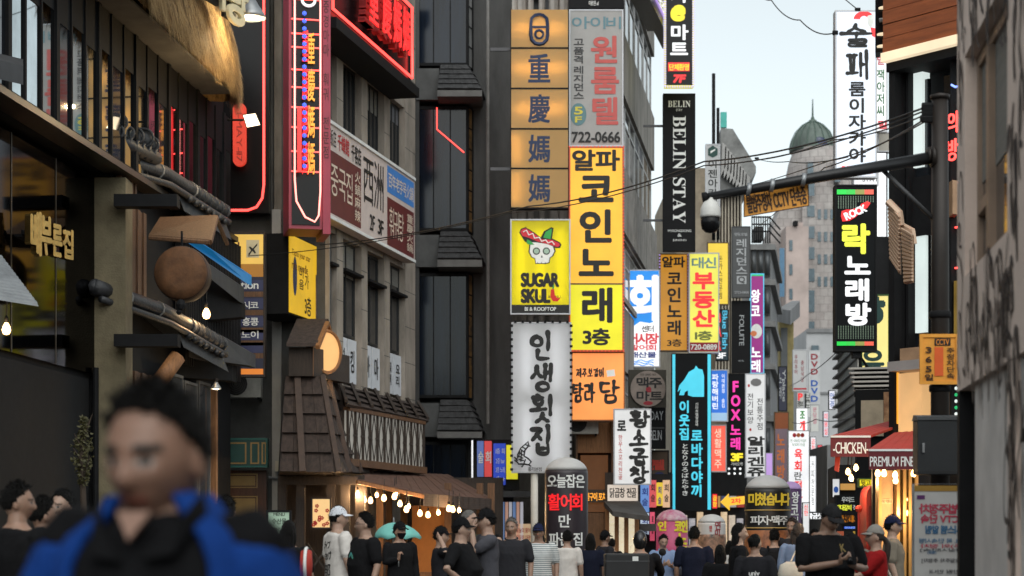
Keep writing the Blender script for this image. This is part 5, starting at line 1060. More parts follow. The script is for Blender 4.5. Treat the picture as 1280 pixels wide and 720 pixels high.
def pxrect(t, name, a, b, y0, y1, m, n=-.002): return patch(t, name, a, y0, b, y1, m, n - .004)
t = sign('yellow_karaoke_sign', 'very tall yellow sign with stacked heavy black hangul ending in 3층', 711.5, 183.5, 779.5, 439, 50, lit('lit_golden_face', (250, 180, 45), .92), lit('dim_red_rim', (190, 70, 40), .5), .35, [
    ('알파', 716, 188, 774, 213, BLK, {'b': .055}), ('코인노', 724, 214, 767, 352, BLK, {'v': 1, 'b': .06})], rimw=.03)
pxrect(t, 'yellow_panel', 713.5, 777.5, 355, 437, lit('lit_lemon_face', (232, 222, 25), .85))
t.text([(s, t.pl.u(a), t.pl.u(c), t.pl.z(745, d), t.pl.z(745, b), {'b': .055}) for s, a, b, c, d in (('래', 729, 361, 764, 402), ('3층', 729, 411, 762, 431))], BLK, n=-.014)
t.part('seam', MB().box(t.ua, t.ub, -.012, -.007, t.pl.z(745, 356), t.pl.z(745, 354)), mat('dark_seam', (.15, .1, .03), .6))
dots = MB()
for i in range(60): dots.ball((t.ub, -.02, t.za + (t.zb - t.za) * (i + .5) / 60), .022, 5)
for i in range(16): dots.ball((t.ua + (t.ub - t.ua) * i / 15, -.02, t.za), .022, 5).ball((t.ua + (t.ub - t.ua) * i / 15, -.02, t.zb), .022, 5)
t.part('bulb_edge', dots, lit('red_bulb_edge', (240, 90, 60), .7))
t = sign('orange_grill_sign', 'glowing orange sign with brush-written black hangul under the yellow 3층 panel', 714, 440, 781, 526, 50.1, lit('lit_orange_face', (250, 150, 75), 1.0), mat('orange_trim', (.3, .1, .02), .5), .3)
b_ = MB(); pl = t.pl
brush_text(b_, '탐라', pl.u(715), pl.u(745), pl.z(740, 502), pl.z(740, 480), -.008, .07, False, 5); brush_text(b_, '담', pl.u(748), pl.u(777), pl.z(760, 503), pl.z(760, 477), -.008, .085, False, 8); brush_text(b_, '제주쏘갈비'.replace('쏘', '보'), pl.u(720), pl.u(756), pl.z(740, 471), pl.z(740, 461), -.008, .035, False, 2)
t.part('brush_lettering', b_, BLK); px(t, 'white_seal', [(758, 463), (768, 462), (769, 470), (759, 471)], WHT)

t = sign('skull_sign', 'bright yellow sign with a sombrero wearing skull and a black rooftop strip', 638, 274, 713, 393, 49.3, YELT, mat('silver_trim'), .25, [
    ('SUGAR', 652, 342, 698, 358, BLK, {'b': .075}), ('SKUL', 652, 362, 687, 378, BLK, {'b': .075}), ('MEXICAN BAR & GRILL', 652, 385 - 17 + .5, 700, 372 + .5, BLK, {'b': .0}) if 0 else ('MEXICAN BAR & GRILL', 651, 369.5 + 0, 702, 372.5, BLK, {'b': 0})], tubes=3, tube_s=24)
t.part('black_strip', MB().box(t.ua + .02, t.ub - .02, -.006, -.002, t.pl.z(675, 391.5), t.pl.z(675, 381)), BLK); t.text([('B1 & ROOFTOP', t.pl.u(656), t.pl.u(695), t.pl.z(675, 388.5), t.pl.z(675, 384), {'b': .02})], WHT, n=-.01)
S_R, S_G, S_W = ink('sombrero_red', (215, 45, 60)), ink('sombrero_green', (55, 165, 75)), ink('skull_white', (240, 240, 235))
px(t, 'hat_outline', [(649, 291), (651, 286), (657, 284), (667, 290), (676, 297), (680, 289), (689, 284), (692, 285), (690, 298), (700, 303), (702, 306), (700, 310), (694, 310), (686, 307), (662, 305), (656, 302)], BLK, -.008)
px(t, 'hat_green', [(659, 299), (664, 302), (668, 306), (662, 306), (658, 304)], S_G, -.011); px(t, 'hat_green', [(679, 297), (682, 290), (689, 286), (690, 287), (688, 299)], S_G, -.011)
px(t, 'hat_brim', [(650.5, 290), (652.5, 287), (657, 285.5), (666, 291), (677, 299), (690, 300), (699, 304), (700, 307), (697, 309), (687, 306), (672, 302), (660, 297), (653, 295)], S_R, -.014)
zz = MB(); zp = [(654, 290), (658, 288), (661, 294), (666, 292), (668, 298), (674, 297), (677, 302), (682, 300), (685, 304), (690, 302), (693, 306)]
zz.tube([(t.pl.u(x), -.018, t.pl.z(675, y)) for x, y in zp], .018, 4); t.part('hat_zigzag', zz, S_W)
sk = [(663, 306), (664, 303), (670, 303), (684, 305), (691, 308), (693, 314), (690, 320), (687, 322), (686, 328), (682, 329), (670, 329), (669, 323), (665, 321), (662, 315)]
px(t, 'skull_outline', [(676.5 + (x - 676.5) * 1.1, 316 + (y - 316) * 1.08) for x, y in sk], BLK, -.007); px(t, 'skull', sk, S_W, -.010)
for cx in (670.5, 683): px(t, 'eye_ring', ell(cx, 314, 4.6, 4.6, 16), BLK, -.013); px(t, 'eye_flower', ell(cx, 314, 3.4, 3.4, 8), ink('pale_green_print', (190, 220, 185)), -.016); 
px(t, 'nose', [(676, 322), (677.3, 319), (678.5, 322)], BLK, -.013); px(t, 'teeth_gap', [(672, 327), (673, 330), (671.5, 330)], BLK, -.013); px(t, 'teeth_gap', [(677, 327), (677.8, 330), (676.4, 330)], BLK, -.013); px(t, 'teeth_gap', [(681.5, 327), (682.4, 330), (681, 330)], BLK, -.013)
px(t, 'chili', [(688.5, 362), (692.5, 361), (693.5, 369), (697, 373), (701, 372), (697, 377), (691, 376.5), (688, 371)], ink('chili_red', (215, 40, 25)), -.014); px(t, 'chili_stalk', [(690, 361.5), (691.5, 356), (693, 356.5), (692.3, 361)], S_G, -.014)

# white brush lettered sign on a pole, lit by tubes behind its skin
t = sign('white_fish_sign', 'big white sign with brush-written black hangul and a carp drawing', 639.5, 403, 714, 591, 48.5, WHTT, mat('silver_trim'), .25, [('흥각본점', 660, 584, 677, 589, BLK, {'b': .02})], tubes=2, tube_s=140, tube_c=(.95, .97, 1))
b_ = MB(); brush_text(b_, '인생횟집', t.pl.u(664), t.pl.u(691), t.pl.z(675, 570), t.pl.z(675, 414), -.012, .11, True, 4); t.part('brush_lettering', b_, BLK)
fs = MB(); pl = t.pl
body = [(646, 577), (647, 568), (651, 560), (657, 555), (660, 552), (661, 557), (656, 563), (655, 570), (660, 573), (664, 577), (661, 581), (654, 580), (648, 580)]
fs.tube([(pl.u(x), -.012, pl.z(655, y)) for x, y in body], .02, 4, closed=True)
for a, b in (((649, 566), (654, 569)), ((648, 570), (654, 573)), ((648, 574), (655, 576)), ((651, 562), (655, 565)), ((653, 559), (657, 561)), ((650, 564), (648, 572)), ((652, 563), (651, 577)), ((657, 574), (655, 579)), ((643, 575), (648, 579)), ((643, 571), (647, 576)), ((657, 556), (663, 558)), ((655, 580), (652, 584)), ((661, 581), (664, 583))): fs.tube([(pl.u(a[0]), -.014, pl.z(655, a[1])), (pl.u(b[0]), -.014, pl.z(655, b[1]))], .022, 4)
t.part('carp_drawing', fs, BLK)
cl = MB()
for i in range(22):
    z = t.za + (t.zb - t.za) * (i + .5) / 22
    for e in (t.ua, t.ub): cl.box(e - .035, e + .035, -.03, .0, z - .03, z + .03)
for i in range(8): u = t.ua + (t.ub - t.ua) * (i + .5) / 8; cl.box(u - .03, u + .03, -.03, 0, t.zb - .02, t.zb + .04)
t.part('clip', cl, BLACK)
t.part('post', MB().tube([(pl.u(668), .12, 0), (pl.u(668), .12, t.za)], .09, 12), mat('pale_post', (.5, .47, .42), .6), smooth=True)

# ---------------------------------------------------------------- signs along the street, left side
t = sign('raw_fish_sign', 'glowing sign with a huge white 회 on blue and red words on white beneath', 784, 337, 825, 459, 57, LWHITE, mat('silver_trim'), .22, [('센터', 802, 407, 817, 415, BLK, {'b': .03}), ('어시장', 785, 417, 823, 430, lit('lit_red_word', (225, 60, 70), .7), {'b': .06}), ('활어회', 787, 431, 820, 438, lit('lit_red_word'), {'b': .05}), ('해산물', 787, 440, 820, 447, ink('blue_vinyl', (40, 60, 150)), {'b': .05})])
px(t, 'blue_field', [(785.5, 338.5), (823.5, 338.5), (823.5, 400), (812, 404), (800, 402), (790, 409), (785.5, 408)], lit('lit_sky_blue', (30, 140, 230), .95), -.006)
t.text([('회', t.pl.u(786), t.pl.u(821), t.pl.z(805, 400), t.pl.z(805, 346), {'b': .06})], LWHITE, n=-.012)
wv = MB(); 
for k, y in enumerate((451, 453.5, 456)): wv.tube([(t.pl.u(790 + i * 3), -.008, t.pl.z(805, y + math.sin(i * 1.3 + k) * 1.2)) for i in range(10)], .015, 4)
t.part('wave_drawing', wv, lit('lit_sky_blue'))
t = sign('small_coin_sign', 'narrow amber sign repeating the karaoke name between blue and yellow signs', 824.5, 317, 860, 439, 57.6, lit('lit_deep_amber', (205, 140, 35), .75), mat('dark_amber_trim', (.1, .05, .01), .5), .3, [('알파', 828, 321, 856, 334, BLK, {'b': .05}), ('코인노래', 834, 338, 852, 420, BLK, {'v': 1, 'b': .05}), ('3층', 834, 424, 852, 433, BLK, {'b': .04})])
lights = MB(); [lights.ball((e, -.02, t.za + (t.zb - t.za) * (i + .5) / 32), .025, 5) for i in range(32) for e in (t.ua, t.ub)]; t.part('bulb_edge', lights, lit('lit_lilac'))
t = sign('real_estate_sign', 'yellow sign with stacked red hangul and a red phone number strip', 861, 316, 899, 441, 57.3, lit('lit_pale_yellow', (228, 222, 90), .9), mat('silver_trim'), .3, [('대신', 865, 322, 895, 335, ink('grey_blue_vinyl', (130, 165, 160)), {'b': .05}), ('부동산', 866, 339, 893, 410, LRED, {'v': 1, 'b': .065}), ('1층', 869, 414, 890, 425, ink('olive_vinyl', (110, 120, 60)), {'b': .05})])
pxrect(t, 'number_strip', 862, 898, 428, 439.5, ink('crimson_vinyl', (150, 25, 40))); t.text([('720-0889', t.pl.u(863.5), t.pl.u(896), t.pl.z(880, 437), t.pl.z(880, 430.5), {'b': .03})], WHT, n=-.012)
t = sign('e_mart_sign', 'black sign with a yellow e and white hangul in a chequered light border', 831, -30, 867, 108, 55, BLKGLOSS, lit('lit_lemon_face'), .3, [('e', 840, 8, 855, 25, LYEL, {'b': .08, 'shear': .15}), ('마트', 838, 30, 860, 72, LWHITE, {'v': 1, 'b': .055}), ('사', 838, -14, 860, 3, LWHITE, {'b': .05})])
pxrect(t, 'red_strip', 835, 862, 78, 89, LRED); t.text([('단체환영', t.pl.u(836.5), t.pl.u(861), t.pl.z(849, 88), t.pl.z(849, 80), {'b': .04})], LYEL, n=-.012); t.text([('7F', t.pl.u(842), t.pl.u(856), t.pl.z(849, 103), t.pl.z(849, 94), {'b': .1, 'shear': .2})], LRED, n=-.012)
ck = MB()
for i in range(46):
    z = t.za + (t.zb - t.za) * i / 46; [ck.box(e - .04, e + .04, -.03, -.013, z, z + (t.zb - t.za) / 92) for e in (t.ua, t.ub)]
for i in range(12): u = t.ua + (t.ub - t.ua) * i / 12; ck.box(u, u + .03, -.03, -.013, t.za - .05, t.za + .02)
t.part('chequered_light', ck, lit('lit_lilac_white', (215, 205, 250), .9))
t = sign('black_stay_sign', 'tall black sign with thin white serif letters running downward', 829, 117, 869, 314, 56, mat('charcoal_face'), BLACK, .25, [('𝐁𝐄𝐋𝐈𝐍', 835, 126, 863, 134, WHT, {'b': 0}), ('STAY', 845, 136, 853, 139, WHT, {'b': 0}), ('𝐁𝐄𝐋𝐈𝐍', 841, 145, 857, 212, WHT, {'side': 1, 'b': .0}), ('𝐒𝐓𝐀𝐘', 841, 222, 857, 279, WHT, {'side': 1, 'b': .0}), ('MYEONGDONG', 835, 287, 864, 290, WHT, {'b': 0}), ('&', 847, 292, 852, 296, WHT, {'b': 0}), ('JUNGNO', 841, 299, 858, 302, WHT, {'b': 0})], arm='left')
t = sign('academy_sign', 'small white vertical sign with a dark logo below the cornice building', 882, 180, 900, 272, 68, mat('unlit_white_face', (.55, .55, .56), .6, var=.08), mat('silver_trim'), .2, [('이젠아카데미', 885, 199, 897, 271, BLK, {'v': 1, 'b': .03})])
px(t, 'green_logo', [(885, 186), (891, 182), (897, 186), (897, 194), (891, 197), (885, 194)], ink('dark_green_vinyl', (30, 70, 65))); px(t, 'logo_gap', [(888, 189), (894, 186), (894, 188), (888, 192)], WHT, -.014)
t = sign('yellow_back_sign', 'plain yellow sign with a thin column of black words behind the red hangul one', 884, 303, 911, 381, 64, lit('lit_golden_yellow', (240, 205, 60), .85), mat('dark_amber_trim'), .2, [('돈가스전문점', 898, 319, 903, 374, BLK, {'v': 1, 'b': .03})])
t = sign('blue_bar_sign', 'dark teal sign with a red BAR and blue fish letters above 3F', 895, 387, 911, 451, 64.5, mat('dark_teal_face', (.01, .035, .05), .5), BLACK, .2, [('BAR', 896, 388, 902, 440, LRED, {'v': 1, 'b': .06}), ('Blue Fish', 903, 388, 909, 436, lit('lit_aqua', (80, 190, 225), .9), {'side': 1, 'b': .02}), ('3F', 896, 441, 907, 448, LWHITE, {'b': .04})])
t = sign('grey_residence_sign', 'flat grey sign with pale hangul and a boxed Q', 915, 283, 938, 372, 66, mat('slate_face', (.085, .087, .09), .6, var=.1), GREYMET, .2, [('레지던스', 920, 298, 934, 344, ink('pale_grey_vinyl', (180, 182, 185)), {'v': 1, 'b': .04}), ('명동호텔', 918, 291, 934, 295, ink('pale_grey_vinyl'), {'b': 0}), ('2723-0900', 918, 364, 936, 367, ink('pale_grey_vinyl'), {'b': 0})])
px(t, 'q_box', [(921, 345), (933, 345), (933, 355), (921, 355)], ink('pale_grey_vinyl')); t.text([('Q', t.pl.u(923), t.pl.u(931), t.pl.z(927, 354), t.pl.z(927, 346), {'b': .05})], mat('slate_face'), n=-.016)
t = sign('black_hotel_sign', 'matt black sign with thin letters running downward below the flat grey sign', 915, 376, 938, 466, 66.2, mat('charcoal_face'), BLACK, .2, [('FOLUITE', 924, 394, 930, 432, ink('pale_grey_vinyl'), {'side': 1, 'b': 0}), ('HOTEL', 923, 450, 930, 452, ink('pale_grey_vinyl'), {'b': 0})])
t = sign('magenta_karaoke_sign', 'magenta streaked sign with stacked white hangul and a cartoon face disc', 938, 342, 955, 467, 70, lit('lit_magenta', (150, 25, 125), .7), lit('lit_aqua'), .3, [('왕코', 939, 361, 950, 398, LWHITE, {'v': 1, 'b': .06}), ('노래', 939, 432, 951, 466, LWHITE, {'v': 1, 'b': .06})])
px(t, 'green_bar', [(938, 342), (955, 342), (955, 345), (938, 345)], lit('lit_green_bulb', (40, 200, 120), .7)); px(t, 'white_disc', ell(945.5, 414, 7, 9), S_W, -.011); px(t, 'round_patch', ell(942, 417, 4, 3.5), ink('peach_print', (230, 130, 80)), -.015)
t = T('round_beer_sign', 'round brown metal disc sign with dark hangul set in a dark frame', 'sign', Pl(808, 55), Pl(808, 55).u(808), Pl(808, 55).z(808, 509)); pl = t.pl
t.part('frame', MB().box(pl.u(786), pl.u(833), .05, .3, pl.z(808, 509), pl.z(808, 462)), mat('dark_olive_frame', (.03, .025, .015), .6))
t.part('disc', MB().prism([pl.at(x, y) for x, y in ell(810, 486, 22, 22.5, 36)], -.02, .04), mat('dull_bronze_disc', (.25, .2, .17), .5, .2, var=.3))
t.text([('맥주', pl.u(796), pl.u(827), pl.z(808, 485), pl.z(808, 472), {'b': .05}), ('마트', pl.u(796), pl.u(828), pl.z(808, 501), pl.z(808, 489), {'b': .05}), ('전문 생맥주 매장', pl.u(800), pl.u(820), pl.z(808, 470), pl.z(808, 467), {'b': 0})], BLK, n=-.026); t.text([('e', pl.u(808), pl.u(813.5), pl.z(808, 490), pl.z(808, 484), {'b': .08})], ink('maroon_vinyl', (150, 30, 45)), n=-.027)
t.part('badge', MB().prism([pl.at(x, y) for x, y in ell(810, 504, 6, 2.5, 16)], -.028, -.021), ink('maroon_vinyl'))
t = sign('black_day_sign', 'black lightbox with white letters DAY above IN beside the round disc sign', 812, 509, 832, 561, 56, mat('charcoal_face'), BLACK, .2, [('DAY', 813, 514, 829, 525, ink('pale_grey_vinyl'), {'b': 0}), ('BELIN', 813, 538, 827, 550, ink('pale_grey_vinyl'), {'b': 0})])
pxrect(t, 'seam', 812, 832, 534, 536, GREYMET)
t = sign('tripe_sign', 'white sign with heavy brush-written black hangul and a thin red side column', 767, 511, 814, 606, 49.6, lit('lit_soft_white', (222, 222, 222), .75), mat('silver_trim'), .22, [('로', 772, 526, 782, 538, BLK, {'b': .06}), ('한우소꼬리전골', 773, 543, 778, 600, ink('red_print'), {'v': 1, 'b': .02})])
b_ = MB(); brush_text(b_, '황소곱창', t.pl.u(788), t.pl.u(810), t.pl.z(800, 606), t.pl.z(800, 513), -.012, .085, True, 6); t.part('brush_lettering', b_, BLK)
t = sign('brown_motel_sign', 'small dark brown sign with a single red hangul above a blue oval', 814, 563, 836, 599, 56.5, mat('dark_brown_face', (.075, .045, .025), .6, var=.2), BLACK, .2, [('텔', 817, 575, 830, 587, ink('dull_red_vinyl', (190, 60, 45)), {'b': .06}), ('모', 811.8 + 3, 575, 816.5, 587, ink('dull_red_vinyl'), {'b': .06})])
px(t, 'blue_oval', ell(824, 593, 6, 3, 16), ink('deep_blue_vinyl', (30, 40, 85)))
CY = lit('lit_cyan', (70, 200, 225), .9)
t = sign('robata_sign', 'tall black sign bordered in cyan with a cyan animal silhouette and two columns of hangul', 840, 442, 889, 638, 54, mat('deep_black_face', (.006, .007, .008), .7, spec=.15), BLACK, .3, [('이웃집', 849, 500, 862, 551, CY, {'v': 1, 'b': .06}), ('로바다야끼', 864, 536, 878, 622, CY, {'v': 1, 'b': .06}), ('となりのろばたやき', 852, 554, 860, 620, WHT, {'v': 1, 'b': .02}), ('신라호텔옆골목', 869, 503, 873, 533, WHT, {'v': 1, 'b': .01})], rimw=.01)
px(t, 'cyan_edge', [(840.5, 443), (844, 443), (844, 637), (840.5, 637)], CY); px(t, 'cyan_edge', [(884.5, 443), (888.5, 443), (888.5, 637), (884.5, 637)], CY)
px(t, 'animal_silhouette', [(849, 494), (851, 486), (847, 490), (849, 482), (855, 475), (861, 465), (868, 461), (870, 457), (873, 461), (878, 462), (880, 470), (880, 496), (866, 496), (860, 494), (860, 488), (856, 490), (855, 494)], CY)
t = sign('blue_trip_sign', 'bright blue sign with two columns of white hangul', 888, 462, 910, 527, 60, lit('lit_strong_blue', (40, 110, 210), .9), mat('silver_trim'), .2, [('파랑해버린', 890, 467, 898, 512, LWHITE, {'v': 1, 'b': .04}), ('이태원점 술집', 902, 467, 906, 510, LWHITE, {'v': 1, 'b': .01})])
pxrect(t, 'pale_foot', 889, 909, 516, 526, lit('lit_pale_blue', (160, 195, 225), .8))
t = sign('red_beer_sign', 'glowing coral red sign with four pale stacked hangul', 887.5, 531, 908, 590, 60.2, lit('lit_coral_red', (245, 95, 75), .95), mat('silver_trim'), .2, [('생활맥주', 893, 535, 902, 586, lit('lit_peach_word', (255, 215, 190), .8), {'v': 1, 'b': .02})])
t = sign('fox_sign', 'black sign with hot pink FOX letters and a yellow 3F', 909, 467, 931, 592, 61, mat('deep_black_face'), BLACK, .25, [('FOX', 913, 474, 926, 527, lit('lit_hot_pink', (250, 50, 165), 1.0), {'v': 1, 'b': .07}), ('노래', 913, 529, 926, 563, lit('lit_hot_pink'), {'v': 1, 'b': .06}), ('3F', 914, 567, 928, 576, LYEL, {'b': .08}), ('가라오케', 914, 578, 928, 582, WHT, {'b': .01})])
t.part('foot_lights', (lambda m: [m.ball((t.pl.u(911 + (i % 3) * 7), -.05, t.pl.z(920, 586 + 6 * (i // 3))), .04, 6) for i in range(6)] and m)(MB()), LWHITE)
t = sign('crab_soup_sign', 'white sign with two thin hangul columns over heavy black rotated lettering', 931.5, 467, 957, 597, 63, lit('lit_soft_white'), mat('silver_trim'), .25, [('전기보양', 934, 491, 942, 530, BLK, {'v': 1, 'b': .01}), ('전통주점', 946, 497, 954, 538, BLK, {'v': 1, 'b': .01}), ('알리겐쥬', 934, 545, 956, 596, BLK, {'v': 1, 'b': .07})])
px(t, 'ink_wash', ell(945, 478, 7, 5, 9), ink('grey_ink', (120, 118, 118)), -.009); px(t, 'red_seal', ell(936, 482, 1.5, 2, 6), ink('red_print'), -.012); px(t, 'red_seal', ell(938, 537, 1.5, 2, 6), ink('red_print'), -.012)
t = sign('navy_place_sign', 'dark navy sign with pale letters running downward', 973, 458, 984, 514, 84, mat('navy_board'), BLACK, .2, [("Y'place", 977, 462, 982, 502, ink('pale_grey_vinyl'), {'side': 1, 'b': .03}), ('노래', 974, 464, 977, 500, ink('pale_grey_vinyl'), {'v': 1})])
t = sign('brown_song_sign', 'brown backlit sign with stacked orange hangul beside the white crab soup sign', 968, 515, 986, 602, 80, lit('lit_taupe', (130, 110, 120), .4), mat('dark_amber_trim'), .2, [('노래방', 971, 540, 981, 600, lit('lit_brown_word', (190, 105, 50), .7), {'v': 1, 'b': .05})])
pxrect(t, 'orange_head', 969, 985, 516, 536, ink('rust_vinyl', (150, 80, 40)))
t = sign('violet_light_sign', 'narrow glowing violet strip sign', 957, 566, 966, 597, 75, lit('lit_violet', (205, 165, 235), .8), mat('silver_trim'), .2)
t = sign('pale_name_sign', 'pale grey sign with two columns of faint maroon letters beside a hanging white cloth', 991, 437, 1009, 489, 88, mat('unlit_white_face'), mat('silver_trim'), .2, [('우리추어', 993, 443, 997, 468, ink('maroon_vinyl'), {'v': 1, 'b': .02}), ('충남식당', 1001, 450, 1005, 478, ink('maroon_vinyl'), {'v': 1, 'b': .02})])
pxrect(t, 'red_line', 991, 1009, 485, 487, ink('red_vinyl'))
t = sign('dvd_sign', 'column of three letter cubes reading DVD in dark red above DVD in blue', 1011, 438, 1025, 505, 105, mat('pale_grey_face', (.6, .6, .61), .6), mat('pale_grey_face'), .2, [('DVD', 1013, 441, 1023, 469, ink('maroon_vinyl'), {'v': 1, 'b': .06}), ('DVD', 1013, 474, 1023, 503, ink('strong_blue_vinyl', (30, 90, 180)), {'v': 1, 'b': .06})])
t = sign('the_sign', 'thin black and white sign reading THE down its side, below the maroon lettered sign', 1005, 491, 1013, 522, 104, WHITE, mat('silver_trim'), .2, [('THE H', 1008, 492, 1012, 510, BLK, {'side': 1, 'b': .03})]); px(t, 'black_panel', [(1005, 492), (1008, 492), (1008, 510), (1005, 510)], BLK)
t = sign('red_p_sign', 'tiny white sign with a red letter next to the column reading THE', 996, 490, 1005, 510, 90, WHITE, mat('silver_trim'), .2, [('P', 998, 492, 1003, 500, LRED, {'b': .06}), ('점보', 997, 501, 1004, 508, BLK, {'b': .02})])
t = sign('green_red_sign', 'white sign with a green and a red brush letter', 995, 510, 1010, 540, 92, LWHITE, mat('silver_trim'), .2, [('조', 1000, 514, 1006, 523, ink('leaf_green_vinyl', (60, 150, 60)), {'b': .05}), ('개', 1000, 526, 1006, 538, LRED, {'b': .05})])
t = sign('pink_list_sign', 'small white sign with pink letters under the blue DVD cubes', 1013, 506, 1024, 540, 110, WHITE, mat('silver_trim'), .2, [('분당점', 1016, 508, 1021, 530, ink('pink_vinyl', (220, 140, 160)), {'v': 1, 'b': .03})])
t = sign('raw_beef_sign', 'tall bright white sign with red brush hangul and a flower motif on top', 985, 538, 1012, 648, 76, LWHITE, mat('silver_trim'), .25, [('육회', 993, 560, 1003, 590, LRED, {'v': 1, 'b': .06}), ('란', 993, 590, 1002, 600, BLK, {'b': .03}), ('전문', 993, 600, 1003, 628, LRED, {'v': 1, 'b': .06}), ('한 사바리 막걸리', 988, 549, 1008, 553, ink('leaf_green_vinyl'), {'b': .0}), ('육회의 전설', 990, 554, 1006, 558, ink('leaf_green_vinyl'), {'b': .0})])
for cx, c in ((993, 'sombrero_red'), (998, 'peach_print'), (1003, 'red_print')): px(t, 'flower', ell(cx, 544, 2.6, 2.8, 8), MATS[c], -.012)
t = sign('thin_white_sign', 'slim white sign with a grey word column right of the red brush hangul', 1012, 570, 1020, 640, 86, LWHITE, mat('silver_trim'), .2, [('커피전문점', 1014, 575, 1018, 632, ink('grey_ink'), {'v': 1, 'b': .02})])
t = sign('green_neon_sign', 'narrow green glowing sign far down the street', 1021, 584, 1027, 614, 110, lit('lit_sea_green', (90, 190, 130), .6), BLACK, .2)
t = sign('far_red_sign', 'small white and red sign far down the street below the green glow', 1021, 618, 1027, 640, 112, LWHITE, BLACK, .2, [('타이', 1022, 620, 1026, 638, LRED, {'v': 1, 'b': .04})])
t = sign('yellow_arrow', 'yellow arrow sign with red letters pointing left', 900, 618, 930, 636, 58, mat('arrow_back', (.3, .2, .03), .5), mat('arrow_back'), .1)
for o in list(t.o.children): bpy.data.objects.remove(o)
px(t, 'arrow', [(900.5, 627.5), (911, 617), (911, 622), (931, 620), (931, 630), (912, 632), (912, 638)], lit('lit_arrow', (245, 190, 50), .95), -.02, .1); t.text([('2차', t.pl.u(914), t.pl.u(926), t.pl.z(915, 629), t.pl.z(915, 623), {'b': .05})], LRED, n=-.03)
t = sign('small_red_vertical', 'little red lit sign left of the yellow arrow', 890, 617, 897, 636, 58, LRED, BLACK, .1, [('곱창', 891, 619, 896, 634, LYEL, {'v': 1, 'b': .04})])

# ---------------------------------------------------------------- right side signs
t = sign('izakaya_sign', 'tall white glowing sign with black brush hangul and a red fan, up against the sky', 1044, 13, 1096, 222, 45, lit('lit_cold_white', (228, 238, 252), .93), mat('silver_trim'), .3, [('룸이자카야', 1061, 101, 1082, 204, BLK, {'v': 1, 'b': .045}), ('2F', 1052, 208, 1064, 216, LRED, {'b': .05}), ('영업', 1074, 210, 1090, 217, LRED, {'b': .05})])
b_ = MB(); brush_text(b_, '술', t.pl.u(1050), t.pl.u(1090), t.pl.z(1070, 62), t.pl.z(1070, 28), -.012, .08, True, 3); brush_text(b_, '패', t.pl.u(1058), t.pl.u(1086), t.pl.z(1070, 100), t.pl.z(1070, 62), -.012, .08, True, 9); t.part('brush_lettering', b_, BLK)
fan = ell(1080, 24, 13, 10, 10, 180, 330); px(t, 'red_fan', fan + [(1080 + 5 * math.cos(R(a)), 24 + 4 * math.sin(R(a))) for a in range(330, 179, -15)], LRED)
px(t, 'fan_figure', [(1084, 20), (1091, 18), (1092, 28), (1089, 35), (1085, 31)], S_W, -.014); px(t, 'fan_figure', [(1088, 34), (1096, 36), (1094, 47), (1090, 45)], LRED, -.012)
t = sign('green_uncle_sign', 'white sign with green hangul tucked behind the tall brush lettered one', 1094, 40, 1109, 165, 47, LWHITE, mat('silver_trim'), .2, [('잭아저씨', 1096, 86, 1106, 146, ink('deep_green_vinyl', (30, 110, 50)), {'v': 1, 'b': .04}), ('닭발', 1096, 55, 1106, 82, ink('pinkish_red_vinyl', (205, 50, 75)), {'v': 1, 'b': .04}), ('밀', 1098, 151, 1108, 161, lit('lit_red_word'), {'b': .06})])
t = sign('tan_box_sign', 'blank beige box sign under the green hangul one', 1097, 165, 1116, 190, 47.5, mat('beige_face', (.45, .42, .37), .6), mat('silver_trim'), .2)
t = sign('white_stay_sign', 'white panel with black STAY letters behind the arm of the camera pole', 1066, 215, 1098, 232, 46.5, LWHITE, mat('silver_trim'), .2, [('STAY', 1078, 221, 1098, 227, BLK, {'b': .01})])
t = sign('blank_white_sign', 'tall blank white sign right of the black karaoke one', 1094, 190, 1109, 297, 47, LWHITE, BLACK, .2)
t = sign('rock_karaoke_sign', 'tall black sign with a red guitar badge, one yellow and three white hangul', 1044, 231, 1096, 439, 38, mat('deep_black_face'), BLACK, .3, [('락', 1054, 281, 1086, 316, lit('lit_lime', (235, 240, 70), .95), {'b': .065}), ('노래방', 1056, 317, 1088, 408, LWHITE, {'v': 1, 'b': .07})])
for y0, y1 in ((237, 243), (427, 432)):
    for i, c in enumerate(((40, 220, 80), (60, 205, 80), (150, 150, 80), (240, 100, 80))): px(t, 'light_bar', [(1046 + i * 11.5, y0), (1057.5 + i * 11.5, y0), (1057.5 + i * 11.5, y1), (1046 + i * 11.5, y1)], lit('lit_bar_%d' % i, c, .9))
dt = MB()
for y0, y1 in ((246, 262), (408, 425)):
    for j in range(8):
        for i in range(15):
            u, z = t.pl.u(1048 + i * 3.1), t.pl.z(1070, y0 + (y1 - y0) * j / 8)
            if not (y0 == 246 and i > 7 and j > 3): dt.box(u - .008, u + .008, -.012, -.006, z - .012, z + .012)
t.part('dot_matrix', dt, lit('lit_grey_green', (120, 140, 120), .5))
px(t, 'guitar_badge', [(1051, 270), (1052, 264), (1058, 262), (1064, 262), (1075, 258), (1076, 255), (1085, 251), (1088, 254), (1084, 260), (1078, 263), (1070, 271), (1062, 276), (1053, 277)], LRED, -.01)
t.text([('ROCK', t.pl.u(1055), t.pl.u(1083), t.pl.z(1070, 270), t.pl.z(1070, 261), {'b': .06, 'rot': 24})], LWHITE, n=-.018)
t.part('stay_rod', MB().tube([(t.pl.u(1076), .1, t.za), (t.pl.u(1080), .3, t.za - .7)], .03, 6).tube([(t.pl.u(1072), .1, t.za), (t.pl.u(1104), .5, t.za - .55)], .025, 6), BLACK); t.part('base_box', MB().box(t.pl.u(1067), t.pl.u(1077), .05, .25, t.za - .12, t.za), BLACK)
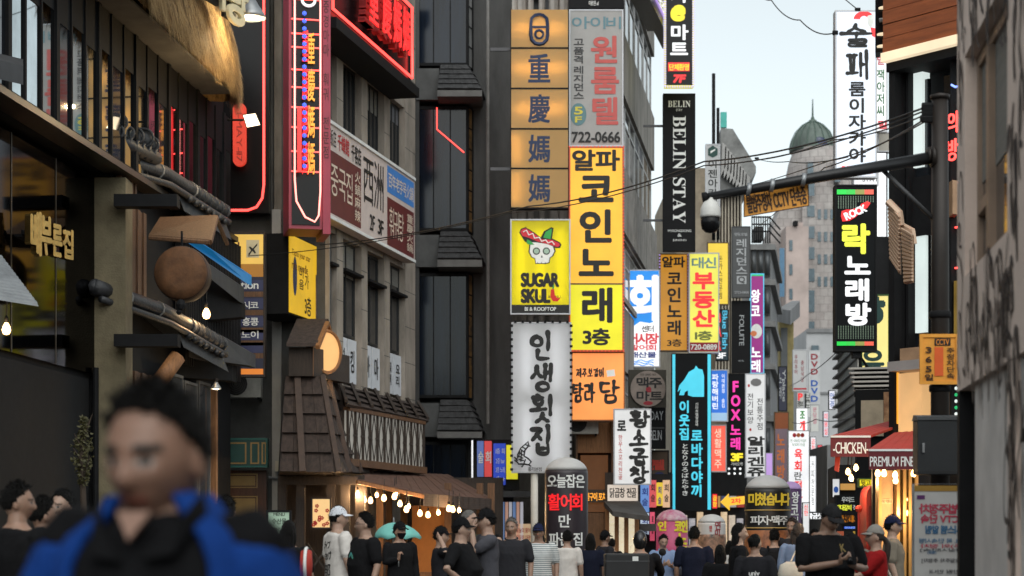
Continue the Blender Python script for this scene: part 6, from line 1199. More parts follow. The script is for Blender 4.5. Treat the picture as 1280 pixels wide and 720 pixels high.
# pale yellow lit sign with green letters and silver slats
t = sign('cream_green_sign', 'cream lit board with thick dark green letters behind the black karaoke sign', 1076, 368, 1112, 480, 39.5, lit('lit_butter', (245, 228, 140), .9), mat('green_trim', (.02, .08, .01), .5), .25, [('ㅎ', 1086, 372, 1104, 402, ink('dark_green_vinyl'), {'b': .08}), ('으', 1078, 438, 1104, 456, ink('dark_green_vinyl'), {'b': .08}), ('뜨', 1080, 458, 1102, 476, ink('dark_green_vinyl'), {'b': .06}), ('숯불닭갈비', 1078, 482 - 3.5, 1106, 479.5, BLK, {'b': .01})])
pl = Pl(1085, 37, du=(1, -.25)); t = T('silver_slats', 'row of pale metal slats wrapping a corner under the cream board', 'canopy', pl, pl.u(1090), pl.z(1090, 495))
for i in range(7):
    y = 460 + i * 5.5; x0 = 1063 + i * 1.4; t.part('slat', MB().box(pl.u(x0), pl.u(1121), -.2, -.05, pl.z(1090, y + 2.4), pl.z(1090, y)).tube([(pl.u(x0), -.12, pl.z(1090, y + 1.2)), (pl.u(x0 - 3), .2, pl.z(1090, y - 1))], .02, 4), mat('pale_slat', (.48, .44, .4), .5, .3))
t.part('back_frame', MB().box(pl.u(1068), pl.u(1121), -.04, 0, pl.z(1090, 496), pl.z(1090, 460)), BLACK)
pl = Pl(1100, 33, du=(1, -.3)); t = T('mural_front', 'narrow shop wall with a rusty mural and cream panels above the red awnings', 'shopfront', pl, pl.u(1100), 0)
t.part('wall', MB().box(pl.u(1068), pl.u(1124), .1, 1.5, 0, pl.z(1100, 486)), BLACK); t.part('cream_panel', MB().box(pl.u(1076), pl.u(1104), .02, .09, pl.z(1100, 545), pl.z(1100, 500)), mat('cream_panel', (.5, .4, .28), .6, var=.3, vs=3)); t.part('mural', MB().box(pl.u(1104.3), pl.u(1122), .03, .09, pl.z(1100, 528), pl.z(1100, 490)), mat('rust_mural', (.45, .25, .12), .7, var=.8, vs=5, dark=(.1, .02, .01)))
pl = Pl(1104, 41); t = T('black_upper_front', 'black upper shop wall behind the cream board and slats', 'shopfront', pl, pl.u(1104), 0)
t.part('wall', MB().box(pl.u(1086), pl.u(1126), 0, .4, 0, pl.z(1100, 296)), BLACK); t.part('grey_corner', MB().box(pl.u(1114), pl.u(1118), -.1, 0, 3, pl.z(1100, 190)), GREYMET)
for (q, lb) in (([(1110, 254), (1124, 270), (1124, 342), (1112, 324)], 'copper slatted panel nearer the black karaoke sign'), ([(1126, 284), (1140, 293), (1140, 352), (1130, 354)], 'copper slatted panel with a curved top nearer the light tube')):
    a = [P(x, y, 26.3 + (x - 1110) * -.02) for x, y in q]; t = T('slatted_panel', lb, 'sign', WORLD, a[0].x, a[2].z, a[0].y, group='copper slatted panels')
    wpart(t, 'board', MB().solid(a, (.05, .12, 0)), mat('copper_tan', (.42, .24, .13), .45, .3, var=.3, vs=4)); s_ = MB()
    for i in range(14): f = (i + .5) / 14; p, r_ = a[0].lerp(a[3], f), a[1].lerp(a[2], f); s_.tube([p + Vector((0, -.03, 0)), r_ + Vector((0, -.03, 0))], .02, 4)
    wpart(t, 'slat', s_, mat('pale_copper', (.6, .42, .3), .4, .4)); wpart(t, 'top_cap', MB().tube([P(q[0][0], q[0][1] - 2, 26.2), P(q[1][0], q[1][1] - 4, 26.1), P(q[1][0] + 2, q[1][1] + 12, 26.1)], .05, 6), mat('pale_copper'))

# ---------------------------------------------------------------- balloon signs on the ground
def balloon(name, label, x0, x1, ytop, D, m, top, seg=28, white_to=.1):
    cx = (x0 + x1) / 2; r = (x1 - x0) / 2 * D / F; c = P(cx, 0, D); zt = P(0, ytop, D).z
    t = T(name, label, 'balloon sign', WORLD, c.x, 0, D); zs = zt - r * .75
    prof = [(r * .9, .0), (r, .12), (r * .985, zs * .35), (r, zs * .6), (r, zs)] + [(r * math.cos(a), zs + r * .75 * math.sin(a)) for a in [R(i * 12) for i in range(1, 8)]]
    k = next(i for i, p in enumerate(prof) if p[1] > zt - (zt) * white_to)
    wpart(t, 'body', MB().lathe([(p[0], p[1]) for p in prof[:k + 1]], (c.x, c.y, 0), seg), m, True)
    wpart(t, 'top', MB().lathe([(max(p[0] * 1.004, .02), p[1] + .004) for p in prof[k:]], (c.x, c.y, 0), seg), top, True)
    wpart(t, 'base', MB().lathe([(r * .95, .0), (r * .96, .1), (r * .8, .11)], (c.x, c.y, .002), seg), BLACK)
    t.r, t.c = r, c; return t
def wrapped(t, s, x0, x1, y0, y1, m, b=.04):             # lettering bent round the balloon
    D = t.c.y; r = t.r + .012; o = t.text([(s, P(x0, 0, D).x, P(x1, 0, D).x, P(0, y1, D).z, P(0, y0, D).z, {'b': b})], m); BENT.append((o, t.c.x, D, r, t))
BENT = []
GW_ = mat('pale_pvc', (.5, .49, .48), .5, var=.1)
t = balloon('black_balloon', 'dark plum air balloon sign with white and red hangul below the white carp sign', 681, 735, 572, 36, mat('plum_pvc', (.03, .022, .028), .45, var=.2), GW_)
wrapped(t, '오늘잡은', 684, 730, 594, 610, WHT); wrapped(t, '활어회', 685, 727, 618, 638, LRED, .035); wrapped(t, '만', 698, 712, 644, 659, WHT); wrapped(t, '파는 집', 686, 727, 666, 682, WHT)
t = balloon('pizza_balloon', 'black air balloon sign with yellow and white hangul over a pizza photo', 931, 988, 594, 30, mat('black_pvc', (.014, .013, .012), .45, var=.2), GW_)
wrapped(t, '미쳤습니다', 934, 985, 617, 632, lit('lit_amber_print', (235, 200, 60), .35), .05); wrapped(t, '피자·맥주', 936, 982, 645, 656, WHT, .045)
for y in (638, 660): wpart(t, 'gold_line', MB().lathe([(t.r + .006, P(0, y + .8, 30).z), (t.r + .008, P(0, y, 30).z), (t.r + .006, P(0, y - .8, 30).z)], (t.c.x, t.c.y, 0), 28), mat('gold_print', (.5, .32, .1), .5), True)
FOODP = mat('pizza_print', (.4, .14, .05), .5, var=.8, vs=6, dark=(.04, .01, .005)); wpart(t, 'pizza_print', MB().lathe([(t.r + .006, .4), (t.r + .008, .45), (t.r + .008, P(0, 664, 30).z), (t.r + .004, P(0, 663, 30).z)], (t.c.x, t.c.y, 0), 28), FOODP, True)
t = balloon('pink_balloon', 'pink patterned air balloon sign with yellow hangul behind the man in the pale blue shirt', 820, 860, 637, 44, mat('pink_pvc', (.45, .06, .16), .5, var=.25, vs=3), mat('magenta_print', (.25, .03, .1), .5, var=.9, vs=9, dark=(.5, .4, .42)), white_to=.25)
wrapped(t, '인', 822, 831, 652, 663, lit('lit_lemon_print', (240, 225, 60), .3), .07); wrapped(t, '코인', 842, 858, 651, 665, lit('lit_lemon_print'), .07); wrapped(t, '노', 846, 857, 667, 680, lit('lit_lemon_print'), .07); wrapped(t, '래', 846, 857, 683, 696, lit('lit_lemon_print'), .07)
t = balloon('white_balloon', 'pale air balloon sign with a small red mark and a food photo', 872, 907, 643, 40, mat('white_pvc', (.55, .52, .5), .5, var=.1), GW_)
wrapped(t, '연', 892, 899, 652, 662, ink('maroon_vinyl'), .03); wrapped(t, '미', 892, 898, 662, 670, ink('maroon_vinyl'), .03); wrapped(t, '연', 885, 888, 657, 664, ink('red_print'))
wpart(t, 'food_print', MB().lathe([(t.r + .004, .3), (t.r + .008, .4), (t.r + .008, P(0, 672, 40).z), (t.r + .003, P(0, 668, 40).z)], (t.c.x, t.c.y, 0), 28), FOOD, True)
t = balloon('purple_balloon', 'dark purple air balloon sign half hidden by the pizza one', 974, 1002, 602, 37, mat('purple_pvc', (.05, .012, .07), .5, var=.2), mat('lilac_pvc', (.4, .25, .5), .5))
wrapped(t, '왕', 988, 997, 615, 629, WHT); wrapped(t, '코', 987, 996, 631, 644, WHT); wrapped(t, '인', 987, 996, 646, 655, WHT)
# ---------------------------------------------------------------- camera pole, arm, dome camera, plates, box
PD = 20.0
BRN = mat('brown_black_pole', (.022, .016, .013), .5, .3, var=.25, vs=4)
pc = P(1175, 0, PD); t = T('camera_pole', 'dark steel pole with a long arm reaching left over the street', 'pole', WORLD, pc.x, 0, PD)
wpart(t, 'post', MB().tube([(pc.x, PD, 0), (pc.x, PD, P(0, 330, PD).z), (pc.x, PD, P(0, 124, PD).z)], [.1, .09, .082], 16).lathe([(.095, 0), (.1, .04), (.02, .06)], (pc.x, PD, P(0, 124, PD).z), 16), BRN, True)
a0, a1 = P(1164, 196, PD), P(880, 247, PD - .3); wpart(t, 'arm', MB().tube([a0 + Vector((.05, 0, 0)), a0.lerp(a1, .5), a1], [.062, .055, .038], 12), mat('black_arm_paint', (.02, .02, .021), .35, .4, var=.2), True)
wpart(t, 'arm_flange', MB().tube([a0, a0 + Vector((.03, 0, 0))], .11, 12).tube([a0 + Vector((-.04, 0, .01)), a0 + Vector((-.01, 0, .01))], .085, 12), BRN, True)
cl = MB()
for x in (935, 964, 1003): p = a0.lerp(a1, (1164 - x) / 284); cl.tube([p + Vector((-.02, 0, .003)), p + Vector((.02, 0, -.003))], .066, 12)
wpart(t, 'clamp', cl, STEEL, True)
wpart(t, 'brace', MB().tube([P(1104, 213, PD), P(1166, 273, PD)], .022, 8), GREYMET, True)
wpart(t, 'collar', MB().lathe([(.1, 0), (.11, .01), (.11, .06), (.1, .07)], (pc.x, PD, P(0, 490, PD).z), 16).lathe([(.1, 0), (.11, .01), (.11, .06), (.1, .07)], (pc.x, PD, P(0, 398, PD).z), 16), BLACK, True)
wpart(t, 'base_flange', MB().lathe([(.2, .0), (.2, .03), (.12, .05), (.11, .2)], (pc.x, PD, .005), 16), BRN, True)
p = P(888, 272, PD - .3); rr = 12.5 * PD / F; t = T('dome_camera', 'white capped dome surveillance camera hanging from the end of the long arm', 'camera', WORLD, p.x, P(0, 294, PD).z, p.y)
wpart(t, 'housing', MB().lathe([(rr, 0), (rr * 1.02, .02), (rr * .98, .09), (rr * .7, .15), (rr * .3, .18), (rr * .28, .2)], (p.x, p.y, p.z), 24), mat('white_plastic', (.62, .61, .58), .4, var=.08), True)
wpart(t, 'dome', MB().lathe([(rr * .05, -rr * 1.55), (rr * .5, -rr * 1.45), (rr * .85, -rr * 1.1), (rr * .95, -rr * .6), (rr * .95, -.002), (rr * .9, 0)], tuple(p), 24), BLKGLOSS, True)
wpart(t, 'mount', MB().tube([p + Vector((0, 0, .2)), P(884, 246, PD - .3)], .02, 8).tube([P(884, 246, PD - .3), P(878, 247, PD - .3)], .05, 8), BLACK, True)
OR_ = mat('orange_plate', (.85, .36, .045), .5, var=.2, vs=5)
sp = Pl(970, PD - .08, du=(1, .0)); t = T('parking_plate', 'orange enforcement plate with dark hangul hanging from the arm', 'sign', sp, sp.u(970), sp.z(970, 270))
def spq(mb, pts, n0, n1): return mb.prism([sp.at(x, y) for x, y in pts], n0, n1)
t.part('plate', spq(MB(), [(930, 243), (1010, 228), (1011, 257), (930, 271)], 0, .02), OR_)
t.text([('불법주정차 CCTV 단속중', sp.u(933), sp.u(1008), sp.z(970, 261), sp.z(970, 238), {'b': .03, 'rot': 9.5})], ink('brown_black_vinyl', (60, 35, 10)), n=-.004)
bd = MB()
for a, b in (((930, 243), (1010, 228)), ((1010, 228), (1011, 257)), ((1011, 257), (930, 271)), ((930, 271), (930, 243))): bd.tube([(sp.u(a[0]), -.002, sp.z(970, a[1])), (sp.u(b[0]), -.002, sp.z(970, b[1]))], .006, 4)
t.part('border', bd, ink('brown_black_vinyl'))
t = sign('enforcement_plate', 'small rounded orange plate with black numerals fixed to the camera pole', 1150, 418, 1198, 480, PD - .14, OR_, mat('orange_plate'), .03, [('CCTV', 1170, 424, 1186, 431, ink('orange_yellow_vinyl', (230, 140, 40)), {'b': .04}), ('3', 1157, 434, 1164, 441, ink('brown_black_vinyl'), {'b': .05}), ('6', 1157, 446, 1164, 453, ink('brown_black_vinyl'), {'b': .05}), ('5', 1157, 458, 1164, 465, ink('brown_black_vinyl'), {'b': .05}), ('일', 1156, 468, 1166, 476, ink('brown_black_vinyl'), {'b': .05}), ('주정차단속', 1183, 434, 1193, 474, ink('brown_black_vinyl'), {'v': 1, 'b': .04})])
for o in list(t.o.children):
    if o.name.startswith('casing'): bpy.data.objects.remove(o)
px(t, 'black_tab', [(1168, 423), (1188, 423), (1188, 432), (1168, 432)], BLK, -.007); px(t, 'red_column', [(1168, 434), (1179, 434), (1179, 470), (1168, 470)], ink('orange_red_vinyl', (225, 95, 35)), -.007)
t.part('clamp', MB().box(t.pl.u(1172), t.pl.u(1178), .03, .06, t.pl.z(1175, 452), t.pl.z(1175, 446)), STEEL)
bp = Pl(1177, PD - .36); t = T('control_box', 'matt black control cabinet strapped to the camera pole', 'cabinet', bp, bp.u(1177), bp.z(1177, 593))
t.part('cabinet', MB().box(bp.u(1147), bp.u(1207), 0, .24, bp.z(1177, 593), bp.z(1177, 525)), mat('black_cabinet_paint', (.022, .025, .028), .5, .2, var=.2), bevel=.008)
t.part('lid', MB().hexa([(bp.u(1146), -.01, bp.z(1177, 525)), (bp.u(1208), -.01, bp.z(1177, 525)), (bp.u(1208), .25, bp.z(1177, 525)), (bp.u(1146), .25, bp.z(1177, 525))], [(bp.u(1146), -.01, bp.z(1177, 521)), (bp.u(1208), -.01, bp.z(1177, 521)), (bp.u(1206), .25, bp.z(1177, 517)), (bp.u(1148), .25, bp.z(1177, 517))]), mat('grey_lid_paint', (.07, .075, .08), .5, .2))
t.part('latch', MB().box(bp.u(1152.5), bp.u(1155.5), -.02, 0, bp.z(1177, 566), bp.z(1177, 554)), STEEL, bevel=.004); t.part('door_seam', MB().box(bp.u(1149), bp.u(1205), -.002, 0, bp.z(1177, 590), bp.z(1177, 589.4)), BLK)

# white banner on a frame, its print seen from behind
bnr = Pl(1177, 17, du=(1, .02)); t = T('standing_banner', 'white free-standing banner with red and blue words seen mirrored behind the pole', 'banner', bnr, bnr.u(1177), 0)
bz = lambda y: bnr.z(1177, y)
t.part('sheet', MB().box(bnr.u(1143), bnr.u(1212), 0, .015, .15, bz(609)), mat('banner_cloth', (.5, .5, .49), .7, var=.12, vs=2)); t.part('amber_band', MB().box(bnr.u(1143), bnr.u(1212), -.004, -.001, bz(614), bz(607)), mat('amber_print', (.35, .2, .03), .6))
t.part('frame', MB().tube([(bnr.u(1142), .02, 0), (bnr.u(1142), .02, bz(605)), (bnr.u(1213), .02, bz(605)), (bnr.u(1213), .02, 0)], .012, 8), STEEL)
RV, BV, GV = ink('faded_red_print', (190, 60, 85)), ink('faded_blue_print', (60, 110, 150)), ink('grey_print', (80, 80, 85))
mj = lambda s, a, b, c, d, bo=.03: (s, bnr.u(a), bnr.u(c), bz(d), bz(b), {'b': bo, 'mir': 1})
t.text([mj('불법주정차', 1149, 630, 1209, 642, .05), mj('CCTV 단속', 1151, 643, 1206, 654, .05), mj('(주)의 정차', 1150, 680, 1208, 686, .02)], RV, n=-.003)
t.text([mj('시스템 알림', 1157, 657, 1201, 667, .05), mj('4. 8. 목 단속시행', 1149, 673, 1208, 679, .02), mj('(필증)', 1159, 688, 1170, 693, .02)], BV, n=-.003)
t.text([mj('[평상시단속]', 1150, 685.5, 1208, 690, .02), mj('[일요일주차 주정차]', 1152, 698, 1208, 704, .02), mj('민원 안내', 1162, 712, 1200, 717, .02)], GV, n=-.003)
t.part('purple_logo', MB().box(bnr.u(1146), bnr.u(1156), -.004, -.001, bz(624), bz(619)), ink('purple_print', (90, 40, 100)))

# ---------------------------------------------------------------- red awnings, phone-box like kiosk, gold shopfront, small shop signs
REDC, DREDC = mat('red_awning_cloth', (.42, .035, .022), .75, var=.2, vs=3, bump=.1), mat('dark_red_valance', (.13, .012, .018), .75, var=.2)
def red_awning(label, x0, x1, yt, yb, D, roof, s, tx0, tx1, ty0, ty1):
    pl = Pl((x0 + x1) / 2, D); t = T('red_awning', label, 'awning', pl, pl.u((x0 + x1) / 2), pl.z(x0, yb))
    a, b = pl.w(pl.u(x0), 0, pl.z(x0, yt)), pl.w(pl.u(x1), 0, pl.z(x0, yt)); c, d = [P(*q) for q in roof]
    m_ = MB(); n_ = 10
    for i in range(n_):
        f, f2 = i / n_, (i + 1) / n_; m_.hexa([a.lerp(b, f), a.lerp(b, f2), d.lerp(c, f2), d.lerp(c, f)], [p + Vector((0, 0, .025 + .004 * (i % 2))) for p in (a.lerp(b, f), a.lerp(b, f2), d.lerp(c, f2), d.lerp(c, f))])
    wpart(t, 'cloth', m_, REDC); t.part('valance', MB().box(pl.u(x0), pl.u(x1), -.02, .0, pl.z(x0, yb), pl.z(x0, yt)), DREDC)
    t.part('white_piping', MB().box(pl.u(x0), pl.u(x1), -.03, .0, pl.z(x0, yt), pl.z(x0, yt) + .025), WHITE)
    t.text([(s, pl.u(tx0), pl.u(tx1), pl.z(x0, ty1), pl.z(x0, ty0), {'b': .008})], WHT, n=-.024)
    sd_ = MB().solid([a, d, a - Vector((0, 0, (yb - yt) * D / F))], (.01, .01, 0)); wpart(t, 'side_gusset', sd_, DREDC); return t
red_awning('smaller red awning with white letters reading CHICKEN on its valance', 1038, 1088, 547, 571, 25.6, ((1144, 527, 28.5), (1118, 527, 28.5)), '-CHICKEN-', 1041, 1085, 553, 567)
red_awning('larger red awning with white letters reading PREMIUM FINE on its valance', 1086, 1152, 564, 587, 24, ((1160, 540, 25.9), (1118, 543, 26.6)), 'PREMIUM FINE L', 1087, 1149, 571, 583)
for i, (x, y, D) in enumerate(((1060, 590, 26), (1064, 598, 26.2), (1070, 585, 26), (1097, 592, 24.3), (1105, 592, 24.4), (1119, 594, 24.2), (1119.5, 601, 24.4), (1142, 592, 24.2), (1144, 588, 24.3))):
    bulb_lamp('awning_bulb', 'warm pear-shaped bulb hanging below the red awnings', x, y, D, .034, .22, 14 if i in (1, 4, 7) else 0, 'bulbs below the red awnings')
pl = Pl(1125, 25.4); t = T('gold_shopfront', 'shopfront of gold framed doors and warm panels under the larger red awning', 'shopfront', pl, pl.u(1125), 0)
t.part('wall', MB().box(pl.u(1098), pl.u(1175), .4, .5, 0, pl.z(1125, 575)), BLACK)
t.part('warm_panel', MB().box(pl.u(1101), pl.u(1122), .3, .39, 0, pl.z(1110, 587)), mat('warm_lit_panel', (.45, .28, .14), .6, emit=(.9, .5, .2), es=.12, var=.3))
for x in (1100, 1123, 1131, 1138, 1146): t.part('gold_frame', MB().box(pl.u(x), pl.u(x) + .04, .1, .3, 0, pl.z(1125, 586)), mat('dull_gold'))
t.part('label_strip', MB().box(pl.u(1102), pl.u(1121), .28, .299, pl.z(1110, 629), pl.z(1110, 623)), mat('ivory_strip', (.5, .42, .25), .6)); t.text([('안심식당 위생등급', pl.u(1104), pl.u(1120), pl.z(1110, 628), pl.z(1110, 624), {'b': 0})], BLK, n=.275)
t.part('shop_lamp', MB().ball((pl.u(1141), .2, pl.z(1141, 641)), .05, 8).ball((pl.u(1140), .2, pl.z(1141, 624)), .03, 8), BULB); lamp_light(t.o, P(1130, 640, 25.2), 20)
k = Pl(1092, 26); t = T('red_kiosk', 'red kiosk with a rounded roof like a phone box under the awnings', 'kiosk', k, k.u(1092), 0)
pr = [(1083, 720), (1083, 622), (1084.5, 613), (1088, 608), (1094, 606), (1102, 605), (1103, 720)]
t.part('body', MB().prism([k.at(x, y) for x, y in pr], 0, .5), mat('red_enamel', (.42, .03, .02), .4, var=.15)); t.part('panel', MB().box(k.u(1085.5), k.u(1101), -.012, -.002, .3, k.z(1092, 632)), mat('dark_red_enamel', (.22, .015, .015), .4)); t.part('white_plate', MB().box(k.u(1096), k.u(1102), -.012, -.002, k.z(1092, 627), k.z(1092, 622)), WHITE)
t.part('finial', MB().ball((k.u(1075), .1, k.z(1075, 636)), .05, 8).tube([(k.u(1075), .1, 0), (k.u(1075), .1, k.z(1075, 636))], .015, 6), REDC)
t = sign('black_ribs_sign', 'curved black sign with white and green hangul below the CHICKEN awning', 1044, 619, 1080, 641, 36, mat('deep_black_face'), BLACK, .15, [('우리드', 1052, 621, 1068, 628, WHT, {'b': .04}), ('맥대갈비', 1046, 631, 1064, 638, lit('lit_lime'), {'b': .04}), ('전문', 1066, 631, 1078, 637, WHT, {'b': .04})])
t = sign('orange_shop_sign', 'orange strip with black hangul under the black ribs sign', 1050, 642, 1080, 655, 36.5, lit('lit_dull_orange', (200, 120, 30), .6), BLACK, .15, [('치킨', 1054, 643, 1064, 653, BLK, {'b': .05}), ('호프', 1067, 643, 1077, 653, BLK, {'b': .05})])
t = sign('blue_led_sign', 'thin blue glowing light board beneath the orange strip', 1053, 656, 1082, 663, 36.2, lit('lit_led_blue', (20, 70, 220), .9), BLACK, .15, [('어서오세요', 1056, 658, 1079, 661.5, lit('lit_pale_blue'), {'b': .03})])
t = sign('small_yellow_board', 'small lit yellow board near the red kiosk top', 1073, 598, 1092, 609, 27, lit('lit_lemon_face'), mat('green_trim'), .12, [('뒷고', 1076, 600, 1088, 607.5, BLK, {'b': .04})])
t = sign('white_word_sign', 'white glowing hangul letters on a dark board at the street end', 1008, 640, 1030, 650, 60, mat('deep_black_face'), BLACK, .1, [('황금삿', 1010, 641, 1028, 649, LWHITE, {'b': .05})])
t = sign('far_white_boards', 'cluster sized white lit board left of the far white words', 1003, 628, 1012, 668, 58, lit('lit_soft_white'), BLACK, .1, [('신한', 1005, 630, 1010, 645, LRED, {'v': 1, 'b': .03})])
t = sign('tiny_white_sign', 'small white sign with a blue disc below the CHICKEN awning corner', 1040, 598, 1050, 622, 38, lit('lit_soft_white'), BLACK, .1); px(t, 'blue_disc', ell(1045, 612, 3, 4, 14), ink('strong_blue_vinyl'))
t = T('red_cloth_flag', 'red cloth strip hanging below the corner of the CHICKEN awning', 'flag', WORLD, P(1046, 0, 25.7).x, P(0, 592, 25.7).z, 25.7); wpart(t, 'cloth', MB().solid([P(1044, 570, 25.7), P(1050, 570, 25.7), P(1048, 590, 25.7), P(1043, 588, 25.7)], (.01, .02, 0)), REDC); wpart(t, 'rod', MB().tube([P(1043, 570, 25.7), P(1051, 570, 25.7)], .012, 5), BLACK)
p0 = Pl(1070, 38, du=(1, -.1)); t = T('right_dim_shops', 'dim shopfronts with small lit panels beneath the far right awning', 'shopfront', p0, p0.u(1060), 0)
t.part('wall', MB().box(p0.u(1046), p0.u(1100), .4, 3, 0, p0.z(1060, 580)), BLACK)
for i, (a, b, y0, y1) in enumerate(((1048, 1056, 664, 700), (1060, 1066, 668, 710), (1068, 1074, 664, 700), (1076, 1082, 668, 706), (1050, 1078, 604, 612))): t.part('lit_panel', MB().box(p0.u(a), p0.u(b), .3, .39, p0.z(1060, y1), p0.z(1060, y0)), lit('lit_panel_%d' % i, ((180, 90, 60), (235, 220, 190), (200, 160, 60), (210, 210, 230), (230, 170, 90))[i], .5))
t = T('light_rods', 'pair of slanted white light rods beside the kiosk', 'lamp', WORLD, P(1080, 0, 32).x, P(0, 705, 32).z, 32)
for x in (1076, 1081): wpart(t, 'rod', MB().tube([P(x, 672, 32), P(x + 3, 706, 32)], .02, 6), LWHITE)

# dark green tree behind the capped man, far right street
def leafy(name, label, x, y0, y1, D, wpx, dens, m, cat='tree', trunkto=None):
    c = P(x, 0, D); z0, z1 = P(0, y1, D).z, P(0, y0, D).z; r = wpx / 2 * D / F; t = T(name, label, cat, WORLD, c.x, 0, D); rn = random.Random(int(x))
    tr = MB().tube([(c.x, D, 0), (c.x + .02, D, z0 * .6), (c.x - .02, D, (z0 + z1) / 2), (c.x + .05, D + .03, z1 - .1)], [.06, .05, .035, .012], 8)
    for i in range(9): a = rn.uniform(0, 6.28); z = rn.uniform(z0, z1 - .2); tr.tube([(c.x, D, z), (c.x + math.cos(a) * r * .8, D + math.sin(a) * r * .8, z + rn.uniform(.1, .4))], [.02, .006], 5)
    wpart(t, 'trunk', tr, mat('bark', (.05, .035, .025), .9, var=.3)); lf = MB()
    for i in range(dens):
        a, f = rn.uniform(0, 6.28), rn.random() ** .5; z = rn.uniform(z0, z1); e = math.sin(math.pi * min(1, (z - z0) / (z1 - z0) * .9 + .1)) * (.7 + .5 * noise.noise(Vector((a, z * 2, x))))
        p = Vector((c.x + math.cos(a) * r * f * e, D + math.sin(a) * r * f * e, z)); d = Vector((rn.uniform(-1, 1), rn.uniform(-1, 1), rn.uniform(-1, .4))).normalized(); s_ = d.orthogonal().normalized(); l = rn.uniform(.04, .075)
        lf.add([p, p + d * l * .5 + s_ * l * .3, p + d * l, p + d * l * .5 - s_ * l * .3], [(0, 1, 2, 3)])
    wpart(t, 'crown', lf, m); return t
leafy('street_tree', 'small dark tree in the street behind the tall man with the dark cap', 1056, 612, 648, 44, 44, 1500, mat('dark_leaf', (.025, .045, .025), .6, var=.4, vs=8))
leafy('potted_shrub', 'thin dry leafed shrub against the olive plaster column', 104, 520, 605, 27, 32, 620, mat('olive_leaf', (.06, .055, .018), .6, var=.4, vs=8), 'shrub')

# ---------------------------------------------------------------- overhead cables
def cable(label, pts, r=.014, sag=.0):
    c = [P(*p) for p in pts]; out = []
    for i in range(len(c) - 1):
        for k in range(10): f = k / 10; q = c[i].lerp(c[i + 1], f); q.z -= sag * 4 * f * (1 - f); out.append(q)
    out.append(c[-1]); mid = out[len(out) // 2]; t = T('overhead_cable', label, 'cable', WORLD, mid.x, mid.z, mid.y)
    wpart(t, 'line', MB().tube(out, r * .7, 5), RUBBER); wpart(t, 'clamp', MB().tube([out[0] - Vector((.06, 0, 0)), out[0] + Vector((.06, 0, 0))], r * 2.4, 6), BLACK); return t
cable('upper black cable from the camera pole across the big yellow sign to the neon restaurant', [(1160, 133, 20), (880, 202, 27), (660, 258, 33), (400, 306, 40)], .016, .1)
cable('second black cable just under the upper one across the yellow sign', [(1160, 137, 20), (880, 207, 28), (640, 266, 36), (310, 320, 41)], .013, .12)
cable('thin cable crossing in front of the green copper dome', [(1160, 142, 20), (1040, 175, 24), (945, 200, 45)], .012, .05)
cable('thin cable below the dome running to the academy sign', [(1160, 150, 20), (1040, 200, 26), (900, 240, 60)], .012, .05)
cable('slanting thin cable over the tiled tower toward the railed building', [(1158, 148, 20), (1030, 210, 30), (945, 285, 60)], .014, .05)
cable('sagging wire across the open sky from the tall white sign', [(1044, 41, 45), (1000, 25, 50), (964, 0, 55), (940, -20, 60)], .022, .15)
cable('short wire from the top of the frame down to the tall white sign', [(1072, 12, 45), (1050, -6, 47)], .018, .0)
cable('lower wire sagging from the cornice building to the arm of the pole', [(946, 198, 60), (985, 202, 40), (1060, 196, 26)], .015, .05)
cable('cable across the lower street before the plain white block', [(1070, 520, 50), (1020, 524, 70), (990, 528, 80)], .022, .1)
cable('steep cable over the plain white block up to the black karaoke sign', [(1046, 440, 50), (1010, 468, 80), (988, 482, 90)], .02, .05)
# ---------------------------------------------------------------- air conditioner units on the walls
def ac_unit():
    t = T('air_conditioner', 'x', 'air conditioner', WORLD, 0, 0, 0, 'air conditioner units on the walls')
    wpart(t, 'case', MB().box(-.42, .42, -.15, .15, .05, .62), mat('aged_white_case', (.45, .44, .4), .6, var=.35, vs=3)); gr_ = MB()
    for k in range(5): gr_.tube([(-.12 + (.05 + .045 * k) * math.cos(a), -.165, .34 + (.05 + .045 * k) * math.sin(a)) for a in [i * math.pi / 8 for i in range(16)]], .006, 4, closed=True)
    wpart(t, 'fan_grille', gr_, BLACK); wpart(t, 'fan_well', MB().lathe([(.01, -.155), (.25, -.155), (.25, -.151)], (-.12, 0, .34), 18, axis='y'), DKCONC)
    wpart(t, 'bracket', MB().box(-.38, -.34, -.15, .5, 0, .05).box(.34, .38, -.15, .5, 0, .05), BLACK); return t
ac0 = ac_unit()
for i, (x, y, D, lb) in enumerate(((622, 150, 59, 'aged air conditioner on the old wall left of the tan sign stack'), (622, 270, 59, 'air conditioner on the old wall left of the skull sign'), (727, 545, 50.8, 'air conditioner at the top of the timber restaurant front'), (303, 500, 43.6, 'air conditioner on the grey end wall above the green board'))):
    p = P(x, y, D)
    if i == 0: o = ac0.o
    else:
        o = ac0.o.copy(); COL.objects.link(o)
        for ch in ac0.o.children: c_ = ch.copy(); COL.objects.link(c_); c_.parent = o
    o.location = (p.x, p.y, p.z); o['label'] = lb
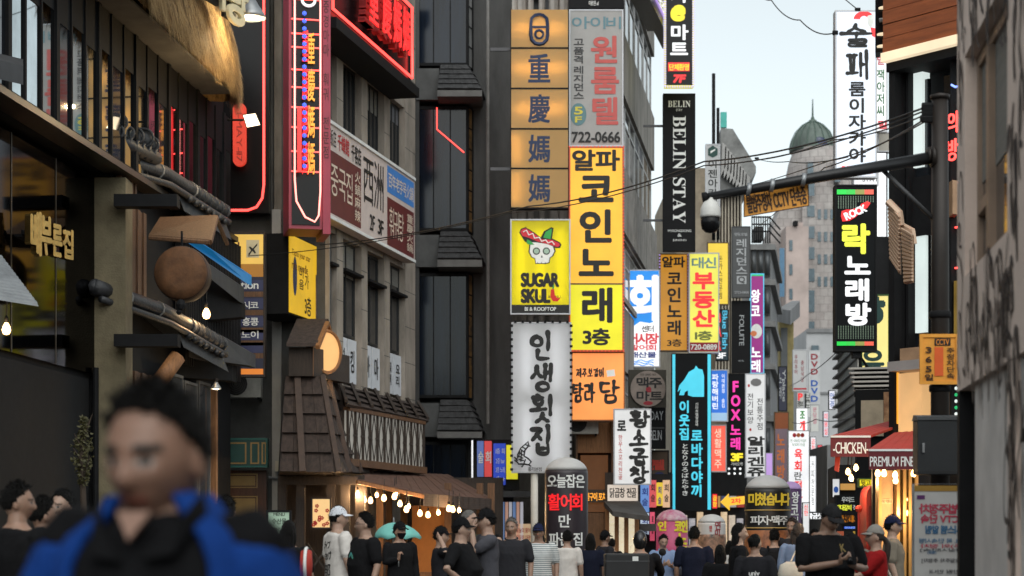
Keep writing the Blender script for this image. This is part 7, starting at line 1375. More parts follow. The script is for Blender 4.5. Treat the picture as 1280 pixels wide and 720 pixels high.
# small lit signs far down the street
for x0, y0, x1, y1, D, rgb, s, c, lb in ((1013, 546, 1020, 566, 100, (235, 235, 240), '곱창', 'red', 'tiny white far sign with red hangul above the slim white sign'), (1029, 560, 1035, 588, 96, (70, 110, 200), '호텔', 'white', 'tiny blue far sign with white hangul left of the CHICKEN awning'),
        (1030, 592, 1036, 612, 95, (230, 200, 70), '노래', 'black', 'tiny yellow far sign below the tiny blue one'), (1022, 556, 1028, 580, 108, (220, 80, 90), '포차', 'white', 'tiny red far sign between the slim white and tiny blue ones'),
        (1031, 616, 1038, 632, 94, (240, 240, 240), '약국', 'green', 'tiny white far sign with green hangul'), (976, 604, 984, 632, 78, (240, 220, 190), '족발', 'red', 'small cream sign under the brown backlit one'),
        (1036, 488, 1044, 512, 85, (225, 225, 235), '안경', 'blue', 'tiny pale far sign with blue hangul at the edge of the plain pale block'), (1029, 514, 1036, 546, 97, (205, 205, 215), '미용실', 'red', 'tiny pale far sign with a red column beneath the pale block')):
    t = sign('far_shop_sign', lb, x0, y0, x1, y1, D, lit('lit_far_%d%d' % (x0, y0), rgb, .85), BLACK, .2, [(s, x0 + 1.3, y0 + 2, x1 - 1.3, y1 - 2, {'red': LRED, 'white': LWHITE, 'black': BLK, 'green': ink('leaf_green_vinyl'), 'blue': ink('strong_blue_vinyl')}[c], {'v': 1, 'b': .04})], group='small far shop signs')
# ---------------------------------------------------------------- people
def headfn(d):                                           # head surface for a unit direction, face towards -y, origin at eye height
    x, y, z = d; px_, py_, pz_ = x * .075, y * .096, z * .12
    if z < 0: k = 1 - .3 * (-z) ** 1.3; px_ *= k; py_ *= (1 - .22 * (-z) ** 1.5) if y > 0 else (1 - .1 * (-z) ** 2)
    else: px_ *= 1 + .03 * z
    if y < 0:
        g = lambda cx, cz, sx, sz: math.exp(-((px_ - cx) / sx) ** 2 - ((pz_ - cz) / sz) ** 2); f = min(1, -y * 1.6)
        py_ -= f * (.026 * g(0, -.032, .013, .016) + .015 * g(0, -.008, .011, .022) + .006 * g(0, .03, .045, .012) + .007 * g(0, -.066, .022, .012) + .009 * g(0, -.1, .022, .016)
                    + .005 * (g(.042, -.025, .022, .022) + g(-.042, -.025, .022, .022)) - .010 * (g(.031, .006, .015, .011) + g(-.031, .006, .015, .011)) - .004 * g(0, -.05, .03, .006))
    return Vector((px_, py_, pz_))
def sph(nu, nv):
    for j in range(nv + 1):
        t = math.pi * j / nv
        for i in range(nu): a = 2 * math.pi * i / nu; yield Vector((math.sin(t) * math.sin(a), -math.sin(t) * math.cos(a), -math.cos(t)))
def sphf(nu, nv): return [(j * nu + i, j * nu + (i + 1) % nu, (j + 1) * nu + (i + 1) % nu, (j + 1) * nu + i) for j in range(nv) for i in range(nu)]
def loft(mb, rings, n=20):                               # rings: (centre, rx, ry), level ellipses
    vs = []
    for c, rx, ry in rings:
        for i in range(n): a = 2 * math.pi * i / n; ca, sa = math.cos(a), math.sin(a); vs.append((c[0] + rx * math.copysign(abs(ca) ** .85, ca), c[1] + ry * math.copysign(abs(sa) ** .85, sa), c[2]))
    k = len(rings); mb.add(vs, [(j * n + i, j * n + (i + 1) % n, (j + 1) * n + (i + 1) % n, (j + 1) * n + i) for j in range(k - 1) for i in range(n)] + [tuple(range(n - 1, -1, -1)), tuple((k - 1) * n + i for i in range(n))])
def limb(mb, pts, rs, n=10):
    pts = [Vector(p) for p in pts]; full, rr = [], []
    d0 = (pts[1] - pts[0]).normalized(); d1 = (pts[-1] - pts[-2]).normalized()
    full.append(pts[0] - d0 * rs[0] * .8); rr.append(rs[0] * .5)
    for i, p in enumerate(pts):
        full.append(p); rr.append(rs[i])
        if i < len(pts) - 1: full.append(p.lerp(pts[i + 1], .35)); rr.append((rs[i] * .65 + rs[i + 1] * .35) * 1.06)
    full.append(pts[-1] + d1 * rs[-1] * .8); rr.append(rs[-1] * .5); mb.tube(full, rr, n)
def remesh(mb, vox, smooth=2, fac=.5):
    me = mb.mesh('tmp'); o = bpy.data.objects.new('tmp', me); COL.objects.link(o)
    r = o.modifiers.new('r', 'REMESH'); r.mode = 'VOXEL'; r.voxel_size = vox
    if smooth: s_ = o.modifiers.new('s', 'SMOOTH'); s_.iterations = smooth; s_.factor = fac
    dg = bpy.context.evaluated_depsgraph_get(); out = bpy.data.meshes.new_from_object(o.evaluated_get(dg)); bpy.data.objects.remove(o); bpy.data.meshes.remove(me)
    out.polygons.foreach_set('use_smooth', [True] * len(out.polygons)); return out
def skinmat():
    if 'skin' in MATS: return MATS['skin']
    m = mat('skin', (.4, .25, .18), .5, var=0); n = m.node_tree.nodes; l = m.node_tree.links; b = n['Principled BSDF']
    at = n.new('ShaderNodeVertexColor'); at.layer_name = 'tone'; no = n.new('ShaderNodeTexNoise'); no.inputs['Scale'].default_value = 22; mx = n.new('ShaderNodeMixRGB'); mx.blend_type = 'MULTIPLY'; mx.inputs[0].default_value = .3
    l.new(at.outputs[0], mx.inputs[1]); l.new(no.outputs[0], mx.inputs[2]); l.new(mx.outputs[0], b.inputs['Base Color']); b.inputs['Subsurface Weight'].default_value = .08; return m
HAIRM = mat('black_hair', (.008, .007, .0065), .6, var=.4, vs=40, st=(4, 4, 1), bump=.8, bs=80, spec=.2)
GREYHAIR = mat('grey_hair', (.13, .12, .11), .6, var=.6, vs=40, bump=.5, bs=80)
BRHAIR = mat('dark_brown_hair', (.03, .018, .012), .45, var=.4, vs=40, st=(4, 4, 1), bump=.5, bs=80)
def cloth(name, rgb, var=.15): return mat('cloth_' + name, lin(*rgb), .9, var=var, vs=7, bump=.12, bs=60, spec=.15)
def hand(mb, wrist, hd, nrm, curl=.5, side=1):
    hd = Vector(hd).normalized(); nrm = Vector(nrm); nrm = (nrm - hd * nrm.dot(hd)).normalized(); sx = hd.cross(nrm) * side      # nrm: palm side
    w_ = Vector(wrist); k = w_ + hd * .085
    for o_ in (-.026, -.009, .009, .026): limb(mb, [w_ + sx * o_ * .5 + hd * .01, k + sx * o_], [.017, .0135], 8)
    for o_, L in ((-.028, .06), (-.0095, .072), (.0095, .078), (.028, .07)):
        a = k + sx * o_; d1 = (hd * math.cos(curl) + nrm * math.sin(curl)); d2 = (hd * math.cos(curl * 2.1) + nrm * math.sin(curl * 2.1)); b = a + d1 * L * .55; limb(mb, [a, b, b + d2 * L * .5], [.0105, .0098, .0085], 8)
    th = w_ + hd * .03 + sx * .03; d1 = (sx * .75 + hd * .6 + nrm * .35).normalized(); b = th + d1 * .038; limb(mb, [th - sx * .01, b, b + (hd * .85 + sx * .2 + nrm * .4).normalized() * .03], [.015, .0115, .0095], 8)
def person(label, x, ytop, D, face=0, top=None, pants=None, hair='short', hm=None, tone=(.36, .215, .15), R_=None, L_=None, cap=None, ht=0, hp=0, wide=1., belly=0., sleeve=.55, long=False, collar=False, extras=(), vox=.0085, headk=1., headw=1., hz=0., ft=1., hairlen=.3, rider=False, group='people in the street crowd', z0=None, jacket=None, hidelegs=False):
    zt = P(0, ytop, D).z; base = P(x, 0, D); h = zt / (1.745 + hz) if z0 is None else (zt - z0) / (1.745 + hz); gz0 = 0 if z0 is None else z0
    t = T('person', label, 'person', WORLD, base.x, gz0, D, group); t.o.rotation_euler = (0, 0, R(face)); S = Matrix.Scale(h, 4)
    def fin(name, me, m, parent=None):
        me.transform(S); o = link(name, me, m, parent or t.o); return o
    w = wide; sh = .185 * w
    Rr = R_ or ((-.245 * w, .03, 1.14), (-.25 * w, -.05, .89), (0, -.25, -1), (1, 0, 0)); Ll = L_ or ((.245 * w, .03, 1.14), (.25 * w, -.05, .89), (0, -.25, -1), (-1, 0, 0))
    b = MB()
    tor = [(.88, .15, .1, 0), (.95, .165, .108, .0), (1.05, .155, .105 + .5 * belly, -.4 * belly), (1.15, .15, .105 + belly, -.7 * belly), (1.27, .163, .113 + .3 * belly, -.2 * belly), (1.37, .17, .105, .01), (1.425, .148, .085, .02), (1.455, .1, .07, .025), (1.48, .068, .06, .022)]
    loft(b, [((0, y, z), rx * w, ry * (.6 + .4 * w)) for z, rx, ry, y in tor]); limb(b, [(0, .025, 1.44), (0, .012, 1.56 + hz)], [.062 * (.4 + .6 * w), .056 * (.4 + .6 * w)], 14)
    legs = [((-.088, 0, .9), (-.095, -.01, .49), (-.095, .02, .08)), ((.088, 0, .9), (.095, -.01, .49), (.095, .02, .08))]
    if rider: legs = [((-.09, 0, .9), (-.16, -.4, .8), (-.14, -.36, .42)), ((.09, 0, .9), (.16, -.4, .8), (.14, -.36, .42))]
    for lg in legs:
        limb(b, lg, [.085, .058, .04], 12); f = lg[2]; limb(b, [(f[0], f[1], f[2] - .03), (f[0], f[1] - .15, f[2] - .05)], [.04, .032], 10)
    for s_, A in ((-1, Rr), (1, Ll)):
        limb(b, [(s_ * sh, .015, 1.405), A[0], A[1]], [.055 * (.4 + .6 * w), .041, .028], 12); hand(b, A[1], A[2], A[3], A[4] if len(A) > 4 else .45, 1 if s_ < 0 else -1)
    HM = Matrix.Translation((0, .005, 1.612 + hz)) @ Matrix.Rotation(R(ht), 4, 'Z') @ Matrix.Translation((0, .02, -.08)) @ Matrix.Rotation(R(hp), 4, 'X') @ Matrix.Translation((0, -.02, .08)) @ Matrix.Scale(headk, 4) @ Matrix.Scale(headw, 4, (1, 0, 0))
    nu, nv = 40, 32; hv = [HM @ headfn(d) for d in sph(nu, nv)]; b.add(hv, sphf(nu, nv))
    for s_ in (-1, 1):
        q = MB(); q.ball((0, 0, 0), 1, 10); b.add([HM @ Vector((s_ * .077 + v[0] * .008, .012 + v[1] * .02, -.012 + v[2] * .032)) for v in q.v], q.f)
    me = remesh(b, vox, 2, .4); inv = HM.inverted(); ca = me.color_attributes.new('tone', 'FLOAT_COLOR', 'POINT'); cols = []
    for v in me.vertices:
        c = tone
        if v.co.z < 1.36: cols += [*c, 1]; continue
        p = inv @ v.co
        if p.y < -.03 and abs(p.x) < .07 and abs(p.z) < .11:
            ex = (abs(p.x) - .031) / .0145; ez = (p.z - .004) / (.0065 * ft)
            if ex * ex + ez * ez < 1: c = (.02, .014, .012) if ((abs(p.x) - .031) / .0075) ** 2 + ez * ez * .6 < 1 else (.4, .36, .33)
            elif abs(abs(p.x) - .034) < .02 and abs(p.z - .026 + .1 * (abs(p.x) - .03)) < .006 * ft: c = (.035, .025, .02)
            elif abs(p.x) < .024 and abs(p.z + .066) < .008 * ft: c = (tone[0] * .8, tone[1] * .52, tone[2] * .52)
            elif abs(abs(p.x) - .007) < .004 and abs(p.z + .047) < .003: c = tuple(k * .35 for k in tone)
        cols += [*c, 1]
    ca.data.foreach_set('color', cols); fin('body', me, skinmat())
    # clothes
    top = top or cloth('black', (22, 22, 24)); pants = pants or cloth('dark_trousers', (30, 31, 36)); c = MB()
    loft(c, [((0, y + (.0 if z > 1.3 else .004), z), rx * w + (.03 if z < 1.3 else .02), ry * (.6 + .4 * w) + (.03 if z < 1.3 else .018)) for z, rx, ry, y in [(.84, .155, .105, 0)] + tor[1:7]] + [((0, .022, 1.455), .098 * w, .078)])
    for s_, A in ((-1, Rr), (1, Ll)):
        a0, e, wr = Vector((s_ * sh, .015, 1.4)), Vector(A[0]), Vector(A[1]); r0 = .055 * (.4 + .6 * w) + .022
        if long: limb(c, [a0, e, e.lerp(wr, .9)], [r0, .058, .04], 12)
        else: limb(c, [a0, a0.lerp(e, sleeve + .25)], [r0, .066], 12)
        if s_ == 1 and False: pass
    cm = remesh(c, .0125, 3, .5)
    nrm_ = [v.normal.copy() for v in cm.vertices]
    for v, n_ in zip(cm.vertices, nrm_):
        f = noise.noise(Vector((v.co.x * 9, v.co.y * 9, v.co.z * 5 + x))) + .5 * noise.noise(Vector((v.co.x * 22 + v.co.z * 14, v.co.y * 22, v.co.z * 9 + x))); v.co += n_ * f * .008
    shirt = fin('shirt', cm, top)
    p_ = MB(); loft(p_, [((0, 0, .84), .16, .115), ((0, 0, .93), .172, .118), ((0, 0, .98), .168, .113)])
    for lg in legs: limb(p_, [lg[0], lg[1], Vector(lg[1]).lerp(Vector(lg[2]), .96)], [.1, .078, .062], 12)
    fin('trousers', remesh(p_, .016, 2, .5), pants)
    sho = MB()
    for lg in legs: f = lg[2]; limb(sho, [(f[0], f[1] + .02, f[2] - .035), (f[0], f[1] - .17, f[2] - .045)], [.05, .042], 10)
    fin('shoes', remesh(sho, .012, 1), cloth('shoe', (40, 40, 42)))
    if collar:
        q = MB(); ring = [(.075 * w * math.cos(a), .02 + .068 * math.sin(a), 1.47 + .02 * math.sin(a)) for a in [R(i * 20 - 60 - 180 + 40) for i in range(15)]]; q.tube(ring, .016, 6); fin('collar', q.mesh('collar', smooth=True), collar)
    # hair
    hm = hm or HAIRM; nu, nv = 48, 40; dirs = list(sph(nu, nv)); rn = random.Random(int(x * 7)); off = Vector((rn.random() * 9, 0, 0))
    def shell(keep, k, bump=.006, lift=0.):
        q = MB(); vs = [HM @ (headfn(d) * (k + bump * 9 * noise.noise(d * 5 + off)) + Vector((0, .006, .006 + lift))) for d in dirs]; fs = [f for f in sphf(nu, nv) if all(keep(dirs[i]) for i in f)]
        used = sorted({i for f in fs for i in f}); ix = {i: n for n, i in enumerate(used)}; q.add([vs[i] for i in used], [tuple(ix[i] for i in f) for f in fs]); return q
    if hair in ('short', 'buzz', 'bun', 'long', 'bob', 'side'):
        fr = {'short': .68, 'buzz': .72, 'bun': .7, 'long': .62, 'bob': .58, 'side': .64}[hair]; lo = {'short': -.42, 'buzz': -.2, 'bun': -.4, 'long': -.6, 'bob': -.6, 'side': -.42}[hair]
        kp = lambda d: d.z > lo + (fr - lo) * max(0, min(1, (-d.y + .35) / 1.05)) ** .9 + .05 * noise.noise(d * 9 + off) + .05 * noise.noise(d * 23 + off)
        q = shell(kp, 1.04 if hair == 'buzz' else 1.08, .002 if hair == 'buzz' else .011, 0 if hair == 'buzz' else .004); hme = q.mesh('hair', smooth=True); ho = fin('hair', hme, hm)
        so_ = ho.modifiers.new('thick', 'SOLIDIFY'); so_.thickness = .014 * h; so_.offset = -1
        if hair in ('short', 'side'):
            tf = MB()                                     # short tufts that break the outline
            for d in dirs[::3]:
                if kp(d) and d.z > -.2:
                    p = HM @ (headfn(d) * 1.1 + Vector((0, .006, .008))); g = (HM.to_3x3() @ d); s2 = g.orthogonal().normalized(); tip = p + g * .016 + Vector((rn.uniform(-.02, .02), rn.uniform(-.02, .02), rn.uniform(-.02, .012))); tf.add([p - s2 * .007, p + s2 * .007, tip], [(0, 1, 2)])
            fin('hair_tuft', tf.mesh('hair_tuft'), hm, ho)
    if hair in ('long', 'bob'):
        q = MB(); L = hairlen if hair == 'long' else .06; zz = [1.64, 1.58, 1.52, 1.48, 1.48 - L * .4, 1.48 - L * .75, 1.48 - L]; k = len(zz)
        loft(q, [((0, .045 + .03 * min(1, (1.64 - z) / .2), z), (.086 + .012 * math.sin(i)) * (1 if i < k - 1 else .75), .05 - .004 * i) for i, z in enumerate(zz)][::-1], 18)
        cm = remesh(q, .01, 2)
        nrm_ = [v.normal.copy() for v in cm.vertices]
        for v, n_ in zip(cm.vertices, nrm_): v.co += n_ * .006 * math.sin(v.co.x * 190 + 3 * noise.noise(v.co * 6))
        fin('hair_length', cm, hm)
    if hair == 'bun': q = MB(); q.ball(HM @ Vector((0, .1, .05)), .045, 12); fin('hair_bun', q.mesh('hair_bun', smooth=True), hm)
    if hair == 'cap' or cap:
        kp = lambda d: -.38 < d.z < .3 and d.y > -.12
        ho = fin('hair', shell(kp, 1.06, .005).mesh('hair', smooth=True), hm); so_ = ho.modifiers.new('thick', 'SOLIDIFY'); so_.thickness = .01 * h; so_.offset = -1
        q = shell(lambda d: d.z > .2 + .12 * (-d.y), 1.15, .001, .006); co = fin('cap', q.mesh('cap', smooth=True), cap); so_ = co.modifiers.new('thick', 'SOLIDIFY'); so_.thickness = .008 * h
        br = MB(); n_ = 14; up_, dn = [], []
        for i in range(n_ + 1):
            a = R(-72 + 144 * i / n_); up_.append(HM @ Vector((.083 * math.sin(a), -.092 * math.cos(a) - .005, .056))); dn.append(HM @ Vector((.088 * math.sin(a), -.092 * math.cos(a) - .075 * math.cos(a) ** .6 if math.cos(a) > 0 else 0, .042 - .012 * math.sin(a) ** 2)))
        vs_ = up_ + dn; br.add(vs_ + [v - Vector((0, 0, .006)) for v in vs_], [(i, i + 1, i + n_ + 2, i + n_ + 1) for i in range(n_)] + [(i + 2 * n_ + 2, i + 3 * n_ + 3, i + 3 * n_ + 4, i + 2 * n_ + 3) for i in range(n_)] + [(i + n_ + 1, i + n_ + 2, i + 3 * n_ + 4, i + 3 * n_ + 3) for i in range(n_)])
        fin('cap_brim', br.mesh('brim', smooth=True), cap, co)
    for e in extras:
        if e == 'glasses':
            q = MB()
            for s_ in (-1, 1): q.tube([HM @ Vector((s_ * .033 + .02 * math.cos(a), -.1, .004 + .016 * math.sin(a))) for a in [R(i * 30) for i in range(12)]], .0025, 5, closed=True); q.tube([HM @ Vector((s_ * .053, -.098, .006)), HM @ Vector((s_ * .078, .0, .004))], .0025, 5)
            q.tube([HM @ Vector((-.013, -.102, .006)), HM @ Vector((.013, -.102, .006))], .0025, 5); fin('glasses', q.mesh('g', smooth=True), BLACK)
        if e == 'mask': q = shell(lambda d: -.86 < d.z < -.12 and d.y < -.2, 1.05, .0, -.006); o = fin('face_mask', q.mesh('m', smooth=True), cloth('mask', (22, 22, 25))); o.data.transform(Matrix.Translation((0, -.012 * h, 0)))
        if e == 'helmet':
            q = shell(lambda d: True, 1.3, 0, .01); hmt = q.mesh('helmet', smooth=True); fin('helmet', hmt, mat('black_helmet_shell', (.012, .012, .013), .25, var=.1))
            q = shell(lambda d: -.5 < d.z < .25 and d.y < -.45, 1.32, 0, .01); fin('visor', q.mesh('v', smooth=True), BLKGLOSS)
    t.h = h; t.HM = HM; t.fin = fin; t.shirt = shirt; t.L, t.R = Ll, Rr; t.rot = Matrix.Translation(t.o.location) @ Matrix.Rotation(R(face), 4, 'Z'); t.wp = lambda p: t.rot @ (Vector(p) * h)
    return t
def print_on(t, s, u0, u1, z0, z1, m, back=True, b=.03, mir=True):    # lettering pressed onto a shirt
    o = t.text([(s, u0, u1, z0, z1, {'b': b})], m, name='shirt_print'); TEXTJOBS.pop(); PRINTS.append((o, s, u0, u1, z0, z1, back, b, t)); return o
def held(name, label, cat, mbx, m, loc, extra=()):
    t = T(name, label, cat, WORLD, loc[0], loc[2], loc[1]); wpart(t, extra[0] if extra else 'body', mbx, m, True); return t

BLKT, NAVYT, WHTT_, GREYT = cloth('black', (22, 22, 24)), cloth('navy', (24, 28, 44)), cloth('white', (205, 200, 195)), cloth('slate_grey', (74, 74, 80))
TONE2, TONE3 = (.42, .27, .2), (.3, .18, .125)
phone_arms = lambda w=1.: dict(R_=((-.25 * w, -.08, 1.14), (-.07, -.3, 1.2), (.5, -.6, .3), (.5, .3, .6), .7), L_=((.25 * w, -.08, 1.14), (.09, -.3, 1.17), (-.6, -.6, .25), (-.4, .3, .7), .7))

# near man with the blue jacket, out of focus
near = person('large out of focus man in an open blue jacket and black polo, looking down', 197, 487, 3.95, -12, cloth('black_polo', (17, 17, 19)), hair='side', tone=(.32, .18, .125), wide=.98, belly=.04, headk=1.08, headw=1.12, hz=-.05, ft=1.35, ht=-12, hp=8, vox=.0055, group=None)
jk = MB(); n_ = 40; rings = [(.8, .225, .17), (1.0, .225, .165), (1.15, .225, .165), (1.27, .225, .16), (1.36, .225, .145), (1.41, .195, .125), (1.45, .14, .105), (1.49, .105, .1)]
vs_ = []
for z, rx, ry in rings:
    op = 38 + 30 * (1.5 - z)
    for i in range(n_ + 1): a = R(-90 + op + (360 - 2 * op) * i / n_); vs_.append((rx * math.cos(a) * .97, .01 + ry * math.sin(a) * 1.06, z + .012 * noise.noise(Vector((i * .3, z * 5, 2)))))
jk.add(vs_, [(j * (n_ + 1) + i, j * (n_ + 1) + i + 1, (j + 1) * (n_ + 1) + i + 1, (j + 1) * (n_ + 1) + i) for j in range(len(rings) - 1) for i in range(n_)])
BLUEJ = cloth('blue_jacket', (20, 60, 132), .35); jo = near.fin('jacket', jk.mesh('jacket', smooth=True), BLUEJ); so_ = jo.modifiers.new('thick', 'SOLIDIFY'); so_.thickness = .022
sl = MB()
for s_, A in ((-1, near.R), (1, near.L)): limb(sl, [(s_ * .165, .015, 1.37), (s_ * .21, .02, 1.3), A[0], Vector(A[0]).lerp(Vector(A[1]), .9)], [.085, .088, .072, .058], 14)
near.fin('jacket_sleeves', remesh(sl, .012, 2), BLUEJ)
cv = MB()
for s_ in (-1, 1): cv.add([(s_ * .02, -.135, 1.36), (s_ * .085, -.1, 1.44), (s_ * .1, -.03, 1.49), (s_ * .115, -.045, 1.45), (s_ * .085, -.13, 1.37)], [(0, 1, 4), (1, 2, 3), (1, 3, 4)])
cvo = near.fin('collar', cv.mesh('collar'), cloth('black_polo', (17, 17, 19))); so_ = cvo.modifiers.new('thick', 'SOLIDIFY'); so_.thickness = .01
vneck = MB(); vneck.solid([(-.035, -.12, 1.455), (.035, -.12, 1.455), (0, -.148, 1.4)], (0, .02, 0)); near.fin('neck_opening', vneck.mesh('v'), mat('skin_patch', (.27, .15, .105), .55, var=.2, vs=20))

# three at the left edge
person('man in black with his back to us at the far left edge', 24, 604, 13.2, 150, BLKT, ht=-50)
person('shorter black-clad man with neat hair turned away beside the far left one', 55, 622, 14.2, 160, BLKT, ht=-35)
person('young man facing us between two black-clad men at the left edge', 78, 613, 16, 30, BLKT, ht=-60, hair='side', tone=TONE2)
person('dark head just showing behind the shoulder of the man in blue', 283, 621, 18, 180, BLKT)
w_ = person('woman with very long black hair seen from behind beside the menu board', 361, 651, 20, 175, BLKT, hair='long', hairlen=.5)
t = T('backpack', 'red bag with a white rim carried by the long haired woman', 'bag', WORLD, P(385, 0, 19.8).x, P(0, 722, 19.8).z, 19.8); bm_ = MB(); c = P(383, 706, 19.9)
bm_.lathe([(.02, -.06), (.14, -.05), (.16, .0), (.14, .05), (.02, .06)], tuple(c), 20, axis='x'); wpart(t, 'body', bm_, REDC, True); wpart(t, 'rim', MB().tube([c + Vector((.0, .165 * math.cos(a), .165 * math.sin(a))) for a in [R(i * 15) for i in range(24)]], .018, 6, closed=True), WHITE, True)

p7 = person('man in a white cap and cream tee with black print on the back', 424, 634, 23.2, 120, WHTT_, cap=cloth('white_cap', (215, 218, 225)), ht=-20, tone=TONE2, wide=1.08)
print_on(p7, 'ライブ', -.1, .06, 1.27, 1.36, BLK); print_on(p7, 'ョップ', -.06, .08, 1.14, 1.24, BLK); print_on(p7, '部', -.1, .06, .94, 1.1, BLK)
p8 = person('man in glasses and black tee with a blue-green print facing left', 455, 641, 22, -60, BLKT, hair='short', extras=('glasses',), ht=-25, wide=1.15, belly=.03, tone=TONE2)
q = MB(); q.lathe([(.001, 0), (.05, .0), (.045, .05), (.065, .1), (.05, .16), (.001, .2)], (0, 0, 0), 14, sy=.1); q_ = q.mesh('print', smooth=True); q_.transform(Matrix.Translation((.0, -.165, 1.1))); p8.fin('shirt_print', q_, mat('teal_print', (.03, .16, .22), .7, var=.9, vs=9, dark=(.05, .2, .06)))
p9 = person('person in a black cap and face mask under the mint umbrella', 500, 653, 26.5, 25, BLKT, cap=cloth('black_cap', (20, 20, 22)), extras=('mask',), ht=20, long=True, R_=((-.22, -.02, 1.16), (-.1, -.2, 1.22), (0, -.2, 1), (1, 0, 0), 1.2))
hp_ = p9.wp((-.1, -.2, 1.24)); t = T('umbrella', 'mint green umbrella held low behind the masked person', 'umbrella', WORLD, hp_.x, hp_.z, hp_.y)
ap_ = P(492, 655, 27.6); tip = ap_ + Vector((0, 0, .02)); r_ = 30 * 27.6 / F; n_ = 8; cn = MB(); ring = []
for j in range(6):
    f = j / 5; 
    for i in range(48): a = 2 * math.pi * i / 48; rad = r_ * math.sin(f * 1.35) / math.sin(1.35) * (1 - .02 * f * abs(math.cos(a * n_ / 2))); ring.append((tip.x + .06 * f + rad * math.cos(a), tip.y + rad * math.sin(a), tip.z - .035 * f - .2 * (1 - math.cos(f * 1.35)) / (1 - math.cos(1.35)) + .03 * f * f * abs(math.cos(a * n_ / 2))))
cn.add(ring, [(j * 48 + i, j * 48 + (i + 1) % 48, (j + 1) * 48 + (i + 1) % 48, (j + 1) * 48 + i) for j in range(5) for i in range(48)])
MINT = mat('mint_cloth', (.16, .47, .42), .7, var=.12, vs=4); cno = wpart(t, 'canopy', cn, MINT, True); so_ = cno.modifiers.new('thick', 'SOLIDIFY'); so_.thickness = .004
wpart(t, 'shaft', MB().tube([tip + Vector((0, 0, .07)), tip + Vector((.02, 0, -.2)), hp_, hp_ - Vector((0, 0, .12))], .008, 6), STEEL, True)
wpart(t, 'rib', (lambda m: [m.tube([tip + Vector((.02, 0, -.02)), (tip.x + .06 + r_ * .93 * math.cos(2 * math.pi * i / 8), tip.y + r_ * .93 * math.sin(2 * math.pi * i / 8), tip.z - .22)], .005, 4) for i in range(8)] and m)(MB()), STEEL)
person('man with a bent arm raised behind his head, half hidden by the heavy man', 552, 659, 24.5, 100, cloth('charcoal', (36, 36, 40)), cap=cloth('black_cap', (20, 20, 22)), R_=((-.36, .0, 1.42), (-.16, .05, 1.6), (.6, .2, .3), (.4, -.8, 0), .5), tone=TONE2)
person('heavy man in a black cap and black tee with a hand on his hip', 578, 648, 21.5, 75, BLKT, cap=cloth('black_cap', (20, 20, 22)), wide=1.25, belly=.06, R_=((-.44, .06, 1.16), (-.25, -.1, 1.0), (.85, -.4, -.15), (.3, .6, -.2), .35), tone=TONE2, ht=5)
person('shaven-headed man in an olive tee behind the heavy man in black', 587, 637, 23, 70, cloth('olive', (62, 62, 42)), hair='buzz', hm=GREYHAIR, wide=1.12, ht=10, tone=TONE2)
person('man in a dark cap and slate tee holding both hands to his face', 607, 637, 22, -75, GREYT, cap=cloth('black_cap', (20, 20, 22)), wide=1.05, R_=((-.17, -.2, 1.3), (-.06, -.16, 1.49), (.15, .1, 1), (.2, 1, 0), .35), L_=((.2, -.18, 1.28), (.06, -.17, 1.5), (-.15, .1, 1), (-.2, 1, 0), .35), tone=TONE2)
person('older man with grey hair in a dark collared shirt facing us', 639, 648, 25.5, -12, cloth('dark_shirt', (44, 44, 48)), hair='short', hm=GREYHAIR, collar=cloth('dark_shirt', (44, 44, 48)), tone=TONE3, wide=1.08)
STRP = mat('striped_tee', (.5, .52, .53), .9, var=.05); 
n = STRP.node_tree.nodes; l = STRP.node_tree.links; tc = n.new('ShaderNodeTexCoord'); wv_ = n.new('ShaderNodeTexWave'); wv_.bands_direction = 'Z'; wv_.inputs['Scale'].default_value = 11; rp = n.new('ShaderNodeValToRGB'); rp.color_ramp.elements[0].color = (.12, .16, .17, 1); rp.color_ramp.elements[1].color = (.56, .57, .57, 1); rp.color_ramp.elements[0].position = .2; rp.color_ramp.elements[1].position = .4
l.new(tc.outputs['Object'], wv_.inputs[0]); l.new(wv_.outputs[0], rp.inputs[0]); l.new(rp.outputs[0], n['Principled BSDF'].inputs['Base Color'])
person('man in a navy cap and a striped white tee facing us', 673, 655, 27.5, -8, STRP, cap=cloth('navy_cap', (28, 34, 62)), tone=TONE3, wide=1.12)
person('man in a plain white tee seen from behind', 709, 664, 30, 170, WHTT_, hair='short', ht=15, tone=TONE2)
person('woman with straight black hair and a navy top seen from behind', 738, 667, 30.5, 178, NAVYT, hair='long', hairlen=.2)
person('man in a pale blue shirt looking at a phone in both hands', 829, 668, 30, 10, cloth('pale_blue', (125, 145, 180)), hair='side', long=True, hp=14, collar=cloth('pale_blue', (125, 145, 180)), tone=TONE2, **phone_arms())
person('dark haired man in a navy tee seen from behind near the pale balloon sign', 868, 659, 26.5, 165, NAVYT, hair='short', wide=1.08)
person('small dark figure with black hair low in the crowd', 900, 681, 24, 175, BLKT, hair='bob')
w2_ = person('woman with long wavy black hair and a black jacket in profile', 925, 654, 23.5, 95, BLKT, hair='long', hairlen=.34, long=True, ht=-5, tone=TONE2)
p22 = person('woman with tied black hair in a black tee with small white letters on the back', 944, 668, 22, 168, cloth('charcoal', (36, 36, 40)), hair='bun', ht=-30)
print_on(p22, 'univ', -.07, .07, 1.2, 1.26, WHT)
person('man with swept brown hair facing us beside the woman with the white bag', 990, 648, 28, -30, cloth('dark_shirt', (44, 44, 48)), hair='side', hm=BRHAIR, tone=TONE3)
w3 = person('woman in a light blue shirt with a pale shoulder bag, seen from behind', 998, 654, 25.5, 150, cloth('light_blue', (130, 145, 172)), hair='long', hairlen=.22, long=True, hm=BRHAIR)
t = T('tote_bag', 'off-white drawstring bag hanging on the back of the woman in light blue', 'bag', WORLD, P(992, 0, 24.9).x, P(0, 725, 24.9).z, 24.9); c = P(988, 712, 24.95)
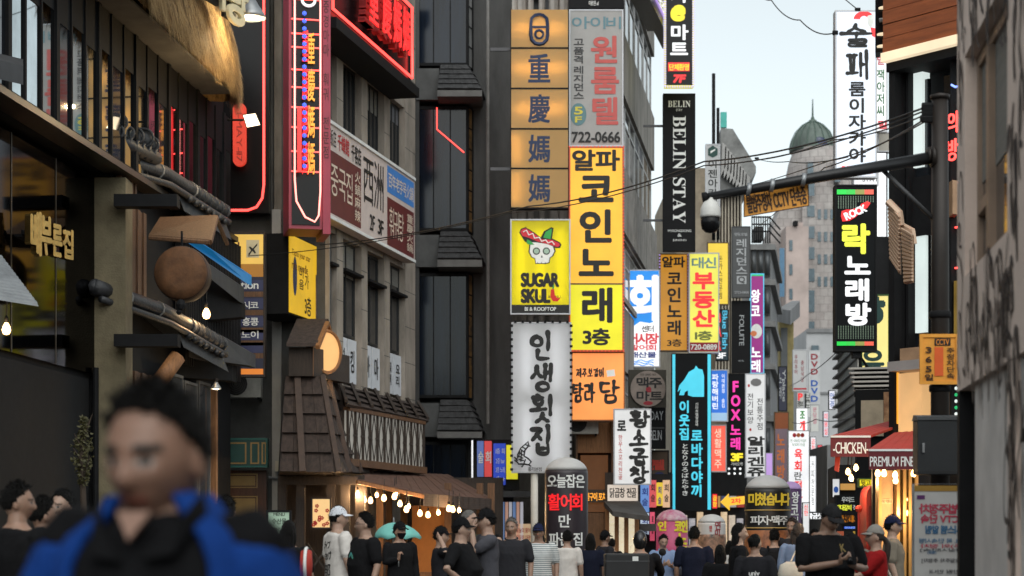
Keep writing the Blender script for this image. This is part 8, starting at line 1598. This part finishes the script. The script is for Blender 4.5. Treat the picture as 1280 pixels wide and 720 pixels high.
bm_ = MB(); loft(bm_, [((c.x, c.y, c.z - .2), .13, .06), ((c.x, c.y, c.z - .05), .16, .08), ((c.x, c.y, c.z + .06), .13, .06), ((c.x, c.y, c.z + .1), .05, .03)]); wpart(t, 'sack', bm_, cloth('canvas', (190, 183, 170)), True); wpart(t, 'strap', MB().tube([c + Vector((0, -.03, .1)), P(994, 690, 25.1), P(998, 680, 25.3)], .01, 5), cloth('canvas', (190, 183, 170)))
big = person('tall broad man in a dark cap and black tee looking down at his hands', 1036, 629, 18.2, 20, BLKT, cap=cloth('dark_grey_cap', (42, 42, 44)), wide=1.3, belly=.04, hp=26, ht=8, tone=TONE3, vox=.0065, **phone_arms(1.3))
print_on(big, 'K', .04, .09, 1.3, 1.37, mat('gold_embroidery', (.2, .14, .04), .7), back=False)
c = big.wp((.01, -.36, 1.22)); t = T('compact_camera', 'small dark compact camera in the hands of the tall man in black', 'camera', WORLD, c.x, c.z - .03, c.y)
wpart(t, 'body', MB().box(c.x - .06, c.x + .06, c.y - .02, c.y + .02, c.z - .035, c.z + .035), BLACK); wpart(t, 'lens', MB().lathe([(.025, -.05), (.028, -.02)], (c.x, c.y, c.z), 14, axis='y'), BLKGLOSS, True)
red = person('woman in a pale grey cap and red tee facing left with an outstretched arm', 1093, 657, 20, -88, cloth('red', (150, 28, 30)), cap=cloth('pale_cap', (140, 136, 130)), hair='cap', hm=BRHAIR, R_=((-.2, -.2, 1.2), (-.14, -.42, 1.16), (0, -1, .1), (1, 0, 0), .5), L_=((.2, -.2, 1.18), (.12, -.42, 1.13), (0, -1, .1), (-1, 0, 0), .5), tone=TONE2)
pn = MB(); limb(pn, [red.HM @ Vector((0, .1, .0)), red.HM @ Vector((0, .15, -.08)), red.HM @ Vector((.0, .14, -.22)), red.HM @ Vector((0, .12, -.36))], [.025, .038, .035, .012], 10); red.fin('ponytail', remesh(pn, .009, 2), BRHAIR)
sb = MB().tube([red.wp((-.1, -.09, 1.47)), red.wp((-.13, .1, 1.38)), red.wp((.02, .19, 1.15)), red.wp((.1, .19, .98))], .012, 6); t = T('shoulder_bag', 'pale shoulder bag with a thin strap worn by the woman in red', 'bag', WORLD, red.wp((.1, .19, 0)).x, .85, 20); wpart(t, 'strap', sb, cloth('canvas', (190, 183, 170)), True)
bm_ = MB(); c = red.wp((.08, .24, .93)); loft(bm_, [((c.x, c.y, c.z - .1), .12, .05), ((c.x, c.y, c.z), .13, .06), ((c.x, c.y, c.z + .09), .1, .04)]); wpart(t, 'pouch', bm_, cloth('canvas', (190, 183, 170)), True)
person('man in a navy cap and beige tee facing right behind the woman in red', 1117, 645, 24, 80, cloth('beige', (120, 112, 100)), cap=cloth('navy_cap', (28, 34, 62)), tone=TONE2)
person('woman with dark hair far back between the pizza balloon and the tall man', 1012, 668, 34, 160, cloth('charcoal', (36, 36, 40)), hair='bob')
person('distant man in black left of the delivery box', 765, 674, 38, 170, BLKT, hair='short')

# delivery scooter with its rider, seen from behind
rd = person('delivery rider in a black helmet and jacket sitting on the scooter', 800, 666, 25.6, 178, cloth('black_jacket', (26, 26, 29)), hair='none', extras=('helmet',), long=True, rider=True, wide=1.1, z0=-.12, R_=((-.3, -.2, 1.2), (-.3, -.5, 1.12), (0, -1, 0), (0, 0, -1), .9), L_=((.3, -.2, 1.2), (.3, -.5, 1.12), (0, -1, 0), (0, 0, -1), .9))
cx = P(800, 0, 25.4).x; t = T('scooter', 'black delivery scooter carrying the helmeted rider', 'scooter', WORLD, cx, 0, 25.4)
for y in (24.75, 26.1):
    wpart(t, 'wheel', MB().lathe([(.1, -.05), (.2, -.055), (.24, -.03), (.25, 0), (.24, .03), (.2, .055), (.1, .05)], (cx, y, .25), 24, axis='x'), RUBBER, True); wpart(t, 'rim', MB().lathe([(.02, -.05), (.12, -.045), (.12, .045), (.02, .05)], (cx, y, .25), 16, axis='x'), STEEL, True)
bd = MB(); limb(bd, [(cx, 24.75, .55), (cx, 25.3, .62), (cx, 25.7, .4), (cx, 26.0, .5), (cx, 26.05, .95)], [.13, .16, .12, .09, .07], 12); wpart(t, 'body', bd, BLKGLOSS, True)
wpart(t, 'handlebar', MB().tube([(cx - .34, 25.98, 1.02), (cx, 26.05, 1.0), (cx + .34, 25.98, 1.02)], .018, 8), BLACK, True); wpart(t, 'seat', MB().box(cx - .12, cx + .12, 24.9, 25.55, .7, .78), BLACK, bevel=0) if False else wpart(t, 'seat', MB().box(cx - .12, cx + .12, 24.9, 25.55, .72, .8), BLACK)
wpart(t, 'tail_lamp', MB().box(cx - .05, cx + .05, 24.58, 24.62, .62, .68), mat('red_lens', (.4, .01, .01), .3)); wpart(t, 'mirror', MB().ball((cx + .33, 26, 1.22), .05, 10, sy=.3).tube([(cx + .3, 25.98, 1.02), (cx + .33, 26, 1.2)], .008, 5), BLACK, True)
bx0, bx1 = P(757, 0, 24.3).x, P(812, 0, 24.3).x; zt_ = P(0, 692, 24.3).z
t = T('delivery_box', 'large black delivery box with a white label on the back of the scooter', 'box', WORLD, (bx0 + bx1) / 2, .8, 24.6)
o = wpart(t, 'box', MB().box(bx0, bx1, 24.35, 24.85, .8, zt_), mat('black_nylon_box', (.012, .012, .013), .6, var=.3)); bv = o.modifiers.new('bevel', 'BEVEL'); bv.width = .02; bv.segments = 3
wpart(t, 'lid_seam', MB().box(bx0 - .004, bx1 + .004, 24.346, 24.85, zt_ - .1, zt_ - .085), GREYMET); wpart(t, 'label', MB().box(bx0 + .33, bx0 + .4, 24.34, 24.348, zt_ - .09, zt_ - .035), WHITE)
# a few more figures that fill the gaps of the crowd
def pack(p, label, m):
    q = MB(); loft(q, [((0, .2, .98), .13, .07), ((0, .215, 1.1), .15, .09), ((0, .205, 1.3), .14, .08), ((0, .18, 1.4), .09, .05)]); me = remesh(q, .015, 2); me.transform(p.rot @ Matrix.Scale(p.h, 4))
    b = p.wp((0, .21, .98)); t = T('backpack', label, 'bag', WORLD, b.x, b.z, b.y); o = link('sack', me, m, t.o); o.data.transform(t.o.matrix_basis.inverted())
    s_ = MB()
    for k in (-1, 1): s_.tube([p.wp((k * .08, .17, 1.4)), p.wp((k * .1, .06, 1.475)), p.wp((k * .12, -.1, 1.43)), p.wp((k * .14, -.155, 1.25)), p.wp((k * .17, .0, 1.08))], .014, 6)
    wpart(t, 'strap', s_, m, True)
q1 = person('person with a grey backpack walking away between the pale blue shirt and the navy tee', 849, 672, 33, 175, cloth('beige', (120, 112, 100)), hair='short', tone=TONE2); pack(q1, 'grey backpack on the beige clad walker', cloth('slate_grey', (74, 74, 80)))
person('woman in a white top with a bob walking away right of the small dark figure', 912, 676, 33, 170, WHTT_, hair='bob')
q1 = person('tall youth in a charcoal tee with a black backpack under the pizza balloon', 968, 662, 28, 172, cloth('charcoal', (36, 36, 40)), hair='short', tone=TONE2); pack(q1, 'black backpack on the youth under the pizza balloon', BLKT)
person('man in a dark cap turned aside right of the navy topped woman', 757, 664, 33, 120, cloth('dark_shirt', (44, 44, 48)), cap=cloth('black_cap', (20, 20, 22)), tone=TONE3)
person('woman in a navy dress with long hair left of the grey haired man', 622, 668, 29, 30, NAVYT, hair='long', hairlen=.18, tone=TONE2)
person('far walker in black between the white bag and the tall man', 1018, 662, 30, 10, BLKT, hair='side', tone=TONE3)
for o, s, u0, u1, z0, z1, back, b, t in PRINTS: TEXTJOBS.append((o, [(s, u0, u1, z0, z1, {'b': b})], (0, 0, 0), 0, 0))
finish_texts()
for o, cx, D, r, t in BENT:                              # bend the balloon lettering round its balloon
    for v in o.data.vertices:
        x = v.co.x; y = -(v.co.y + D); a = max(-1.45, min(1.45, x / r)); x_ = max(-.995, min(.995, x / r))
        v.co.x = x; v.co.y = -math.sqrt(max(0, 1 - x_ * x_)) * (r + y)
for o, s, u0, u1, z0, z1, back, b, t in PRINTS:          # turn to the back or front of the shirt and press on
    me = o.data
    for v in me.vertices:
        x, y, z = v.co
        v.co = Vector((-x if back else x, .3 if back else -.3, z)) * t.h
    sw = o.modifiers.new('press', 'SHRINKWRAP'); sw.target = t.shirt; sw.wrap_method = 'PROJECT'; sw.use_project_y = True; sw.use_project_x = False; sw.use_project_z = False; sw.use_positive_direction = not back; sw.use_negative_direction = back; sw.offset = .004
for q in [o for o in COL.objects if o.type == 'EMPTY' and o.parent is None and not o.children]: bpy.data.objects.remove(q)
